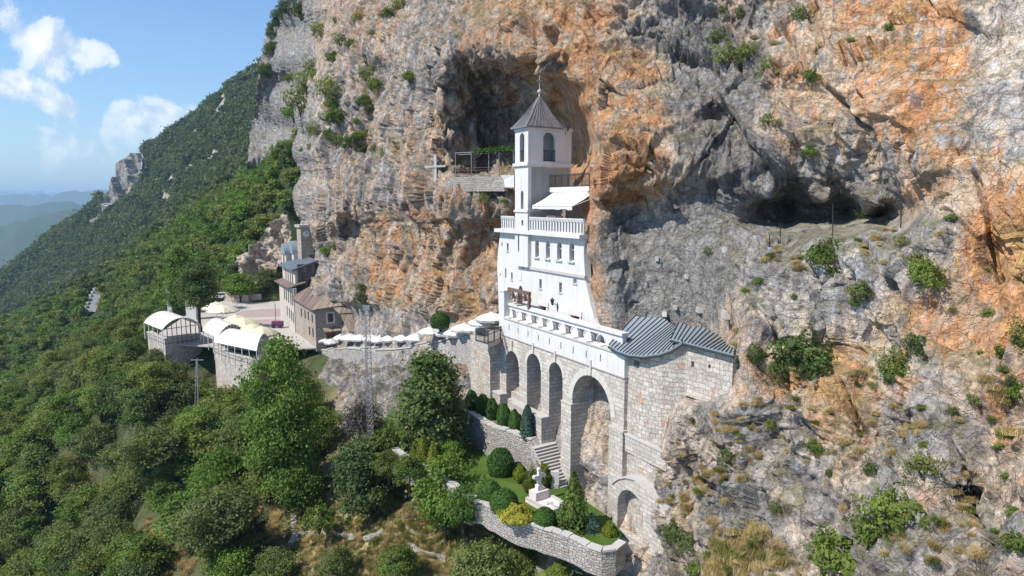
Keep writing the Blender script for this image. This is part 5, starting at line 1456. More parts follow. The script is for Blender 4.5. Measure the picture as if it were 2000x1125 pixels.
# outer retaining rock skirt below the near terrace
pr_ = [PZ(*z7(730, 700), zt3 - 1), PZ(*z7(850, 880), zt3 - 4.5), PZ(*z7(920, 910), zt3 - 5)]

# plaza furniture
for i, (x, y, r, h) in enumerate([(760, 262, 2.6, 2.3), (820, 290, 2.8, 2.3), (940, 385, 2.7, 2.3), (1010, 410, 2.7, 2.2), (1090, 470, 2.6, 2.1), (1180, 495, 2.4, 2.1)]):
    c = PZ(*z7(x, y), zP + h + .45); lb = ['farthest yellow cream parasol on the plaza, beside the pine', 'second farthest cream parasol on the plaza with a long shadow', 'large cream parasol in the middle of the plaza row', 'cream parasol with a sagging edge in the middle of the plaza row', 'cream parasol just behind the nearest white canopy', 'nearest cream parasol on the plaza, next to the leafy tree'][i]
    umbrella(Vector((c.x, c.y, zP)), r, h, 'canvas_yellow' if i > 1 else 'canvas_cream', 4, lb, 1.05, 'cream parasols on the plaza', .5)
c = PZ(*z7(1325, 470), zP); wt = thing('cart', 'small dark cart draped in purple cloth on the plaza', 'cart', tuple(c))
MB().box(c.x - .9, c.x + .9, c.y - .4, c.y + .4, c.z + .25, c.z + 1.15).build('body', M['purple_cloth'], wt)
for dx in (-.6, .6):
    b = MB().lathe((0, 0, 0), [(.3, -.05), (.34, 0), (.3, .05)], 12); b.v = [(c.x + dx + p[0], c.y - .45 + p[2], c.z + .34 + p[1]) for p in b.v]; b.build('wheel', M['iron'], wt)
MB().tube([Vector((c.x - .3, c.y, c.z + 1.1)), Vector((c.x - .3, c.y, c.z + 4.2))], .05).build('pole', M['iron'], wt)
c = PZ(*z7(550, 390), zP); kb = thing('gate_pillar', 'square white plastered pillar with a cap at the plaza entrance', 'pillar', tuple(c))
MB().box(c.x - .9, c.x + .9, c.y - .7, c.y + .7, c.z, c.z + 4).build('shaft', M['plaster'], kb); MB().box(c.x - 1.05, c.x + 1.05, c.y - .85, c.y + .85, c.z + 4.001, c.z + 4.3).build('cap', M['plaster'], kb)
c = PZ(*z7(345, 330), zP); kb = thing('gate_post', 'slim tall white post on the far left of the plaza', 'post', tuple(c))
MB().box(c.x - .4, c.x + .4, c.y - .4, c.y + .4, c.z, c.z + 5).build('shaft', M['plaster'], kb); MB().box(c.x - .5, c.x + .5, c.y - .5, c.y + .5, c.z + 5.001, c.z + 5.2).build('cap', M['plaster'], kb)
o = MB(); 
for (x, y, l) in [(840, 235, 5), (1000, 228, 4)]:
    c = PZ(*z7(x, y), zP); o.box(c.x, c.x + l, c.y, c.y + .5, c.z, c.z + 1.6)
tag(o.build('plaza_wall', M['beige_wall']), 'low beige wall closing the far end of the plaza under the round tree', 'wall')

# small cars parked in the tree shade at the far end
def car(c, col, ang, label):
    t = thing('parked_car', label, 'car', tuple(c)); fr = Frame((c.x, c.y), ang); z = c.z
    prof = [(-2.1, .35), (2.1, .35), (2.15, .8), (1.3, .95), (.8, 1.42), (-1.1, 1.45), (-1.8, 1.0), (-2.15, .9)]
    MB().holed(prof, [], lambda a, b, n: fr.W(a, n, z + b), -.8, .8).build('body', col, t)
    MB().holed([(1.2, .97), (.78, 1.36), (-1.08, 1.38), (-1.65, 1.0)], [], lambda a, b, n: fr.W(a, n, z + b), -.82, .82).build('windows', M['glass_dark'], t)
    for a in (-1.35, 1.35):
        for n_ in (-.78, .78):
            b = MB().lathe((0, 0, 0), [(.26, -.1), (.33, -.06), (.33, .06), (.26, .1)], 12); b.v = [tuple(fr.W(a + p[0], n_ + p[2], z + .33 + p[1])) for p in b.v]; b.build('wheel', M['iron'], t)
simple('car_white', (.6, .6, .6), .3, .02); simple('car_dark', (.05, .06, .08), .3, .05)
car(PZ(*z7(815, 205), zP), M['car_white'], 1.3, 'white car parked in the shade left of the round plaza tree')
car(PZ(*z7(1075, 215), zP), M['car_dark'], 1.4, 'dark car parked in the shade right of the round plaza tree')
# road glimpsed among the trees
c = on_ground(186, 596, 150)
rd = [on_ground(u, v, 150) for u, v in [(196, 572), (189, 585), (184, 600), (178, 615)]]
b = MB(); L_ = [p + Vector((-2.2, 0, 1.2)) for p in rd]; R_ = [p + Vector((2.2, 0, 1.2)) for p in rd]
b.add(L_ + R_, [(i, i + 1, 5 + i, 4 + i) for i in range(3)]); tag(b.build('road', M['asphalt'], fixn=False), kind='structure')
for i, p in enumerate(L_[:-1]):
    for j in range(2):
        q_ = p.lerp(L_[i + 1], j / 2); o = thing('road_barrier', 'short pale barrier block along the road glimpsed among the trees', 'barrier', tuple(q_), 'barrier blocks along the forest road')
        MB().box(q_.x - .35, q_.x + .35, q_.y - .8, q_.y + .8, q_.z, q_.z + .9).build('block', M['plaster'], o)

# ------------------------------------------------------------------ lattice mast and utility pole
mb_ = PZ(723, 852, -22.1); Ym = mb_.y; tz = P(716, 606, Ym).z
ms = thing('lattice_mast', 'tall slim steel lattice mast with floodlight and small aerials on top', 'mast', tuple(mb_))
w0, w1_ = .36, .26; H = tz - mb_.z; cr_ = []
for k in range(3):
    a = 2 * math.pi * k / 3 + .5; lg = MB().tube([mb_ + Vector((w0 * math.cos(a), w0 * math.sin(a), 0)), mb_ + Vector((w1_ * math.cos(a), w1_ * math.sin(a), H))], .035, 5); lg.build('leg', M['galvanised'], ms)
b = MB(); nz = 24
for i in range(nz):
    f = i / nz; g = (i + 1) / nz
    for k in range(3):
        a = 2 * math.pi * k / 3 + .5; a2 = 2 * math.pi * (k + 1) / 3 + .5; r0 = w0 + (w1_ - w0) * f; r1 = w0 + (w1_ - w0) * g
        p = mb_ + Vector((r0 * math.cos(a), r0 * math.sin(a), H * f)); q_ = mb_ + Vector((r0 * math.cos(a2), r0 * math.sin(a2), H * f)); s_ = mb_ + Vector((r1 * math.cos(a2), r1 * math.sin(a2), H * g))
        b.bar(p, q_, .016); b.bar(p, s_, .014)
b.build('bracing', M['galvanised'], ms)
tp_ = mb_ + Vector((0, 0, H))
fl_ = MB().box(tp_.x - .3, tp_.x + .3, tp_.y - .2, tp_.y + .15, tp_.z + .05, tp_.z + .42); fl_.build('floodlight', M['steel_blue'], ms)
b = MB()
for dx, h in ((-.7, .9), (.8, .5), (-.4, .4), (1.2, .2)): b.tube([tp_ + Vector((dx, 0, -.5)), tp_ + Vector((dx, 0, h - .3))], .015, 4)
b.tube([tp_ + Vector((-1.0, 0, -.4)), tp_ + Vector((1.3, 0, -.4))], .02, 4); b.build('aerials', M['galvanised'], ms)
c = P(385, 752, 84); up_ = thing('utility_pole', 'thin grey steel utility pole rising from the trees below the canopies', 'pole', tuple(c - Vector((0, 0, 3))))
t = P(385, 700, 84); b = MB().tube([c - Vector((0, 0, 3)), t], .09, 6); b.tube([c - Vector((.45, 0, 3)), t - Vector((.12, 0, .3))], .06, 6); b.build('shaft', M['galvanised'], up_)
b = MB().bar(t - Vector((.8, 0, .2)), t + Vector((.8, 0, -.2)), .05)
for k in range(6): b.bar(c + (t - c) * (k / 6) - Vector((.4 - .05 * k, 0, 0)), c + (t - c) * (k / 6), .03)
b.build('crossarm', M['galvanised'], up_)

# ------------------------------------------------------------------ garden
zG = -22.0
gl = [PZ(*p, zG) for p in [(735, 815), (780, 815), (800, 860), (870, 860), (940, 862), (1000, 890), (1060, 930), (1100, 950), (1130, 970), (1190, 1010), (1215, 1040), (1220, 1075), (1150, 1066), (1110, 1046), (1062, 1030), (1012, 1015), (966, 992), (942, 980), (918, 976), (870, 950), (835, 922), (800, 900), (770, 882), (725, 860)]]
# upper planting strip along the arcade
zU = -19.3
gu = [PZ(*p, zU) for p in [(905, 805), (925, 812), (961, 836), (990, 844), (1022, 856), (1048, 874), (1075, 868), (1060, 840), (1000, 800), (950, 770), (900, 765)]]
gu = [FR.W(17.8, -2.6, zU), FR.W(17.8, -.7, zU), FR.W(7.4, -.7, zU), FR.W(7.4, -2.3, zU), FR.W(9.5, -3.4, zU), FR.W(13, -3.6, zU)]
tw = [PZ(*p, zU) for p in [(880, 800), (918, 812), (958, 836), (988, 845), (1020, 857), (1040, 864)]]
strip = offs(tw, .32) + [FR.W(FR.sn(tw[-1])[0], -.3, zU), FR.W(18.5, -.3, zU), FR.W(22, 1.5, zU)]
o = MB().prism(strip, (0, 0, -5)).build('planting_bed', M['soil']); tag(o, kind='structure')
def ropewall(top, drop, thick, name, label, matn='stone_garden', cap=True):
    """free-form stone wall under a 3D top line"""
    t = thing(name, label, 'wall', tuple(top[0] - Vector((0, 0, drop)))); fine = []
    for p, q_ in zip(top[:-1], top[1:]):
        k = max(1, int((q_ - p).length / .6))
        for i in range(k): fine.append(p.lerp(q_, i / k) + Vector((0, 0, random.uniform(-.05, .07))))
    fine.append(top[-1]); bk = offs(fine, thick); b = MB(); dn = Vector((0, 0, -drop)); n_ = len(fine)
    for i in range(n_ - 1):
        p, q_, r1_, r2_ = fine[i], fine[i + 1], bk[i + 1], bk[i]; b.box8([p + dn, q_ + dn, r1_ + dn, r2_ + dn, p, q_, r1_, r2_])
    b.build('stones', M[matn], t)
    if cap:
        b = MB(); rs_ = random.Random(3)
        for i in range(n_ - 1):
            p, q_, r1_, r2_ = fine[i], fine[i + 1], bk[i + 1], bk[i]; h = rs_.uniform(.07, .16); e = (p - r2_).normalized() * rs_.uniform(.02, .1); g = (q_ - p) * .03
            b.box8([p + e + g, q_ + e - g, r1_ - e - g, r2_ - e + g] + [v + Vector((0, 0, h)) for v in (p + e + g, q_ + e - g, r1_ - e - g, r2_ - e + g)])
        b.build('cap_stones', M['coping'], t)
    return t
topw = tw + [PZ(1052, 880, -19.9), PZ(1066, 903, -20.8), PZ(1078, 925, -21.6)]
ropewall([p + Vector((0, 0, .15)) for p in topw], 6, .5, 'garden_wall', 'curved rubble stone wall holding the upper bed above the lawn')
W2 = [PZ(*p, zG + .25) for p in [(918, 978), (943, 984), (966, 997), (1012, 1019), (1062, 1034), (1112, 1050), (1146, 1067), (1176, 1077), (1203, 1074), (1222, 1060)]]
ropewall(W2, 1.7, .42, 'garden_wall', 'long curved rubble wall along the front edge of the lawn')
W3 = [PZ(*p, zG + .5) for p in [(765, 878), (790, 896), (815, 908), (836, 921), (870, 945), (918, 976)]]
ropewall(W3, 2.0, .55, 'garden_wall', 'rubble stone wall below the cypress shrubs, half hidden by bushes')
fr_ = [p for p in offs(W3, .3)[:-1]] + offs(W2, .3)[:9]
gl = [Vector((p.x, p.y, zG)) for p in gl[:11]] + [Vector((p.x, p.y, zG)) for p in reversed(fr_)] + [gl[-1]]
o = MB().prism(gl, (0, 0, -1.5)).build('lawn', M['lawn_grass']); tag(o, kind='structure')
# dry stone terraces on the slope
for pts, lb in [([(572, 1070), (585, 1052), (620, 1047), (660, 1052), (692, 1060)], 'low curved dry stone wall of grey stones in the dry grass'), ([(568, 1012), (570, 1040), (573, 1070)], 'short dry stone wall edging the dry grass slope'), ([(710, 1058), (745, 1052), (780, 1062), (820, 1085), (870, 1100)], 'broken dry stone wall low on the slope below the big bush')]:
    tp2 = [on_ground(*p) + Vector((0, 0, .5)) for p in pts]; ropewall(tp2, 1.1, .5, 'dry_stone_wall', lb, 'stone_path', cap=False)
# stairs from the upper bed to the lawn
sta = thing('stairs', 'straight flight of stone steps between the garden wall and the arcade pier', 'stairs', tuple(PZ(1100, 945, zG)))
ns = 14; p0_ = PZ(1062, 862, zU); p1_ = PZ(1103, 948, zG); ax = p1_ - p0_; ax.z = 0; axn = ax.normalized(); sd = Vector((axn.y, -axn.x, 0)); 
if sd.x < 0: sd = -sd
ln = ax.length / ns
for i in range(ns):
    z_ = zU - (zU - zG) * (i + 1) / (ns + .5); c = p0_ + axn * ln * i; hw_ = 1.25 if i < 6 else 1.0 - .03 * i
    q = [c - sd * hw_, c + sd * hw_, c + sd * hw_ + axn * (ln + .25), c - sd * hw_ + axn * (ln + .25)]
    b = MB().box8([Vector((v.x, v.y, z_ - .9)) for v in q] + [Vector((v.x, v.y, z_ - .07)) for v in q]); b.build('riser', M['smooth_stone'], sta)
    e = axn * .06; q2 = [q[0] - sd * .04, q[1] + sd * .04, q[2] + sd * .04 + e, q[3] - sd * .04 + e]
    b = MB().box8([Vector((v.x, v.y, z_ - .069)) for v in q2] + [Vector((v.x, v.y, z_)) for v in q2]); b.build('tread', M['coping'], sta)
# grave with stone cross
def z4(x, y): return 860 + x / 3.948, 840 + y / 3.948
gc = PZ(*z4(765, 545), zG); ge = PZ(*z4(925, 635), zG); ga = (ge - gc); ga.z = 0; gl_ = ga.length; ga.normalize(); gs = Vector((-ga.y, ga.x, 0))
gr_ = thing('grave', 'pale marble grave slab on the lawn below its cross', 'grave', tuple(gc))
def gbox(b, a0, a1, s0, s1, z0, z1):
    q = [gc + ga * a0 + gs * s0, gc + ga * a1 + gs * s0, gc + ga * a1 + gs * s1, gc + ga * a0 + gs * s1]
    return b.box8([Vector((v.x, v.y, zG + z0)) for v in q] + [Vector((v.x, v.y, zG + z1)) for v in q])
gbox(MB(), -.5, gl_, -.95, .95, 0, .22).build('slab', M['marble'], gr_)
b = MB(); gbox(b, -.5, gl_, -.95, -.72, .221, .36); gbox(b, -.5, gl_, .72, .95, .221, .36); gbox(b, gl_ - .25, gl_, -.719, .719, .221, .36); b.build('kerb', M['coping'], gr_)
b = MB(); gbox(b, .9, gl_ - .5, -.07, .07, .222, .27); gbox(b, 1.1, 1.25, -.3, .3, .222, .265); b.build('inlaid_cross', M['smooth_stone'], gr_)
gx = thing('stone_cross', 'white stone cross with rounded arms on a block at the head of the grave', 'cross', tuple(gc + Vector((0, 0, .23))))
gbox(MB(), -.48, .35, -.62, .62, .221, .85).build('pedestal', M['marble'], gx)
b = MB(); gbox(b, -.25, .12, -.24, .24, .851, 1.25); gbox(b, -.17, .05, -.12, .12, 1.25, 2.35); gbox(b, -.165, .045, -.40, .40, 1.78, 2.0)
cz = gc + Vector((0, 0, 1.89)) - ga * .06
for c_, ax_ in ((cz + gs * .42, 0), (cz - gs * .42, 0), (cz + Vector((0, 0, .5)), 1)):
    k = 10; r = .16; b.prism([c_ - ga * .11 + gs * r * math.cos(2 * math.pi * j / k) + Vector((0, 0, r * math.sin(2 * math.pi * j / k))) for j in range(k)], ga * .225)
b.build('cross_body', M['marble'], gx)
c = PZ(*z4(882, 445), zG); sg = thing('plaque_stand', 'small upright white plaque stand at the foot of the stairs', 'plaque', tuple(c))
MB().box(c.x - .3, c.x + .3, c.y - .15, c.y + .15, c.z, c.z + .35).build('base', M['coping'], sg); MB().box(c.x - .32, c.x + .32, c.y - .09, c.y + .09, c.z + .351, c.z + 1.35).build('panel', M['plaster'], sg)
# lower arch buttress at the foot of the near pier
bt = thing('arched_buttress', 'low arched stone buttress sloping down at the foot of the near arcade pier', 'buttress', tuple(PZ(1240, 1050, -24)))
fs0 = FR.onN(1207, 1000, -.5)[0]
# its arch plane is parallel to the arcade, a little in front
nB = -.6
def bpx(u, v): return FR.onN(u, v, nB)
o_px = [(1196, 945), (1208, 936), (1222, 933), (1240, 937), (1258, 955), (1280, 975), (1300, 1000), (1303, 1012), (1302, 1075), (1296, 1100), (1196, 1100)]
a0_, a1_ = bpx(1257, 1000)[0], bpx(1206, 1000)[0]; zt_a = bpx(1231, 959)[1]; zb_a = bpx(1250, 1062)[1]
MB().holed([bpx(*p) for p in o_px], [arch(a0_, a1_, zb_a, zt_a, 12)], lambda a, b, n: FR.W(a, n, b), nB, nB + 1.5).build('stone_wall', M['stone_cut'], bt)
b = MB(); pr2 = [bpx(*p) for p in o_px[:8]]
for p, q_ in zip(pr2[:-1], pr2[1:]):
    b.box8([FR.W(p[0], nB - .1, p[1] - .01), FR.W(q_[0], nB - .1, q_[1] - .01), FR.W(q_[0], nB + 1.6, q_[1] - .01), FR.W(p[0], nB + 1.6, p[1] - .01), FR.W(p[0], nB - .1, p[1] + .12), FR.W(q_[0], nB - .1, q_[1] + .12), FR.W(q_[0], nB + 1.6, q_[1] + .12), FR.W(p[0], nB + 1.6, p[1] + .12)])
b.build('cap', M['coping'], bt)
sl_ = bpx(1303, 1040)[0]
MB().box(sl_ - .9, sl_ + .35, nB - .4, nB + 1.7, -26, bpx(1290, 1000)[1] + .1, FR).build('end_pier', M['stone_cut'], bt)
# landing blocks and lower steps
c = PZ(1218, 1040, -22.6)
o = MB().box(c.x - .9, c.x + 1.3, c.y - 1.3, c.y + 1.0, -24.6, -22.75).build('stone_platform', M['smooth_stone']); tag(o, 'dark topped stone platform in front of the low arch', 'platform')
for i, (u, v, z_) in enumerate([(1252, 1058, -23.9), (1262, 1070, -24.3), (1272, 1082, -24.7), (1250, 1092, -24.9), (1235, 1086, -24.7)]):
    c = PZ(u, v, z_); o = MB().box8([c + Vector((x, y, -.6)) for x, y in ((-.8, -.5), (.75, -.45), (.8, .5), (-.75, .55))] + [c + Vector((x, y, 0)) for x, y in ((-.8, -.5), (.75, -.45), (.8, .5), (-.75, .55))]).build('stone_slab', M['coping'])
    tag(o, ['highest pale stone slab in front of the arched buttress', 'second pale slab stepping down from the arched buttress', 'third pale slab stepping down from the arched buttress', 'lowest broad pale slab at the foot of the steps', 'pale slab left of the lowest broad slab'][i], 'stone slab')

# ------------------------------------------------------------------ ledge wall, pergola and cross left of the tower
cw = thing('ledge_wall', 'rough white stone wall along the cave ledge left of the bell tower', 'wall', tuple(P(930, 368, 70)))
lw = [P(870, 343, 70.5), P(895, 342, 69.8), (P(930, 344, 68.8)), P(965, 345, 67.6), P(985, 349, 66.8)]
zz = P(930, 345, 68.8).z
lw = [Vector((p.x, p.y, zz)) for p in lw]
b = MB(); bk = offs(lw, .6)
for i in range(len(lw) - 1):
    p, q_, r1_, r2_ = lw[i], lw[i + 1], bk[i + 1], bk[i]; dn = Vector((0, 0, -1.5)); b.box8([p + dn, q_ + dn, r1_ + dn, r2_ + dn, p, q_, r1_, r2_])
b.build('stones', M['stone_garden'], cw)
MB().prism([P(977, 342, 67), P(1004, 342, 65.8), P(1004, 366, 65.8), P(986, 366, 66.6), P(984, 352, 66.8)], (.2, .5, 0)).build('plastered_end', M['plaster'], cw)
pg = thing('pergola', 'thin steel pergola frame over the cave terrace', 'pergola', tuple(P(890, 340, 71)))
zt_ = P(890, 298, 71).z; b = MB(); zb_ = zz - .3
pp = [P(890, 340, 71.5), P(921, 340, 70.5), P(955, 340, 69.3), P(975, 340, 68.5), P(1003, 340, 67.4)]
for p in pp: b.bar(Vector((p.x, p.y, zb_)), Vector((p.x, p.y, zt_)), .03)
for dy in (0, 2.5):
    for p, q_ in zip(pp[:-1], pp[1:]): b.bar(Vector((p.x, p.y + dy, zt_)), Vector((q_.x, q_.y + dy, zt_)), .03)
for p in pp: b.bar(Vector((p.x, p.y, zt_)), Vector((p.x, p.y + 2.5, zt_)), .025)
b.build('frame', M['galvanised'], pg)
b = MB(); f0 = Vector((pp[0].x, pp[0].y - .1, zz)); f1_ = Vector((pp[-1].x, pp[-1].y - .1, zz)); 
for h in (.35, .7, .95): b.bar(f0 + Vector((0, 0, h)), f1_ + Vector((0, 0, h)), .018)
b.build('rail', M['rust_beam'], pg)
PGL = (Vector((pp[1].x, pp[1].y, zt_)), Vector((pp[-1].x, pp[-1].y, zt_)))
c, nm_ = on_cliff(850, 330); cr = thing('cliff_cross', 'large pale cross fixed flat on the cliff face left of the ledge wall', 'cross', tuple(c))
ysm = [on_cliff(u_, v_)[0].y for u_, v_ in ((850, 305), (850, 320), (849, 335), (850, 350), (835, 325), (860, 324), (868, 323))]; Yc = min(ysm) - .35; q = lambda u, v: P(u, v, Yc)
cb = MB(); cb.prism([q(846.5, 302), q(852, 302), q(853, 358), q(847.5, 358)], (0, .6, 0)); cb.build('upright', M['plaster_worn'], cr)
cb = MB(); cb.prism([P(829, 324, Yc - .05), P(870, 322, Yc - .05), P(870, 326, Yc - .05), P(829, 328, Yc - .05)], (0, .5, 0)); cb.build('arm', M['plaster_worn'], cr)
# poles and boxes on the right-hand ledge
for i, (u, v0_, v1_) in enumerate([(1500, 430, 392), (1524, 476, 436), (1503, 482, 458), (1627, 460, 398), (1760, 445, 404)]):
    c, _ = on_cliff(u, v0_ + 4); t = P(u, v1_, c.y)
    lb = ['thin dark pole on the back of the rock ledge, left end', 'thin dark pole at the corner of the rock ledge', 'shortest dark pole, just left of the ledge corner', 'tall dark pole in the middle of the rock ledge', 'dark pole at the right end of the rock ledge'][i]
    o = thing('ledge_pole', lb, 'pole', tuple(c), 'dark poles on the rock ledge'); MB().tube([c - Vector((0, 0, .5)), t], .035, 5).build('shaft', M['iron'], o); MB().box(c.x - .1, c.x + .1, c.y - .1, c.y + .1, c.z - .3, c.z + .1).build('foot', M['concrete'], o)
for i, (u, v, w_, h_) in enumerate([(1297, 613, 7, 9), (1318, 600, 5, 8), (1365, 605, 8, 11), (1418, 615, 9, 15), (1415, 488, 6, 12), (1282, 505, 5, 9), (1340, 540, 5, 8)]):
    c, _ = on_cliff(u, v); k = c.y / FPX; hw2, hh2 = w_ * k / 2, h_ * k / 2
    lb = ['white box behind the round chapel roof', 'small grey block above the round chapel roof', 'grey concrete block above the wing roof', 'tall grey concrete block above the far end of the wing roof', 'grey block on the recessed wall left of the ledge corner', 'small grey block high on the recessed wall', 'small grey block in the middle of the recessed wall'][i]
    o = MB().box8([c + Vector((x, y, -hh2)) for x, y in ((-hw2, -.35), (hw2, -.35), (hw2, .6), (-hw2, .6))] + [c + Vector((x, y, hh2)) for x, y in ((-hw2, -.28), (hw2, -.28), (hw2, .6), (-hw2, .6))]).build('anchor_block', M['plaster'] if i == 0 else M['concrete']); tag(o, lb, 'block')
# ------------------------------------------------------------------ vegetation prototypes (built once, copied with shared meshes)
def quads(c, nrm, size, asp, r_):
    """leaf-sized quads: centres c, normals nrm, sizes"""
    n = len(c); nrm = nrm / (np.linalg.norm(nrm, axis=1)[:, None] + 1e-9)
    t = np.cross(nrm, r_.normal(size=(n, 3))); t /= np.linalg.norm(t, axis=1)[:, None] + 1e-9; b = np.cross(nrm, t)
    s = size[:, None]
    q = np.stack([c - t * s * asp - b * s * .45, c + t * s * asp * .2 - b * s * .62, c + t * s * asp + b * s * .35, c - t * s * asp * .2 + b * s * .62], 1)
    return q.reshape(-1, 3)


def crown(seed, lobes, n, leaf, asp=.8, shell=.55, droop=0., hang=0., clump=14, spread=.55):
    """leaves gathered in sprays over the surface of uneven lobes. lobes: (x,y,z,rx,ry,rz)"""
    r_ = np.random.default_rng(seed); L = np.array(lobes, float); w_ = (L[:, 3] * L[:, 4] + L[:, 4] * L[:, 5] + L[:, 3] * L[:, 5]); w_ /= w_.sum()
    nc = n // clump; k = r_.choice(len(L), nc, p=w_)
    d = r_.normal(size=(nc, 3)); d /= np.linalg.norm(d, axis=1)[:, None]; d[:, 2] = np.where(d[:, 2] < -.35, -d[:, 2] * .6, d[:, 2])
    rad = shell + (1 - shell) * r_.random(nc) ** .6; rad *= 1 + .18 * r_.normal(size=nc)
    cc = L[k, :3] + d * L[k, 3:] * rad[:, None]
    cs = np.repeat(cc, clump, 0); dd = np.repeat(d, clump, 0); sp = spread * np.repeat(.6 + .8 * r_.random(nc), clump)
    off = r_.normal(size=(nc * clump, 3)) * sp[:, None] * np.array([1, 1, .55 + hang]); off[:, 2] -= droop * np.hypot(off[:, 0], off[:, 1])
    c = cs + off; nn = dd * .9 + r_.normal(size=c.shape) * .55 + np.array([0, 0, .5]); sz = leaf * (.6 + .8 * r_.random(len(c)))
    return quads(c, nn, sz, asp, r_)


def leafmesh(name, q, matn):
    F_ = np.arange(len(q)).reshape(-1, 4); me = mkmesh(name, q, F_, M[matn], uv=False); return me


def lobeset(seed, h, r, n, base=.3, top=1.0, flat=.75, taper=.5):
    r_ = np.random.default_rng(seed); out = []
    for i in range(n):
        f = (i + .5) / n; z = h * (base + (top - base) * f * .86); rr_ = r * (1 - taper * abs(f - .35) * 1.4) * (.30 + .38 * r_.random()); a = i * 2.4 + r_.random(); dist = (r - rr_) * (.55 + .5 * r_.random()) * (1 if f < .85 else .3)
        out.append((dist * math.cos(a), dist * math.sin(a), z, rr_, rr_, rr_ * flat))
    return out


def trunkmesh(name, lob, h, rt, matn, lean=0.1, seed=0):
    r_ = random.Random(seed); b = MB(); pts = []; n = 6
    for i in range(n + 1):
        f = i / n; pts.append(Vector((lean * h * f + .06 * h * math.sin(f * 5 + seed) * f, .05 * h * math.sin(f * 4 + seed * 2) * f, h * .72 * f - .9 * (1 - f))))
    b.tube(pts, [rt * (1 - .75 * i / n) for i in range(n + 1)], 7)
    for l in lob[:min(8, len(lob))]:
        s_ = pts[min(n, 2 + int(l[2] / h * 3))]; e = Vector(l[:3]); m_ = s_.lerp(e, .5) + Vector((0, 0, -.08 * h)); b.tube([s_, m_, e], [rt * .42, rt * .28, rt * .1], 5, False)
    me = mkmesh(name, b.v, b.f, M[matn]); return me


PROTO = {}


def proto(key, h, r, n, leafs, matn, seed, bark='bark', rt=.18, nl=11, base=.3, leaf=.2, **kw):
    lob = lobeset(seed, h, r, nl, base, flat=kw.pop('flat', .75), taper=kw.pop('taper', .5))
    cm = leafmesh(key + '_crown', crown(seed, lob, n, leaf, **kw), matn); tm = trunkmesh(key + '_trunk', lob, h, rt, bark, kw.get('lean', .05), seed)
    PROTO[key] = (cm, tm, h, r)


# height about 1 for scale: build at real size
proto('broad_a', 6.4, 3.1, 8000, 0, 'leaf_mid', 11, leaf=.15, base=.26, spread=.34, flat=.55)
proto('broad_b', 6.0, 3.3, 8000, 0, 'leaf_olive', 12, leaf=.14, base=.22, nl=17, spread=.32, flat=.5)
proto('broad_c', 7.0, 2.9, 8500, 0, 'leaf_dark', 13, leaf=.15, base=.2, nl=16, spread=.36, flat=.6)
proto('broad_d', 5.6, 3.0, 8500, 0, 'leaf_grey', 14, leaf=.13, base=.2, nl=18, spread=.32, flat=.55)
proto('broad_e', 6.6, 2.7, 8000, 0, 'leaf_bright', 15, leaf=.15, base=.22, nl=16, spread=.36, flat=.5)
proto('ash', 15.5, 4.6, 26000, 0, 'leaf_bright', 16, leaf=.17, base=.10, nl=30, rt=.35, spread=.62, flat=.45, droop=.35, clump=22, taper=.62)
proto('feather', 9, 3.2, 14000, 0, 'leaf_bright', 26, leaf=.16, base=.15, nl=18, rt=.25, spread=.6, flat=.45, droop=.3, clump=20)
proto('walnut', 10.5, 3.4, 22000, 0, 'leaf_dark', 17, leaf=.19, base=.05, nl=24, rt=.3, spread=.4, shell=.7, flat=.85, taper=.45)
proto('bigbush', 6.0, 3.1, 18000, 0, 'leaf_dark', 18, leaf=.15, base=.0, nl=16, spread=.35, shell=.75, flat=.9)
proto('oak_lean', 8, 4.0, 14000, 0, 'leaf_grey', 19, 'bark_black', .36, 15, base=.45, leaf=.14, spread=.45, flat=.6)
proto('bare', 5, 2.2, 5200, 0, 'leaf_bare', 20, 'bark_grey', .14, 12, leaf=.07, asp=2.0, spread=.5)
proto('pine', 13, 3.6, 15000, 0, 'leaf_dark', 21, 'bark', .34, 20, base=.35, leaf=.13, asp=1.5, spread=.55, flat=.35)
proto('poplar', 11, 2.5, 14000, 0, 'leaf_bright', 22, leaf=.17, base=.05, nl=20, spread=.45, flat=1.0)


def conemesh(key, h, r, n, leaf, matn, seed, tip=.0, asp=1.4, power=.9, lay=0, out=.7):
    r_ = np.random.default_rng(seed); f = r_.random(n) ** .8; a = r_.random(n) * 6.283; z = h * f
    if lay: z = h * (np.floor(f * lay) + .5 + .28 * r_.normal(size=n)) / lay; f = np.clip(z / h, 0, .99)
    env = r * (1 - f) ** power * (np.minimum(f * 6 + .55, 1)); rd = env * (out + (1.08 - out) * r_.random(n)) * (1 + .12 * np.sin(a * 5 + z * 3)); rd = np.where(r_.random(n) < .25, rd * r_.random(n), rd)
    c = np.stack([rd * np.cos(a), rd * np.sin(a), z - (.12 * rd if lay else 0)], 1); nn = np.stack([np.cos(a), np.sin(a), .5 + 0 * a], 1) + r_.normal(size=(n, 3)) * .5
    cm = leafmesh(key + '_crown', quads(c, nn, leaf * (.6 + .8 * r_.random(n)), asp, r_), matn)
    b = MB().tube([(0, 0, -.4), (0, 0, h * .9)], [.06 + r * .04, .02], 6); PROTO[key] = (cm, mkmesh(key + '_trunk', b.v, b.f, M['bark']), h, r)


conemesh('cedar', 5.6, 2.1, 4600, .12, 'leaf_mid', 31, lay=10, power=.85, asp=1.9, out=.15)
conemesh('spruce', 4.6, 2.0, 3600, .11, 'leaf_blue', 34, lay=8, power=.8, asp=1.9, out=.2)
conemesh('cypress_blue', 2.8, .62, 5000, .07, 'leaf_blue', 32, power=.45)
conemesh('cypress_gold', 2.6, .75, 5000, .07, 'leaf_gold', 33, power=.55)


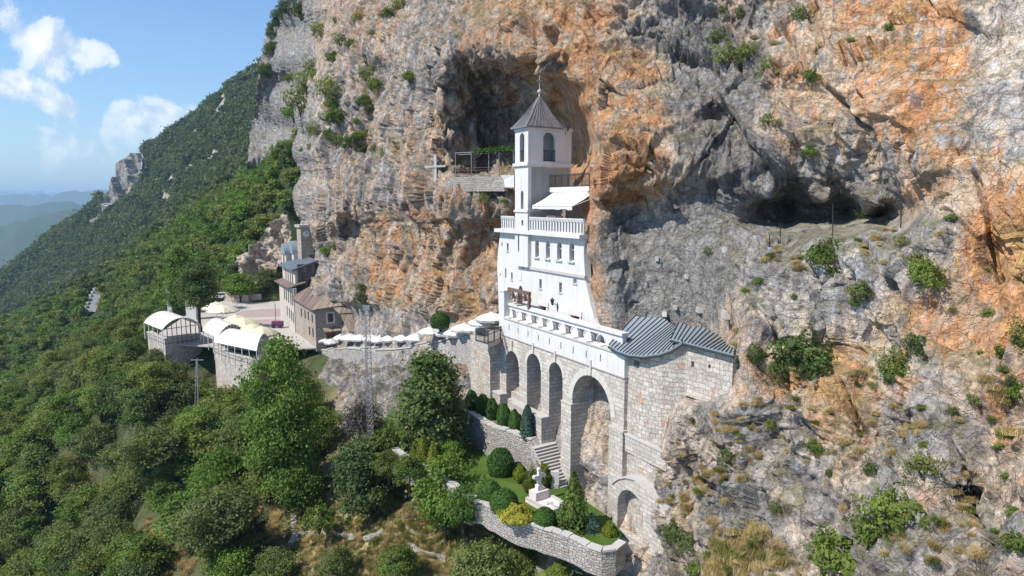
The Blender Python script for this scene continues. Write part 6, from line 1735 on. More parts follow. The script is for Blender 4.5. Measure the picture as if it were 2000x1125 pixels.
def ballmesh(key, rx, rz, n, leaf, matn, seed, rough=.08, cut=-.55, dome=1.0, bark='bark', asp=1.0):
    r_ = np.random.default_rng(seed); d = r_.normal(size=(n, 3)); d /= np.linalg.norm(d, axis=1)[:, None]; d = d[d[:, 2] > cut]; n = len(d)
    bump = 1 + rough * (np.sin(d[:, 0] * 9 + seed) + np.sin(d[:, 1] * 8 + 2) + np.sin(d[:, 2] * 7)) / 2; rad = (.86 + .16 * r_.random(n) ** .5) * bump; rad = np.where(r_.random(n) < .15, rad * (.6 + .3 * r_.random(n)), rad)
    c = d * np.array([rx, rx, rz]) * rad[:, None] + np.array([0, 0, rz * .55]); nn = d + r_.normal(size=(n, 3)) * .55
    cm = leafmesh(key + '_leaves', quads(c, nn, leaf * (.6 + .8 * r_.random(n)), asp, r_), matn)
    b = MB()
    for k in range(5): a = k * 1.26; b.tube([(0, 0, -.4), (.3 * rx * math.cos(a), .3 * rx * math.sin(a), rz * .3), (.6 * rx * math.cos(a), .6 * rx * math.sin(a), rz * .9)], [.05, .035, .015], 5)
    PROTO[key] = (cm, mkmesh(key + '_stems', b.v, b.f, M[bark]), rz * 1.55, rx)


ballmesh('box_ball', 1.0, .85, 7000, .065, 'leaf_box', 41, .03)
ballmesh('box_tall', .62, 1.0, 6000, .06, 'leaf_box', 42, .04, -.8)
ballmesh('gold_bush', .7, .6, 3500, .08, 'leaf_gold', 43, .14, -.3)
ballmesh('yellow_bush', 1.0, .5, 5000, .075, 'leaf_yellow', 44, .25, -.2)
ballmesh('shrub_a', 1.0, .9, 2200, .085, 'leaf_dark', 45, .45, -.6)
ballmesh('shrub_b', 1.0, .8, 2300, .085, 'leaf_mid', 46, .5, -.5)
ballmesh('shrub_c', 1.0, .9, 1500, .075, 'leaf_olive', 47, .5, -.6)
ballmesh('shrub_d', 1.0, 1.1, 1300, .07, 'leaf_grey', 48, .4, -.9, asp=2.5)


def tuftmesh(key, matn, seed, n=420, h=1.0):
    r_ = np.random.default_rng(seed); b_ = r_.normal(size=(n, 3)) * np.array([.38, .38, 0]); a = r_.random(n) * 6.283; ln = h * (.5 + .7 * r_.random(n)); o = np.stack([np.cos(a), np.sin(a), 0 * a], 1)
    tip = b_ + o * (ln * .55)[:, None] + np.array([0, 0, 1]) * (ln * .75)[:, None]; mid = b_ + o * (ln * .2)[:, None] + np.array([0, 0, 1]) * (ln * .5)[:, None]; w_ = np.stack([-np.sin(a), np.cos(a), 0 * a], 1) * .022
    q = np.stack([b_ - w_, b_ + w_, mid + w_, mid - w_, mid - w_, mid + w_, tip + w_ * .2, tip - w_ * .2], 1).reshape(-1, 3); PROTO[key] = (leafmesh(key, q, matn), None, h, .6)


tuftmesh('tuft_dry', 'leaf_dry', 51); tuftmesh('tuft_green', 'leaf_olive', 52)
PN = {}


def plant(key, p, name, label, cat, group=None, s=1.0, sz=None, rot=None, parts=('crown', 'trunk'), tilt=None):
    cm, tm, h, r = PROTO[key]; t = thing(name, label, cat, tuple(p), group)
    rt_ = random.uniform(0, 6.28) if rot is None else rot
    for nm, me in zip(parts, (cm, tm)):
        if me is None: continue
        o = bpy.data.objects.new(nm, me); link(o); o.parent = t; o.scale = (s, s, sz if sz else s); o.rotation_euler = (tilt[0] if tilt else 0, tilt[1] if tilt else 0, rt_)
    return t


# --- garden planting
def at_px(u, v, z): return PZ(u, v, z)
def ball(u, v, w_, h_, z, lb, key='box_ball', group='clipped box bushes on the lawn', nm='box_bush'):
    p = PZ(u, v + h_ * .42, z); k = p.y / FPX; s = w_ * k / 2 / PROTO[key][3]; szz = h_ * k / PROTO[key][2] * 1.12
    return plant(key, p, nm, lb, 'bush', group, s, szz, parts=('leaves', 'stems'))
ball(978, 905, 54, 48, zG, 'large clipped round bush beside the curved garden wall')
ball(956, 962, 50, 40, zG, 'clipped round bush behind the one on the lawn wall, left of the grave')
ball(984, 980, 58, 40, zG, 'clipped round bush on the lawn wall left of the yellow shrub')
ball(1064, 1013, 48, 36, zG, 'clipped round bush just below the marble grave')
ball(1009, 1007, 64, 28, zG + .1, 'bright yellow low shrub on the edge of the lawn wall', 'yellow_bush', None, 'yellow_shrub')
ball(1016, 928, 26, 32, zG, 'yellow green shrub at the left of the bed by the grave', 'gold_bush', None, 'golden_shrub'); ball(1034, 950, 26, 26, zG, 'small golden shrub nearest the grave cross', 'gold_bush', None, 'golden_shrub')
ball(1062, 934, 32, 40, zG, 'taller golden shrub at the foot of the stairs', 'gold_bush', None, 'golden_shrub'); ball(1039, 932, 22, 30, zG, 'small blue green shrub between two golden shrubs', 'shrub_d', None, 'juniper')
for i, (u, v, w_, h_) in enumerate([(921, 784, 26, 34), (943, 793, 27, 36), (961, 802, 25, 38), (984, 814, 28, 40), (1005, 825, 24, 40)]):
    ball(u, v, w_, h_, zU, ['farthest clipped bush in the row below the arcade', 'second farthest clipped bush in the row below the arcade', 'middle clipped bush in the row below the arcade', 'broad clipped bush next to last in the row below the arcade', 'nearest clipped bush in the row, beside the blue cypress'][i], 'box_tall', 'clipped bushes in a row below the arcade')
p = PZ(1030, 856, zU); plant('cypress_blue', p, 'cypress', 'blue green pointed cypress at the end of the bush row by the stairs', 'cypress', None, 1.0)
p = PZ(1120, 1030, zG); plant('cedar', p, 'cedar', 'young layered cedar on the lawn right of the grave', 'cedar', None, .70)
p = PZ(1156, 1100, -24.4); plant('spruce', p, 'spruce', 'bluish young conifer with wide low branches at the lawn corner', 'conifer', None, .95, .75)
for i, (u, v, h_) in enumerate([(828, 914, 2.7), (848, 918, 2.4), (812, 905, 2.0)]):
    plant('cypress_gold', PZ(u, v, zG), 'golden_cypress', ['tallest yellow green cypress behind the lower garden wall', 'yellow green cypress right of the tallest one', 'small yellow green cypress left of the tallest one'][i], 'cypress', 'golden cypresses by the lower wall', h_ / 2.6)
ball(1190, 1040, 30, 30, zG - .3, 'yellow leaved shrub at the corner by the stone platform', 'gold_bush', None, 'golden_shrub')
ball(1320, 1045, 40, 60, -24.5, 'dark shrub beside the end pier of the arched buttress', 'shrub_a', None, 'shrub')
ball(758, 862, 50, 40, zG, 'trimmed hedge bush beside the mast foot', 'shrub_b', None, 'hedge_bush')
# --- specimen trees
def tree_px(key, u, vb, Y, name, label, cat='tree', s=1, sz=None, tilt=None, rot=None, group=None, dz=0):
    p = P(u, vb, Y); return plant(key, p + Vector((0, 0, dz)), name, label, cat, group, s, sz, rot, tilt=tilt)
tree_px('walnut', 843, 892, 56.5, 'walnut_tree', 'large dark broad leaved tree in front of the path wall', s=.97, rot=.5)
tree_px('ash', 560, 985, 62, 'ash_tree', 'tall bright green feathery ash tree in front of the plaza', s=.82, sz=1.2, rot=1)
tree_px('feather', 430, 990, 66, 'ash_tree', 'yellow green feathery tree left of the tall ash', s=.78, rot=2)
tree_px('feather', 590, 1000, 60, 'ash_tree', 'low feathery ash with bright branches right below the tall ash', s=.62, rot=4)
tree_px('bigbush', 714, 985, 56, 'round_bush', 'very large round dark green bush below the mast', 'bush', s=1.0, sz=1.05, rot=1)
tree_px('broad_e', 870, 1060, 49.5, 'leafy_tree', 'loose mid green tree in front of the lower garden wall', s=.92, sz=1.12, rot=.3)
tree_px('broad_d', 945, 1170, 44, 'grey_green_bush', 'grey green bushy tree at the bottom edge below the garden wall', 'bush', s=.82, rot=3)
tree_px('broad_e', 880, 925, 53, 'leafy_tree', 'small light green tree just right of the golden cypresses', s=.45, rot=3)
tree_px('bare', 700, 870, 63, 'bare_shrub', 'leafless grey twiggy shrub behind the mast', 'shrub', s=.95, rot=3, tilt=(0, -.2))
tree_px('shrub_b' if False else 'broad_a', 630, 880, 70, 'dark_tree', 'dark tree between the tall ash and the bare shrub', s=.8)
tree_px('oak_lean', 470, 1110, 55, 'leaning_oak', 'grey green oak leaning on a black trunk above the dry bank', s=.95, tilt=(0, -.35), rot=0)
tree_px('oak_lean', 330, 960, 71, 'leaning_oak', 'oak with a dark trunk showing through a gap in the forest', s=.95, tilt=(0, -.3), rot=0)
tree_px('shrub_b', 624, 1030, 55, 'round_shrub', 'small bright green round shrub in the dry grass', 'shrub', s=1.25, sz=1.45)
tree_px('poplar', 352, 600, 128, 'poplar_tree', 'tall bright green poplar left of the plaza pine', s=1.15, sz=1.2)
tree_px('pine', 392, 640, 108, 'pine_tree', 'dark spreading pine with a bare trunk at the plaza edge', s=.98, sz=.9)
p = PZ(470, 590, zP); plant('broad_e', p, 'round_plaza_tree', 'round bright green tree standing on the far plaza', 'tree', None, 1.5, 1.0)
p = PZ(525, 583, zP); plant('broad_c', p, 'dark_plaza_tree', 'dark round tree at the far corner of the plaza by the house', 'tree', None, 1.15, 1.0)
c, _ = on_cliff(860, 634); ball(860, 628, 38, 28, P(860, 640, 69).z, 'round dark green bush against the cliff above the path', 'box_ball', None, 'path_bush')
for u, v, Y, k_, s_, lb in [(800, 960, 51, 'broad_a', .5, 'small bushy tree growing against the lower garden wall on the left'), (905, 1030, 46.5, 'broad_e', .52, 'small bushy tree hiding the lower garden wall below the clipped bushes'), (760, 935, 54, 'broad_b', .42, 'olive shrub tree at the left end of the lower garden wall'),
                           (1090, 1150, 42, 'broad_a', .3, 'green bush below the right end of the lawn wall'), (1010, 1130, 44.5, 'broad_b', .38, 'olive bush below the middle of the lawn wall'), (660, 1130, 50, 'broad_d', .5, 'grey green bush at the bottom edge of the dry slope'), (780, 1150, 47, 'broad_a', .55, 'green bushy tree at the bottom edge below the broken dry stone wall'), (540, 1140, 53, 'broad_d', .6, 'grey green tree at the bottom edge beside the leaning oak')]:
    tree_px(k_, u, v, Y, 'bushy_tree', lb, s=s_)
for i, (u, v, k_, s_) in enumerate([(480, 545, 'broad_c', .95), (497, 552, 'broad_a', 1.0), (512, 548, 'broad_b', .9), (528, 556, 'broad_c', .9), (540, 566, 'broad_a', .8), (505, 565, 'broad_b', .8), (490, 570, 'broad_d', .8), (548, 580, 'broad_c', .6), (535, 582, 'broad_b', .55), (470, 555, 'broad_e', .9), (455, 560, 'broad_a', .9)]):
    p = on_ground(u, v, 160.5); plant(k_, p - Vector((0, 0, .4)), 'slope_tree', f"{['dark', 'green', 'olive', 'grey green'][['broad_c', 'broad_a', 'broad_b', 'broad_d'].index(k_)] if k_ != 'broad_e' else 'bright'} bushy tree on the bank behind the plaza below the pale rocks", 'tree', 'bushy trees on the bank behind the plaza', s_)
# vine on the pergola
r_ = np.random.default_rng(5); n = 2600; f = r_.random(n) ** .7
c = np.array(PGL[0])[None] * (1 - f[:, None]) + np.array(PGL[1])[None] * f[:, None] + r_.normal(size=(n, 3)) * np.array([.2, .7, .13]) + np.array([0, .8, .12])
hang = (r_.random(n) < .16) & (f > .82); c[:, 2] -= np.where(hang, r_.random(n) * 1.6, 0)
me = leafmesh('vine', quads(c - np.array(PGL[0]), r_.normal(size=(n, 3)) + np.array([0, 0, 1.5]), .11 * (.6 + .8 * r_.random(n)), .9, r_), 'leaf_box')
o = link(bpy.data.objects.new('vine', me)); o.location = PGL[0]; tag(o, 'bright green vine trained over the pergola left of the tower', 'vine')

# --- shrubs and tufts on the cliff
SH = [(1565, 690, 62, 'shrub_a'), (1540, 720, 40, 'shrub_c'), (1600, 710, 36, 'shrub_a'), (1745, 700, 34, 'shrub_c'), (1795, 675, 30, 'shrub_a'), (1745, 720, 26, 'shrub_b'), (1650, 1085, 66, 'shrub_b'), (1740, 1000, 58, 'shrub_b'), (1620, 1060, 40, 'shrub_b'), (1700, 1040, 44, 'shrub_b'), (1605, 495, 30, 'shrub_b'), (1625, 480, 26, 'shrub_c'), (1800, 530, 34, 'shrub_b'), (1795, 510, 26, 'shrub_c'),
      (1680, 565, 22, 'shrub_d'), (1758, 472, 18, 'shrub_c'), (1480, 548, 10, 'shrub_b'), (1930, 610, 14, 'shrub_b'), (1912, 688, 8, 'shrub_b'), (1990, 650, 30, 'shrub_c'), (1960, 690, 26, 'shrub_b'), (1910, 783, 20, 'shrub_b'), (1990, 760, 22, 'shrub_b'), (1360, 818, 12, 'shrub_a'), (1420, 892, 22, 'shrub_a'), (1590, 870, 20, 'shrub_b'), (1800, 905, 36, 'shrub_c'), (1965, 928, 12, 'shrub_b'), (1985, 1060, 28, 'shrub_b'), (1980, 995, 18, 'shrub_b'), (1320, 1040, 26, 'shrub_a'), (1360, 1110, 22, 'shrub_b'), (1515, 990, 14, 'shrub_d'), (1700, 915, 16, 'shrub_d'),
      (1405, 75, 22, 'shrub_c'), (1420, 110, 30, 'shrub_c'), (1460, 100, 22, 'shrub_c'), (1500, 130, 20, 'shrub_c'), (1580, 150, 15, 'shrub_b'), (1580, 295, 14, 'shrub_b'), (1556, 30, 22, 'shrub_c'), (1412, 20, 8, 'shrub_b'), (1445, 25, 10, 'shrub_d'), (1732, 55, 10, 'shrub_b'), (1660, 80, 8, 'shrub_b'), (1597, 95, 7, 'shrub_b'), (1855, 425, 10, 'shrub_b'), (1690, 415, 18, 'shrub_c'), (1500, 235, 14, 'shrub_c'), (1520, 240, 10, 'shrub_c'),
      (590, 200, 34, 'shrub_c'), (600, 160, 26, 'shrub_c'), (655, 110, 18, 'shrub_b'), (640, 175, 26, 'shrub_c'), (655, 230, 22, 'shrub_b'), (718, 150, 24, 'shrub_c'), (712, 195, 16, 'shrub_b'), (575, 220, 24, 'shrub_b'), (610, 130, 20, 'shrub_c'), (630, 60, 24, 'shrub_c'), (590, 20, 26, 'shrub_a'), (560, 15, 16, 'shrub_a'), (540, 30, 12, 'shrub_a'), (530, 60, 8, 'shrub_a'), (780, 10, 22, 'shrub_c'), (720, 260, 14, 'shrub_c'), (700, 265, 12, 'shrub_b'), (640, 268, 12, 'shrub_c'),
      (707, 580, 16, 'shrub_a'), (705, 560, 10, 'shrub_a'), (640, 490, 14, 'shrub_b'), (655, 480, 10, 'shrub_b'), (945, 385, 12, 'shrub_c'), (987, 392, 6, 'shrub_b'), (620, 250, 20, 'shrub_c'), (1155, 300, 4, 'shrub_b'), (1475, 690, 18, 'shrub_d'), (1340, 1060, 24, 'shrub_d'), (1440, 700, 14, 'shrub_c'), (1060, 360 + 60, 1, 'shrub_c')][:-1]
_r = random.Random(77)
for _ in range(34): SH.append((_r.uniform(560, 760) if _r.random() < .7 else _r.uniform(600, 800), _r.uniform(10, 300), _r.uniform(7, 17), _r.choice(['shrub_c', 'shrub_c', 'shrub_a', 'shrub_b'])))
for _ in range(22): SH.append((_r.uniform(1380, 1990), _r.uniform(470, 1100), _r.uniform(6, 14), _r.choice(['shrub_c', 'shrub_d', 'shrub_b'])))
for _ in range(14): v_ = _r.uniform(2, 150); SH.append((float(usil(v_)) + _r.uniform(4, 16), v_, _r.uniform(7, 16), 'shrub_a'))
lbk = {'shrub_a': 'dark green', 'shrub_b': 'bright green', 'shrub_c': 'olive green', 'shrub_d': 'grey green wiry'}
def where(u, v):
    if u < 800: return 'the grey left cliff ' + ('near the skyline' if v < 70 else 'high up' if v < 300 else 'low down near the clock tower')
    if u < 1100: return 'the rock under the ledge wall'
    if v < 200: return 'the upper right cliff'
    if v < 445: return 'the overhang above the dark recess'
    if v < 640: return 'the pale buttress below the rock ledge'
    if v < 800: return 'the orange rock right of the chapel'
    return 'the broken lower slope at the bottom right'
def sizew(w_): return 'tiny' if w_ < 12 else 'small' if w_ < 22 else 'mid sized' if w_ < 36 else 'large'
for u, v, w_, key in SH:
    c, nm_ = on_cliff(u, v + w_ * .3); k = c.y / FPX; s = w_ * k * .85
    g = 'shrubs clinging to ' + where(u, v)
    plant(key, c + Vector((0, -.1, -s * .25)), 'cliff_shrub', f'{sizew(w_)} {lbk[key]} shrub clinging to {where(u, v)}', 'shrub', g, s, s * random.uniform(.85, 1.25), parts=('leaves', 'stems'), tilt=(random.uniform(.1, .5), random.uniform(-.3, .3)))
# dry grass: nobody could count the blades
def scatter_stuff(name, key_meshes, pts, scales, rots, colname, normals=None):
    """one object that instances plant meshes on its points with geometry nodes"""
    co = bpy.data.collections.new(colname)
    for i, me in enumerate(key_meshes): o = bpy.data.objects.new(f'{name}_source', me); co.objects.link(o)
    me = bpy.data.meshes.new(name); pts = np.asarray(pts, 'f'); me.vertices.add(len(pts)); me.vertices.foreach_set('co', pts.ravel())
    a = me.attributes.new('sc', 'FLOAT', 'POINT'); a.data.foreach_set('value', np.asarray(scales, 'f')); a = me.attributes.new('rz', 'FLOAT_VECTOR', 'POINT'); a.data.foreach_set('vector', np.asarray(rots, 'f').ravel())
    me.update(); o = link(bpy.data.objects.new(name, me)); tag(o, kind='stuff')
    ng = bpy.data.node_groups.new(name, 'GeometryNodeTree'); ng.interface.new_socket('Geometry', in_out='INPUT', socket_type='NodeSocketGeometry'); ng.interface.new_socket('Geometry', in_out='OUTPUT', socket_type='NodeSocketGeometry')
    N_ = ng.nodes; L_ = ng.links; gi = N_.new('NodeGroupInput'); go = N_.new('NodeGroupOutput'); ip = N_.new('GeometryNodeInstanceOnPoints'); ci = N_.new('GeometryNodeCollectionInfo'); m2p = N_.new('GeometryNodeMeshToPoints')
    ci.inputs[0].default_value = co; ci.inputs['Separate Children'].default_value = True; ci.inputs['Reset Children'].default_value = True; ip.inputs['Pick Instance'].default_value = True
    ri = N_.new('FunctionNodeRandomValue'); ri.data_type = 'INT'; ri.inputs[4].default_value = 0; ri.inputs[5].default_value = len(key_meshes) - 1
    a1 = N_.new('GeometryNodeInputNamedAttribute'); a1.data_type = 'FLOAT'; a1.inputs[0].default_value = 'sc'; a2 = N_.new('GeometryNodeInputNamedAttribute'); a2.data_type = 'FLOAT_VECTOR'; a2.inputs[0].default_value = 'rz'
    L_.new(gi.outputs[0], m2p.inputs[0]); L_.new(m2p.outputs[0], ip.inputs['Points']); L_.new(ci.outputs[0], ip.inputs['Instance']); L_.new(ri.outputs[2], ip.inputs['Instance Index'])
    L_.new(a1.outputs[0], ip.inputs['Scale']); L_.new(a2.outputs[0], ip.inputs['Rotation']); L_.new(ip.outputs[0], go.inputs[0])
    md = o.modifiers.new('scatter', 'NODES'); md.node_group = ng
    return o


r_ = np.random.default_rng(9); pts = []; sc = []; rot = []; pg_ = []; sg_ = []
for (u, v, ru, rv, n, s) in [(1440, 1080, 50, 38, 190, .62), (1370, 940, 50, 45, 60, .45), (1330, 960, 40, 60, 40, .45), (1500, 1095, 40, 30, 40, .5), (1560, 700, 60, 22, 30, .35), (1680, 738, 30, 14, 25, .35), (1510, 490, 16, 26, 22, .35), (1560, 500, 14, 30, 18, .35), (1690, 480, 20, 20, 10, .3), (1440, 640, 20, 50, 15, .35), (1960, 800, 40, 60, 60, .5), (1880, 980, 30, 50, 30, .4), (1450, 850, 60, 50, 90, .4), (1600, 850, 50, 60, 50, .35), (1750, 850, 100, 60, 60, .35), (1530, 820, 60, 60, 60, .35), (1800, 1060, 180, 60, 80, .35), (1000, 1080, 60, 50, 30, .5), (1300, 900, 30, 30, 30, .35), (1480, 110, 40, 30, 20, .4), (1800, 500, 120, 50, 40, .35)]:
    for _ in range(int(n * (.75 if u == 1440 else .4))):
        uu_, vv_ = u + ru * .6 * r_.normal(), v + rv * .6 * r_.normal(); c, nn = on_cliff(uu_, vv_)
        if nn.z < .12 * r_.random() + .02: continue
        (pts if r_.random() < .75 else pg_).append(tuple(c)); (sc if len(pts) > len(sc) else sg_).append(s * .72 * (.6 + .7 * r_.random()))
for _ in range(2400):
    u, v = r_.uniform(560, 960), r_.uniform(930, 1135); p = on_ground(u, v, 38, 120)
    if 1: (pts if r_.random() < .55 else pg_).append(tuple(p)); (sc if len(pts) > len(sc) else sg_).append(.30 * (.6 + .8 * r_.random()))
for _ in range(300):
    u, v = r_.uniform(290, 560), r_.uniform(850, 1125); p = on_ground(u, v, 38, 120); pts.append(tuple(p)); sc.append(.5)
rz = np.stack([r_.normal(size=len(pts)) * .25, r_.normal(size=len(pts)) * .25, r_.random(len(pts)) * 6.28], 1)
scatter_stuff('dry_grass', [PROTO['tuft_dry'][0]], pts, sc, rz, 'dry_grass_sources')
rz = np.stack([r_.normal(size=len(pg_)) * .25, r_.normal(size=len(pg_)) * .25, r_.random(len(pg_)) * 6.28], 1)
scatter_stuff('green_grass', [PROTO['tuft_green'][0]], pg_, sg_, rz, 'green_grass_sources')

# --- forest
def inpoly(u, v, poly):
    c = False; j = len(poly) - 1
    for i in range(len(poly)):
        if (poly[i][1] > v) != (poly[j][1] > v) and u < (poly[j][0] - poly[i][0]) * (v - poly[i][1]) / (poly[j][1] - poly[i][1]) + poly[i][0]: c = not c
        j = i
    return c
EX = [[(545, 1140), (545, 990), (620, 930), (880, 900), (1400, 900), (1400, 1140)], [(300, 880), (350, 880), (375, 930), (340, 960), (300, 930)], [(660, 800), (1400, 800), (1400, 1140), (660, 1140)], [(600, 700), (760, 700), (780, 830), (650, 840)], [(470, 1000), (560, 1000), (560, 1140), (480, 1140)]]
EXF = [(-90, -20, 95, 158)]
PLZ = [(-58.5, 102), (-52, 97), (-44, 94), (-36, 91), (-20, 92), (-18, 108), (-36, 132), (-45, 157.5), (-63.5, 159), (-64.5, 130)]
cand = []; r_ = np.random.default_rng(21)
def addc(y0, y1, sp, x0=-420, x1=5):
    y = y0
    while y < y1:
        xs = np.arange(max(x0, -y * .9), x1, sp)
        for x in xs:
            xx = x + r_.uniform(-.42, .42) * sp; yy_ = y + r_.uniform(-.42, .42) * sp; cand.append((xx, yy_))
        y += sp
addc(44, 100, 3.9); nn1 = len(cand); addc(100, 170, 4.6); addc(170, 335, 5.6)
cx = np.array([c[0] for c in cand]); cy = np.array([c[1] for c in cand]); cz_ = terr(cx, cy)
keep = []
for x, y, z in zip(cx, cy, cz_):
    u, v = proj((x, y, z)); ut, vt = proj((x, y, z + 6))
    if u < -120 or u > 640 or vt > 1150 or v < 200: continue
    if inpoly(x, y, PLZ): continue
    fs_, fn_ = FB.sn((x, y))
    if -3 < fs_ < 42 and -1.5 < fn_ < 14: continue
    if 88 < y < 104 and x > -32: continue
    if y < 96 and x > -46 and z > -24: continue
    if any(inpoly(u, v, e) for e in EX) and y < 92: continue
    if 168 < u < 204 and 560 < v < 640 and y > 120: continue
    # nothing rises in front of the plaza, canopies and house
    hmax = 99.
    if 280 < u < 640 and y < 100:
        lim = np.interp(u, [280, 300, 330, 400, 410, 420, 500, 515, 600, 640], [665, 668, 695, 700, 700, 735, 752, 745, 705, 700]); rz_ = ray(u, lim)[1]; hmax = rz_ * y - z
    if hmax < 1.8: continue
    keep.append((x, y, z, hmax))
keep.sort(key=lambda k: k[1])
kinds = [('broad_a', 'mid green rounded tree in the dense forest on the left slope'), ('broad_b', 'olive green spreading tree in the dense forest on the left slope'), ('broad_c', 'dark green full tree in the dense forest on the left slope'), ('broad_d', 'grey green bushy tree in the dense forest on the left slope'), ('broad_e', 'fresh bright green tree in the dense forest on the left slope')]
print('forest candidates', len(keep), 'nearest', keep[0][:2], 'at280', keep[min(280, len(keep) - 1)][:2])
NI = 275; rest = []
for i, (x, y, z, hm) in enumerate(keep):
    wk = perlin(np.array([[x / 14, y / 14, 3.3]], 'f'))[0]
    w_ = np.array([1.6, 1.5, 1.2, 1.6, .7 + (1.2 if wk > .15 else 0)]); w_ = w_ / w_.sum(); k = int(r_.choice(5, p=w_)); s = r_.uniform(.72, 1.12) * (.88 if y < 70 else 1.0)
    h = PROTO[kinds[k][0]][2]; s = min(s, hm / h)
    if s < .3: continue
    if i < NI:
        u, v = proj((x, y, z + 3)); n = kinds[k][1].split(' in the ')[0]
        wh = ('in the bottom left corner' if v > 950 else 'on the left edge of the picture') if u < 150 else ('at the bottom of the left slope' if v > 1000 else 'just below the white canopies' if 260 < u < 520 and v < 820 else 'between the canopies and the leaning oaks' if 260 <= u and v < 980 else 'around the leaning oaks' if u >= 260 else 'in the middle of the left slope' if v > 800 else 'high on the left slope below the road')
        plant(kinds[k][0], (x, y, z), 'forest_tree', n + ' of the forest ' + wh, 'tree', 'forest trees ' + wh, s, s * r_.uniform(.9, 1.15))
    else: rest.append((x, y, z, s))
# lighter meshes for distance
far_meshes = []
for i, (mn, sd) in enumerate([('leaf_mid', 61), ('leaf_olive', 62), ('leaf_dark', 63), ('leaf_bright', 64)]):
    lob = lobeset(sd, 6.2, 3.1, 9, .2); far_meshes.append(leafmesh('far_crown', crown(sd, lob, 1500, .33, spread=.5, clump=8), mn))
pts = [r[:3] for r in rest]; sc = [r[3] * 1.02 for r in rest]; rz = np.stack([np.zeros(len(pts)), np.zeros(len(pts)), r_.random(len(pts)) * 6.28], 1)
scatter_stuff('forest', far_meshes, pts, sc, rz, 'forest_sources')
# mountain forest: sample in view, density by distance
mf = []
n = 60000; yv = r_.uniform(330, 1000, n); xv = -yv * r_.uniform(.28, .92, n); zv = terr(xv, yv)
d_ = yv * CP - zv * SP; uu_ = 1000 + FPX * xv / d_; vv_ = 562.5 - FPX * (yv * SP + zv * CP) / d_
ok = (uu_ > -60) & (uu_ < 640) & (vv_ > 120) & (vv_ < 900)
e = 3.0; gx_ = (terr(xv + e, yv) - zv) / e; gy_ = (terr(xv, yv + e) - zv) / e
facing = (-gx_ * xv - gy_ * yv + zv) ; ok &= (zv + 0 * facing > -1e9)
bare = fbm(np.stack([xv, yv, zv], 1).astype('f') / 45, 4, 400, .6); ok &= ~((bare > .19) & (zv > -30) & (yv > 480))
ok &= ~((uu_ > 196) & (uu_ < 292) & (vv_ > 298) & (vv_ < 418) & (((uu_ - 244) / 46) ** 2 + ((vv_ - 352 + (uu_ - 244) * .55) / 44) ** 2 < 1))
idx_ = np.nonzero(ok)[0][:26000]; print('mountain trees', len(idx_))
pts = np.stack([xv[idx_], yv[idx_], zv[idx_] - 1.0], 1); sc = r_.uniform(.55, 1.5, len(idx_)) * (1 + .3 * (r_.random(len(idx_)) > .93)); rz = np.stack([np.zeros(len(idx_)), np.zeros(len(idx_)), r_.random(len(idx_)) * 6.28], 1)
far2 = []
for i, sd in enumerate((71, 72, 73)):
    lob = lobeset(sd, 7, 4.0, 6, .1); far2.append(leafmesh('mountain_crown', crown(sd, lob, 260, .85, spread=.8, clump=6), 'leaf_far'))
scatter_stuff('mountain_forest', far2, pts, sc, rz, 'mountain_sources')

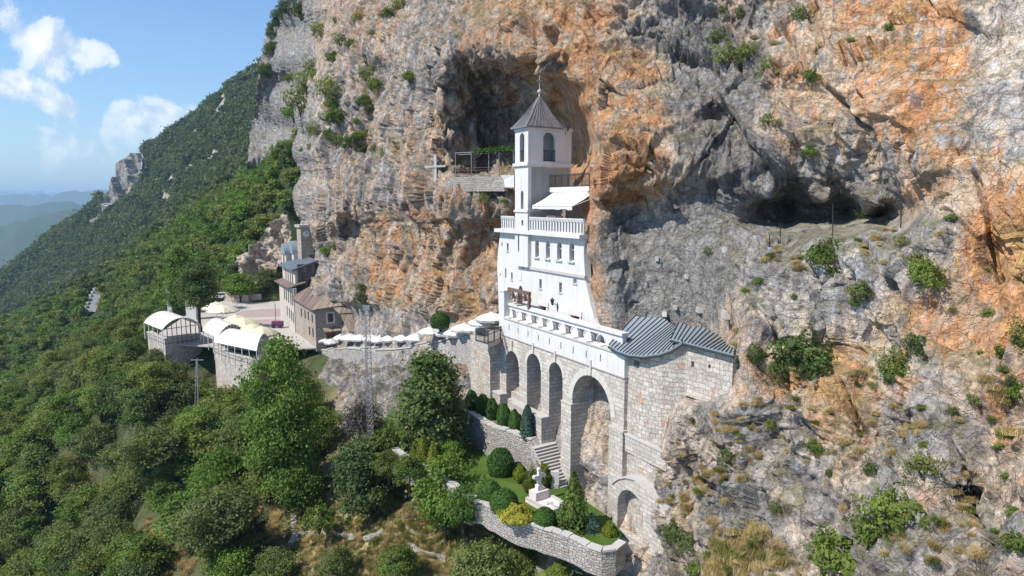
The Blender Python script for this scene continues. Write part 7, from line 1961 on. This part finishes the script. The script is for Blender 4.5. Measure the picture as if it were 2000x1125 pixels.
# --- rock outcrops on the distant mountain and by the plaza
def outcrop(poly, Y, depth, label, matn, seed, amp, cell=3.0, Yf=None, name='rock_outcrop'):
    us_ = [p[0] for p in poly]; vs_ = [p[1] for p in poly]; G_ = []; st_ = cell
    U = np.arange(min(us_), max(us_) + st_, st_); Vv = np.arange(min(vs_), max(vs_) + st_, st_); A_ = []
    for v in Vv:
        row = []
        for u in U:
            ins = inpoly(u, v, poly); yb = Yf(u, v) if Yf else Y
            row.append(P(u, v, yb))
        A_.append(row)
    A_ = np.array([[tuple(p) for p in r] for r in A_], 'f'); sh = A_.shape[:2]; p = A_.reshape(-1, 3)
    edge = np.array([[min(1., min((abs((u - min(us_)) / 14), abs((u - max(us_)) / 14), abs((v - min(vs_)) / 14), abs((v - max(vs_)) / 14)))) if inpoly(u, v, poly) else -1.0 for u in U] for v in Vv]).ravel()
    k = Y / 100; h_ = fbm(p / (3.4 * k) * np.array([1, 1, .45], 'f'), 5, seed, .62, True) * amp * 1.6 + planes(p * np.array([1, 1, .6], 'f'), seed, 1.0, 2.4 * k)[0] * .5 + fbm(p / (1.0 * k), 3, seed + 5) * amp * .25
    p[:, 1] -= h_ + depth * .3; p[:, 0] -= h_ * .3
    idx = np.arange(len(p)).reshape(sh); F_ = np.stack([idx[:-1, :-1].ravel(), idx[1:, :-1].ravel(), idx[1:, 1:].ravel(), idx[:-1, 1:].ravel()], 1)
    F_ = F_[(edge[F_] > -.5).all(1)]; me = mkmesh(name, p, F_, M[matn], False, uv=False)
    o = link(bpy.data.objects.new(name, me)); return o
def ymt(u, v, y0, y1, dy=0):
    p = on_ground(u, v, y0, y1); return p.y - dy
o = outcrop([(198, 418), (208, 380), (232, 345), (240, 318), (262, 300), (290, 300), (292, 330), (280, 350), (262, 372), (240, 392), (215, 412)], 860, 10, '', 'rock_far', 81, 5, 2.0, Yf=lambda u, v: 838 - (u - 200) * .25 + abs(v - 360) * .1 - 14)
tag(o, kind='structure')
o = outcrop([(470, 500), (500, 488), (540, 440), (565, 415), (582, 420), (585, 480), (560, 520), (555, 560), (520, 565), (480, 545)], 152, 3, '', 'rock_pale', 83, 2.2, 2.0, Yf=lambda u, v: 158 - (u - 470) * .05 - (v - 420) * .04)
tag(o, kind='structure')
# ------------------------------------------------------------------ the air
lo_z = float(Z.min()) - 4; S_ = 26000.0
b = MB().box(-S_, S_, -2000, S_, lo_z - 1, 260)
hz_ = b.build('haze', None); tag(hz_, kind='stuff')
m = bpy.data.materials.new('haze_air'); m.use_nodes = True; nt = NT(m.node_tree)
v = nt.n('ShaderNodeVolumePrincipled', {'Color': (.50, .75, 1.0, 1), 'Density': .00012, 'Anisotropy': .1})
o_ = nt.n('ShaderNodeOutputMaterial'); nt.t.links.new(v.outputs[0], o_.inputs['Volume']); hz_.data.materials.append(m)
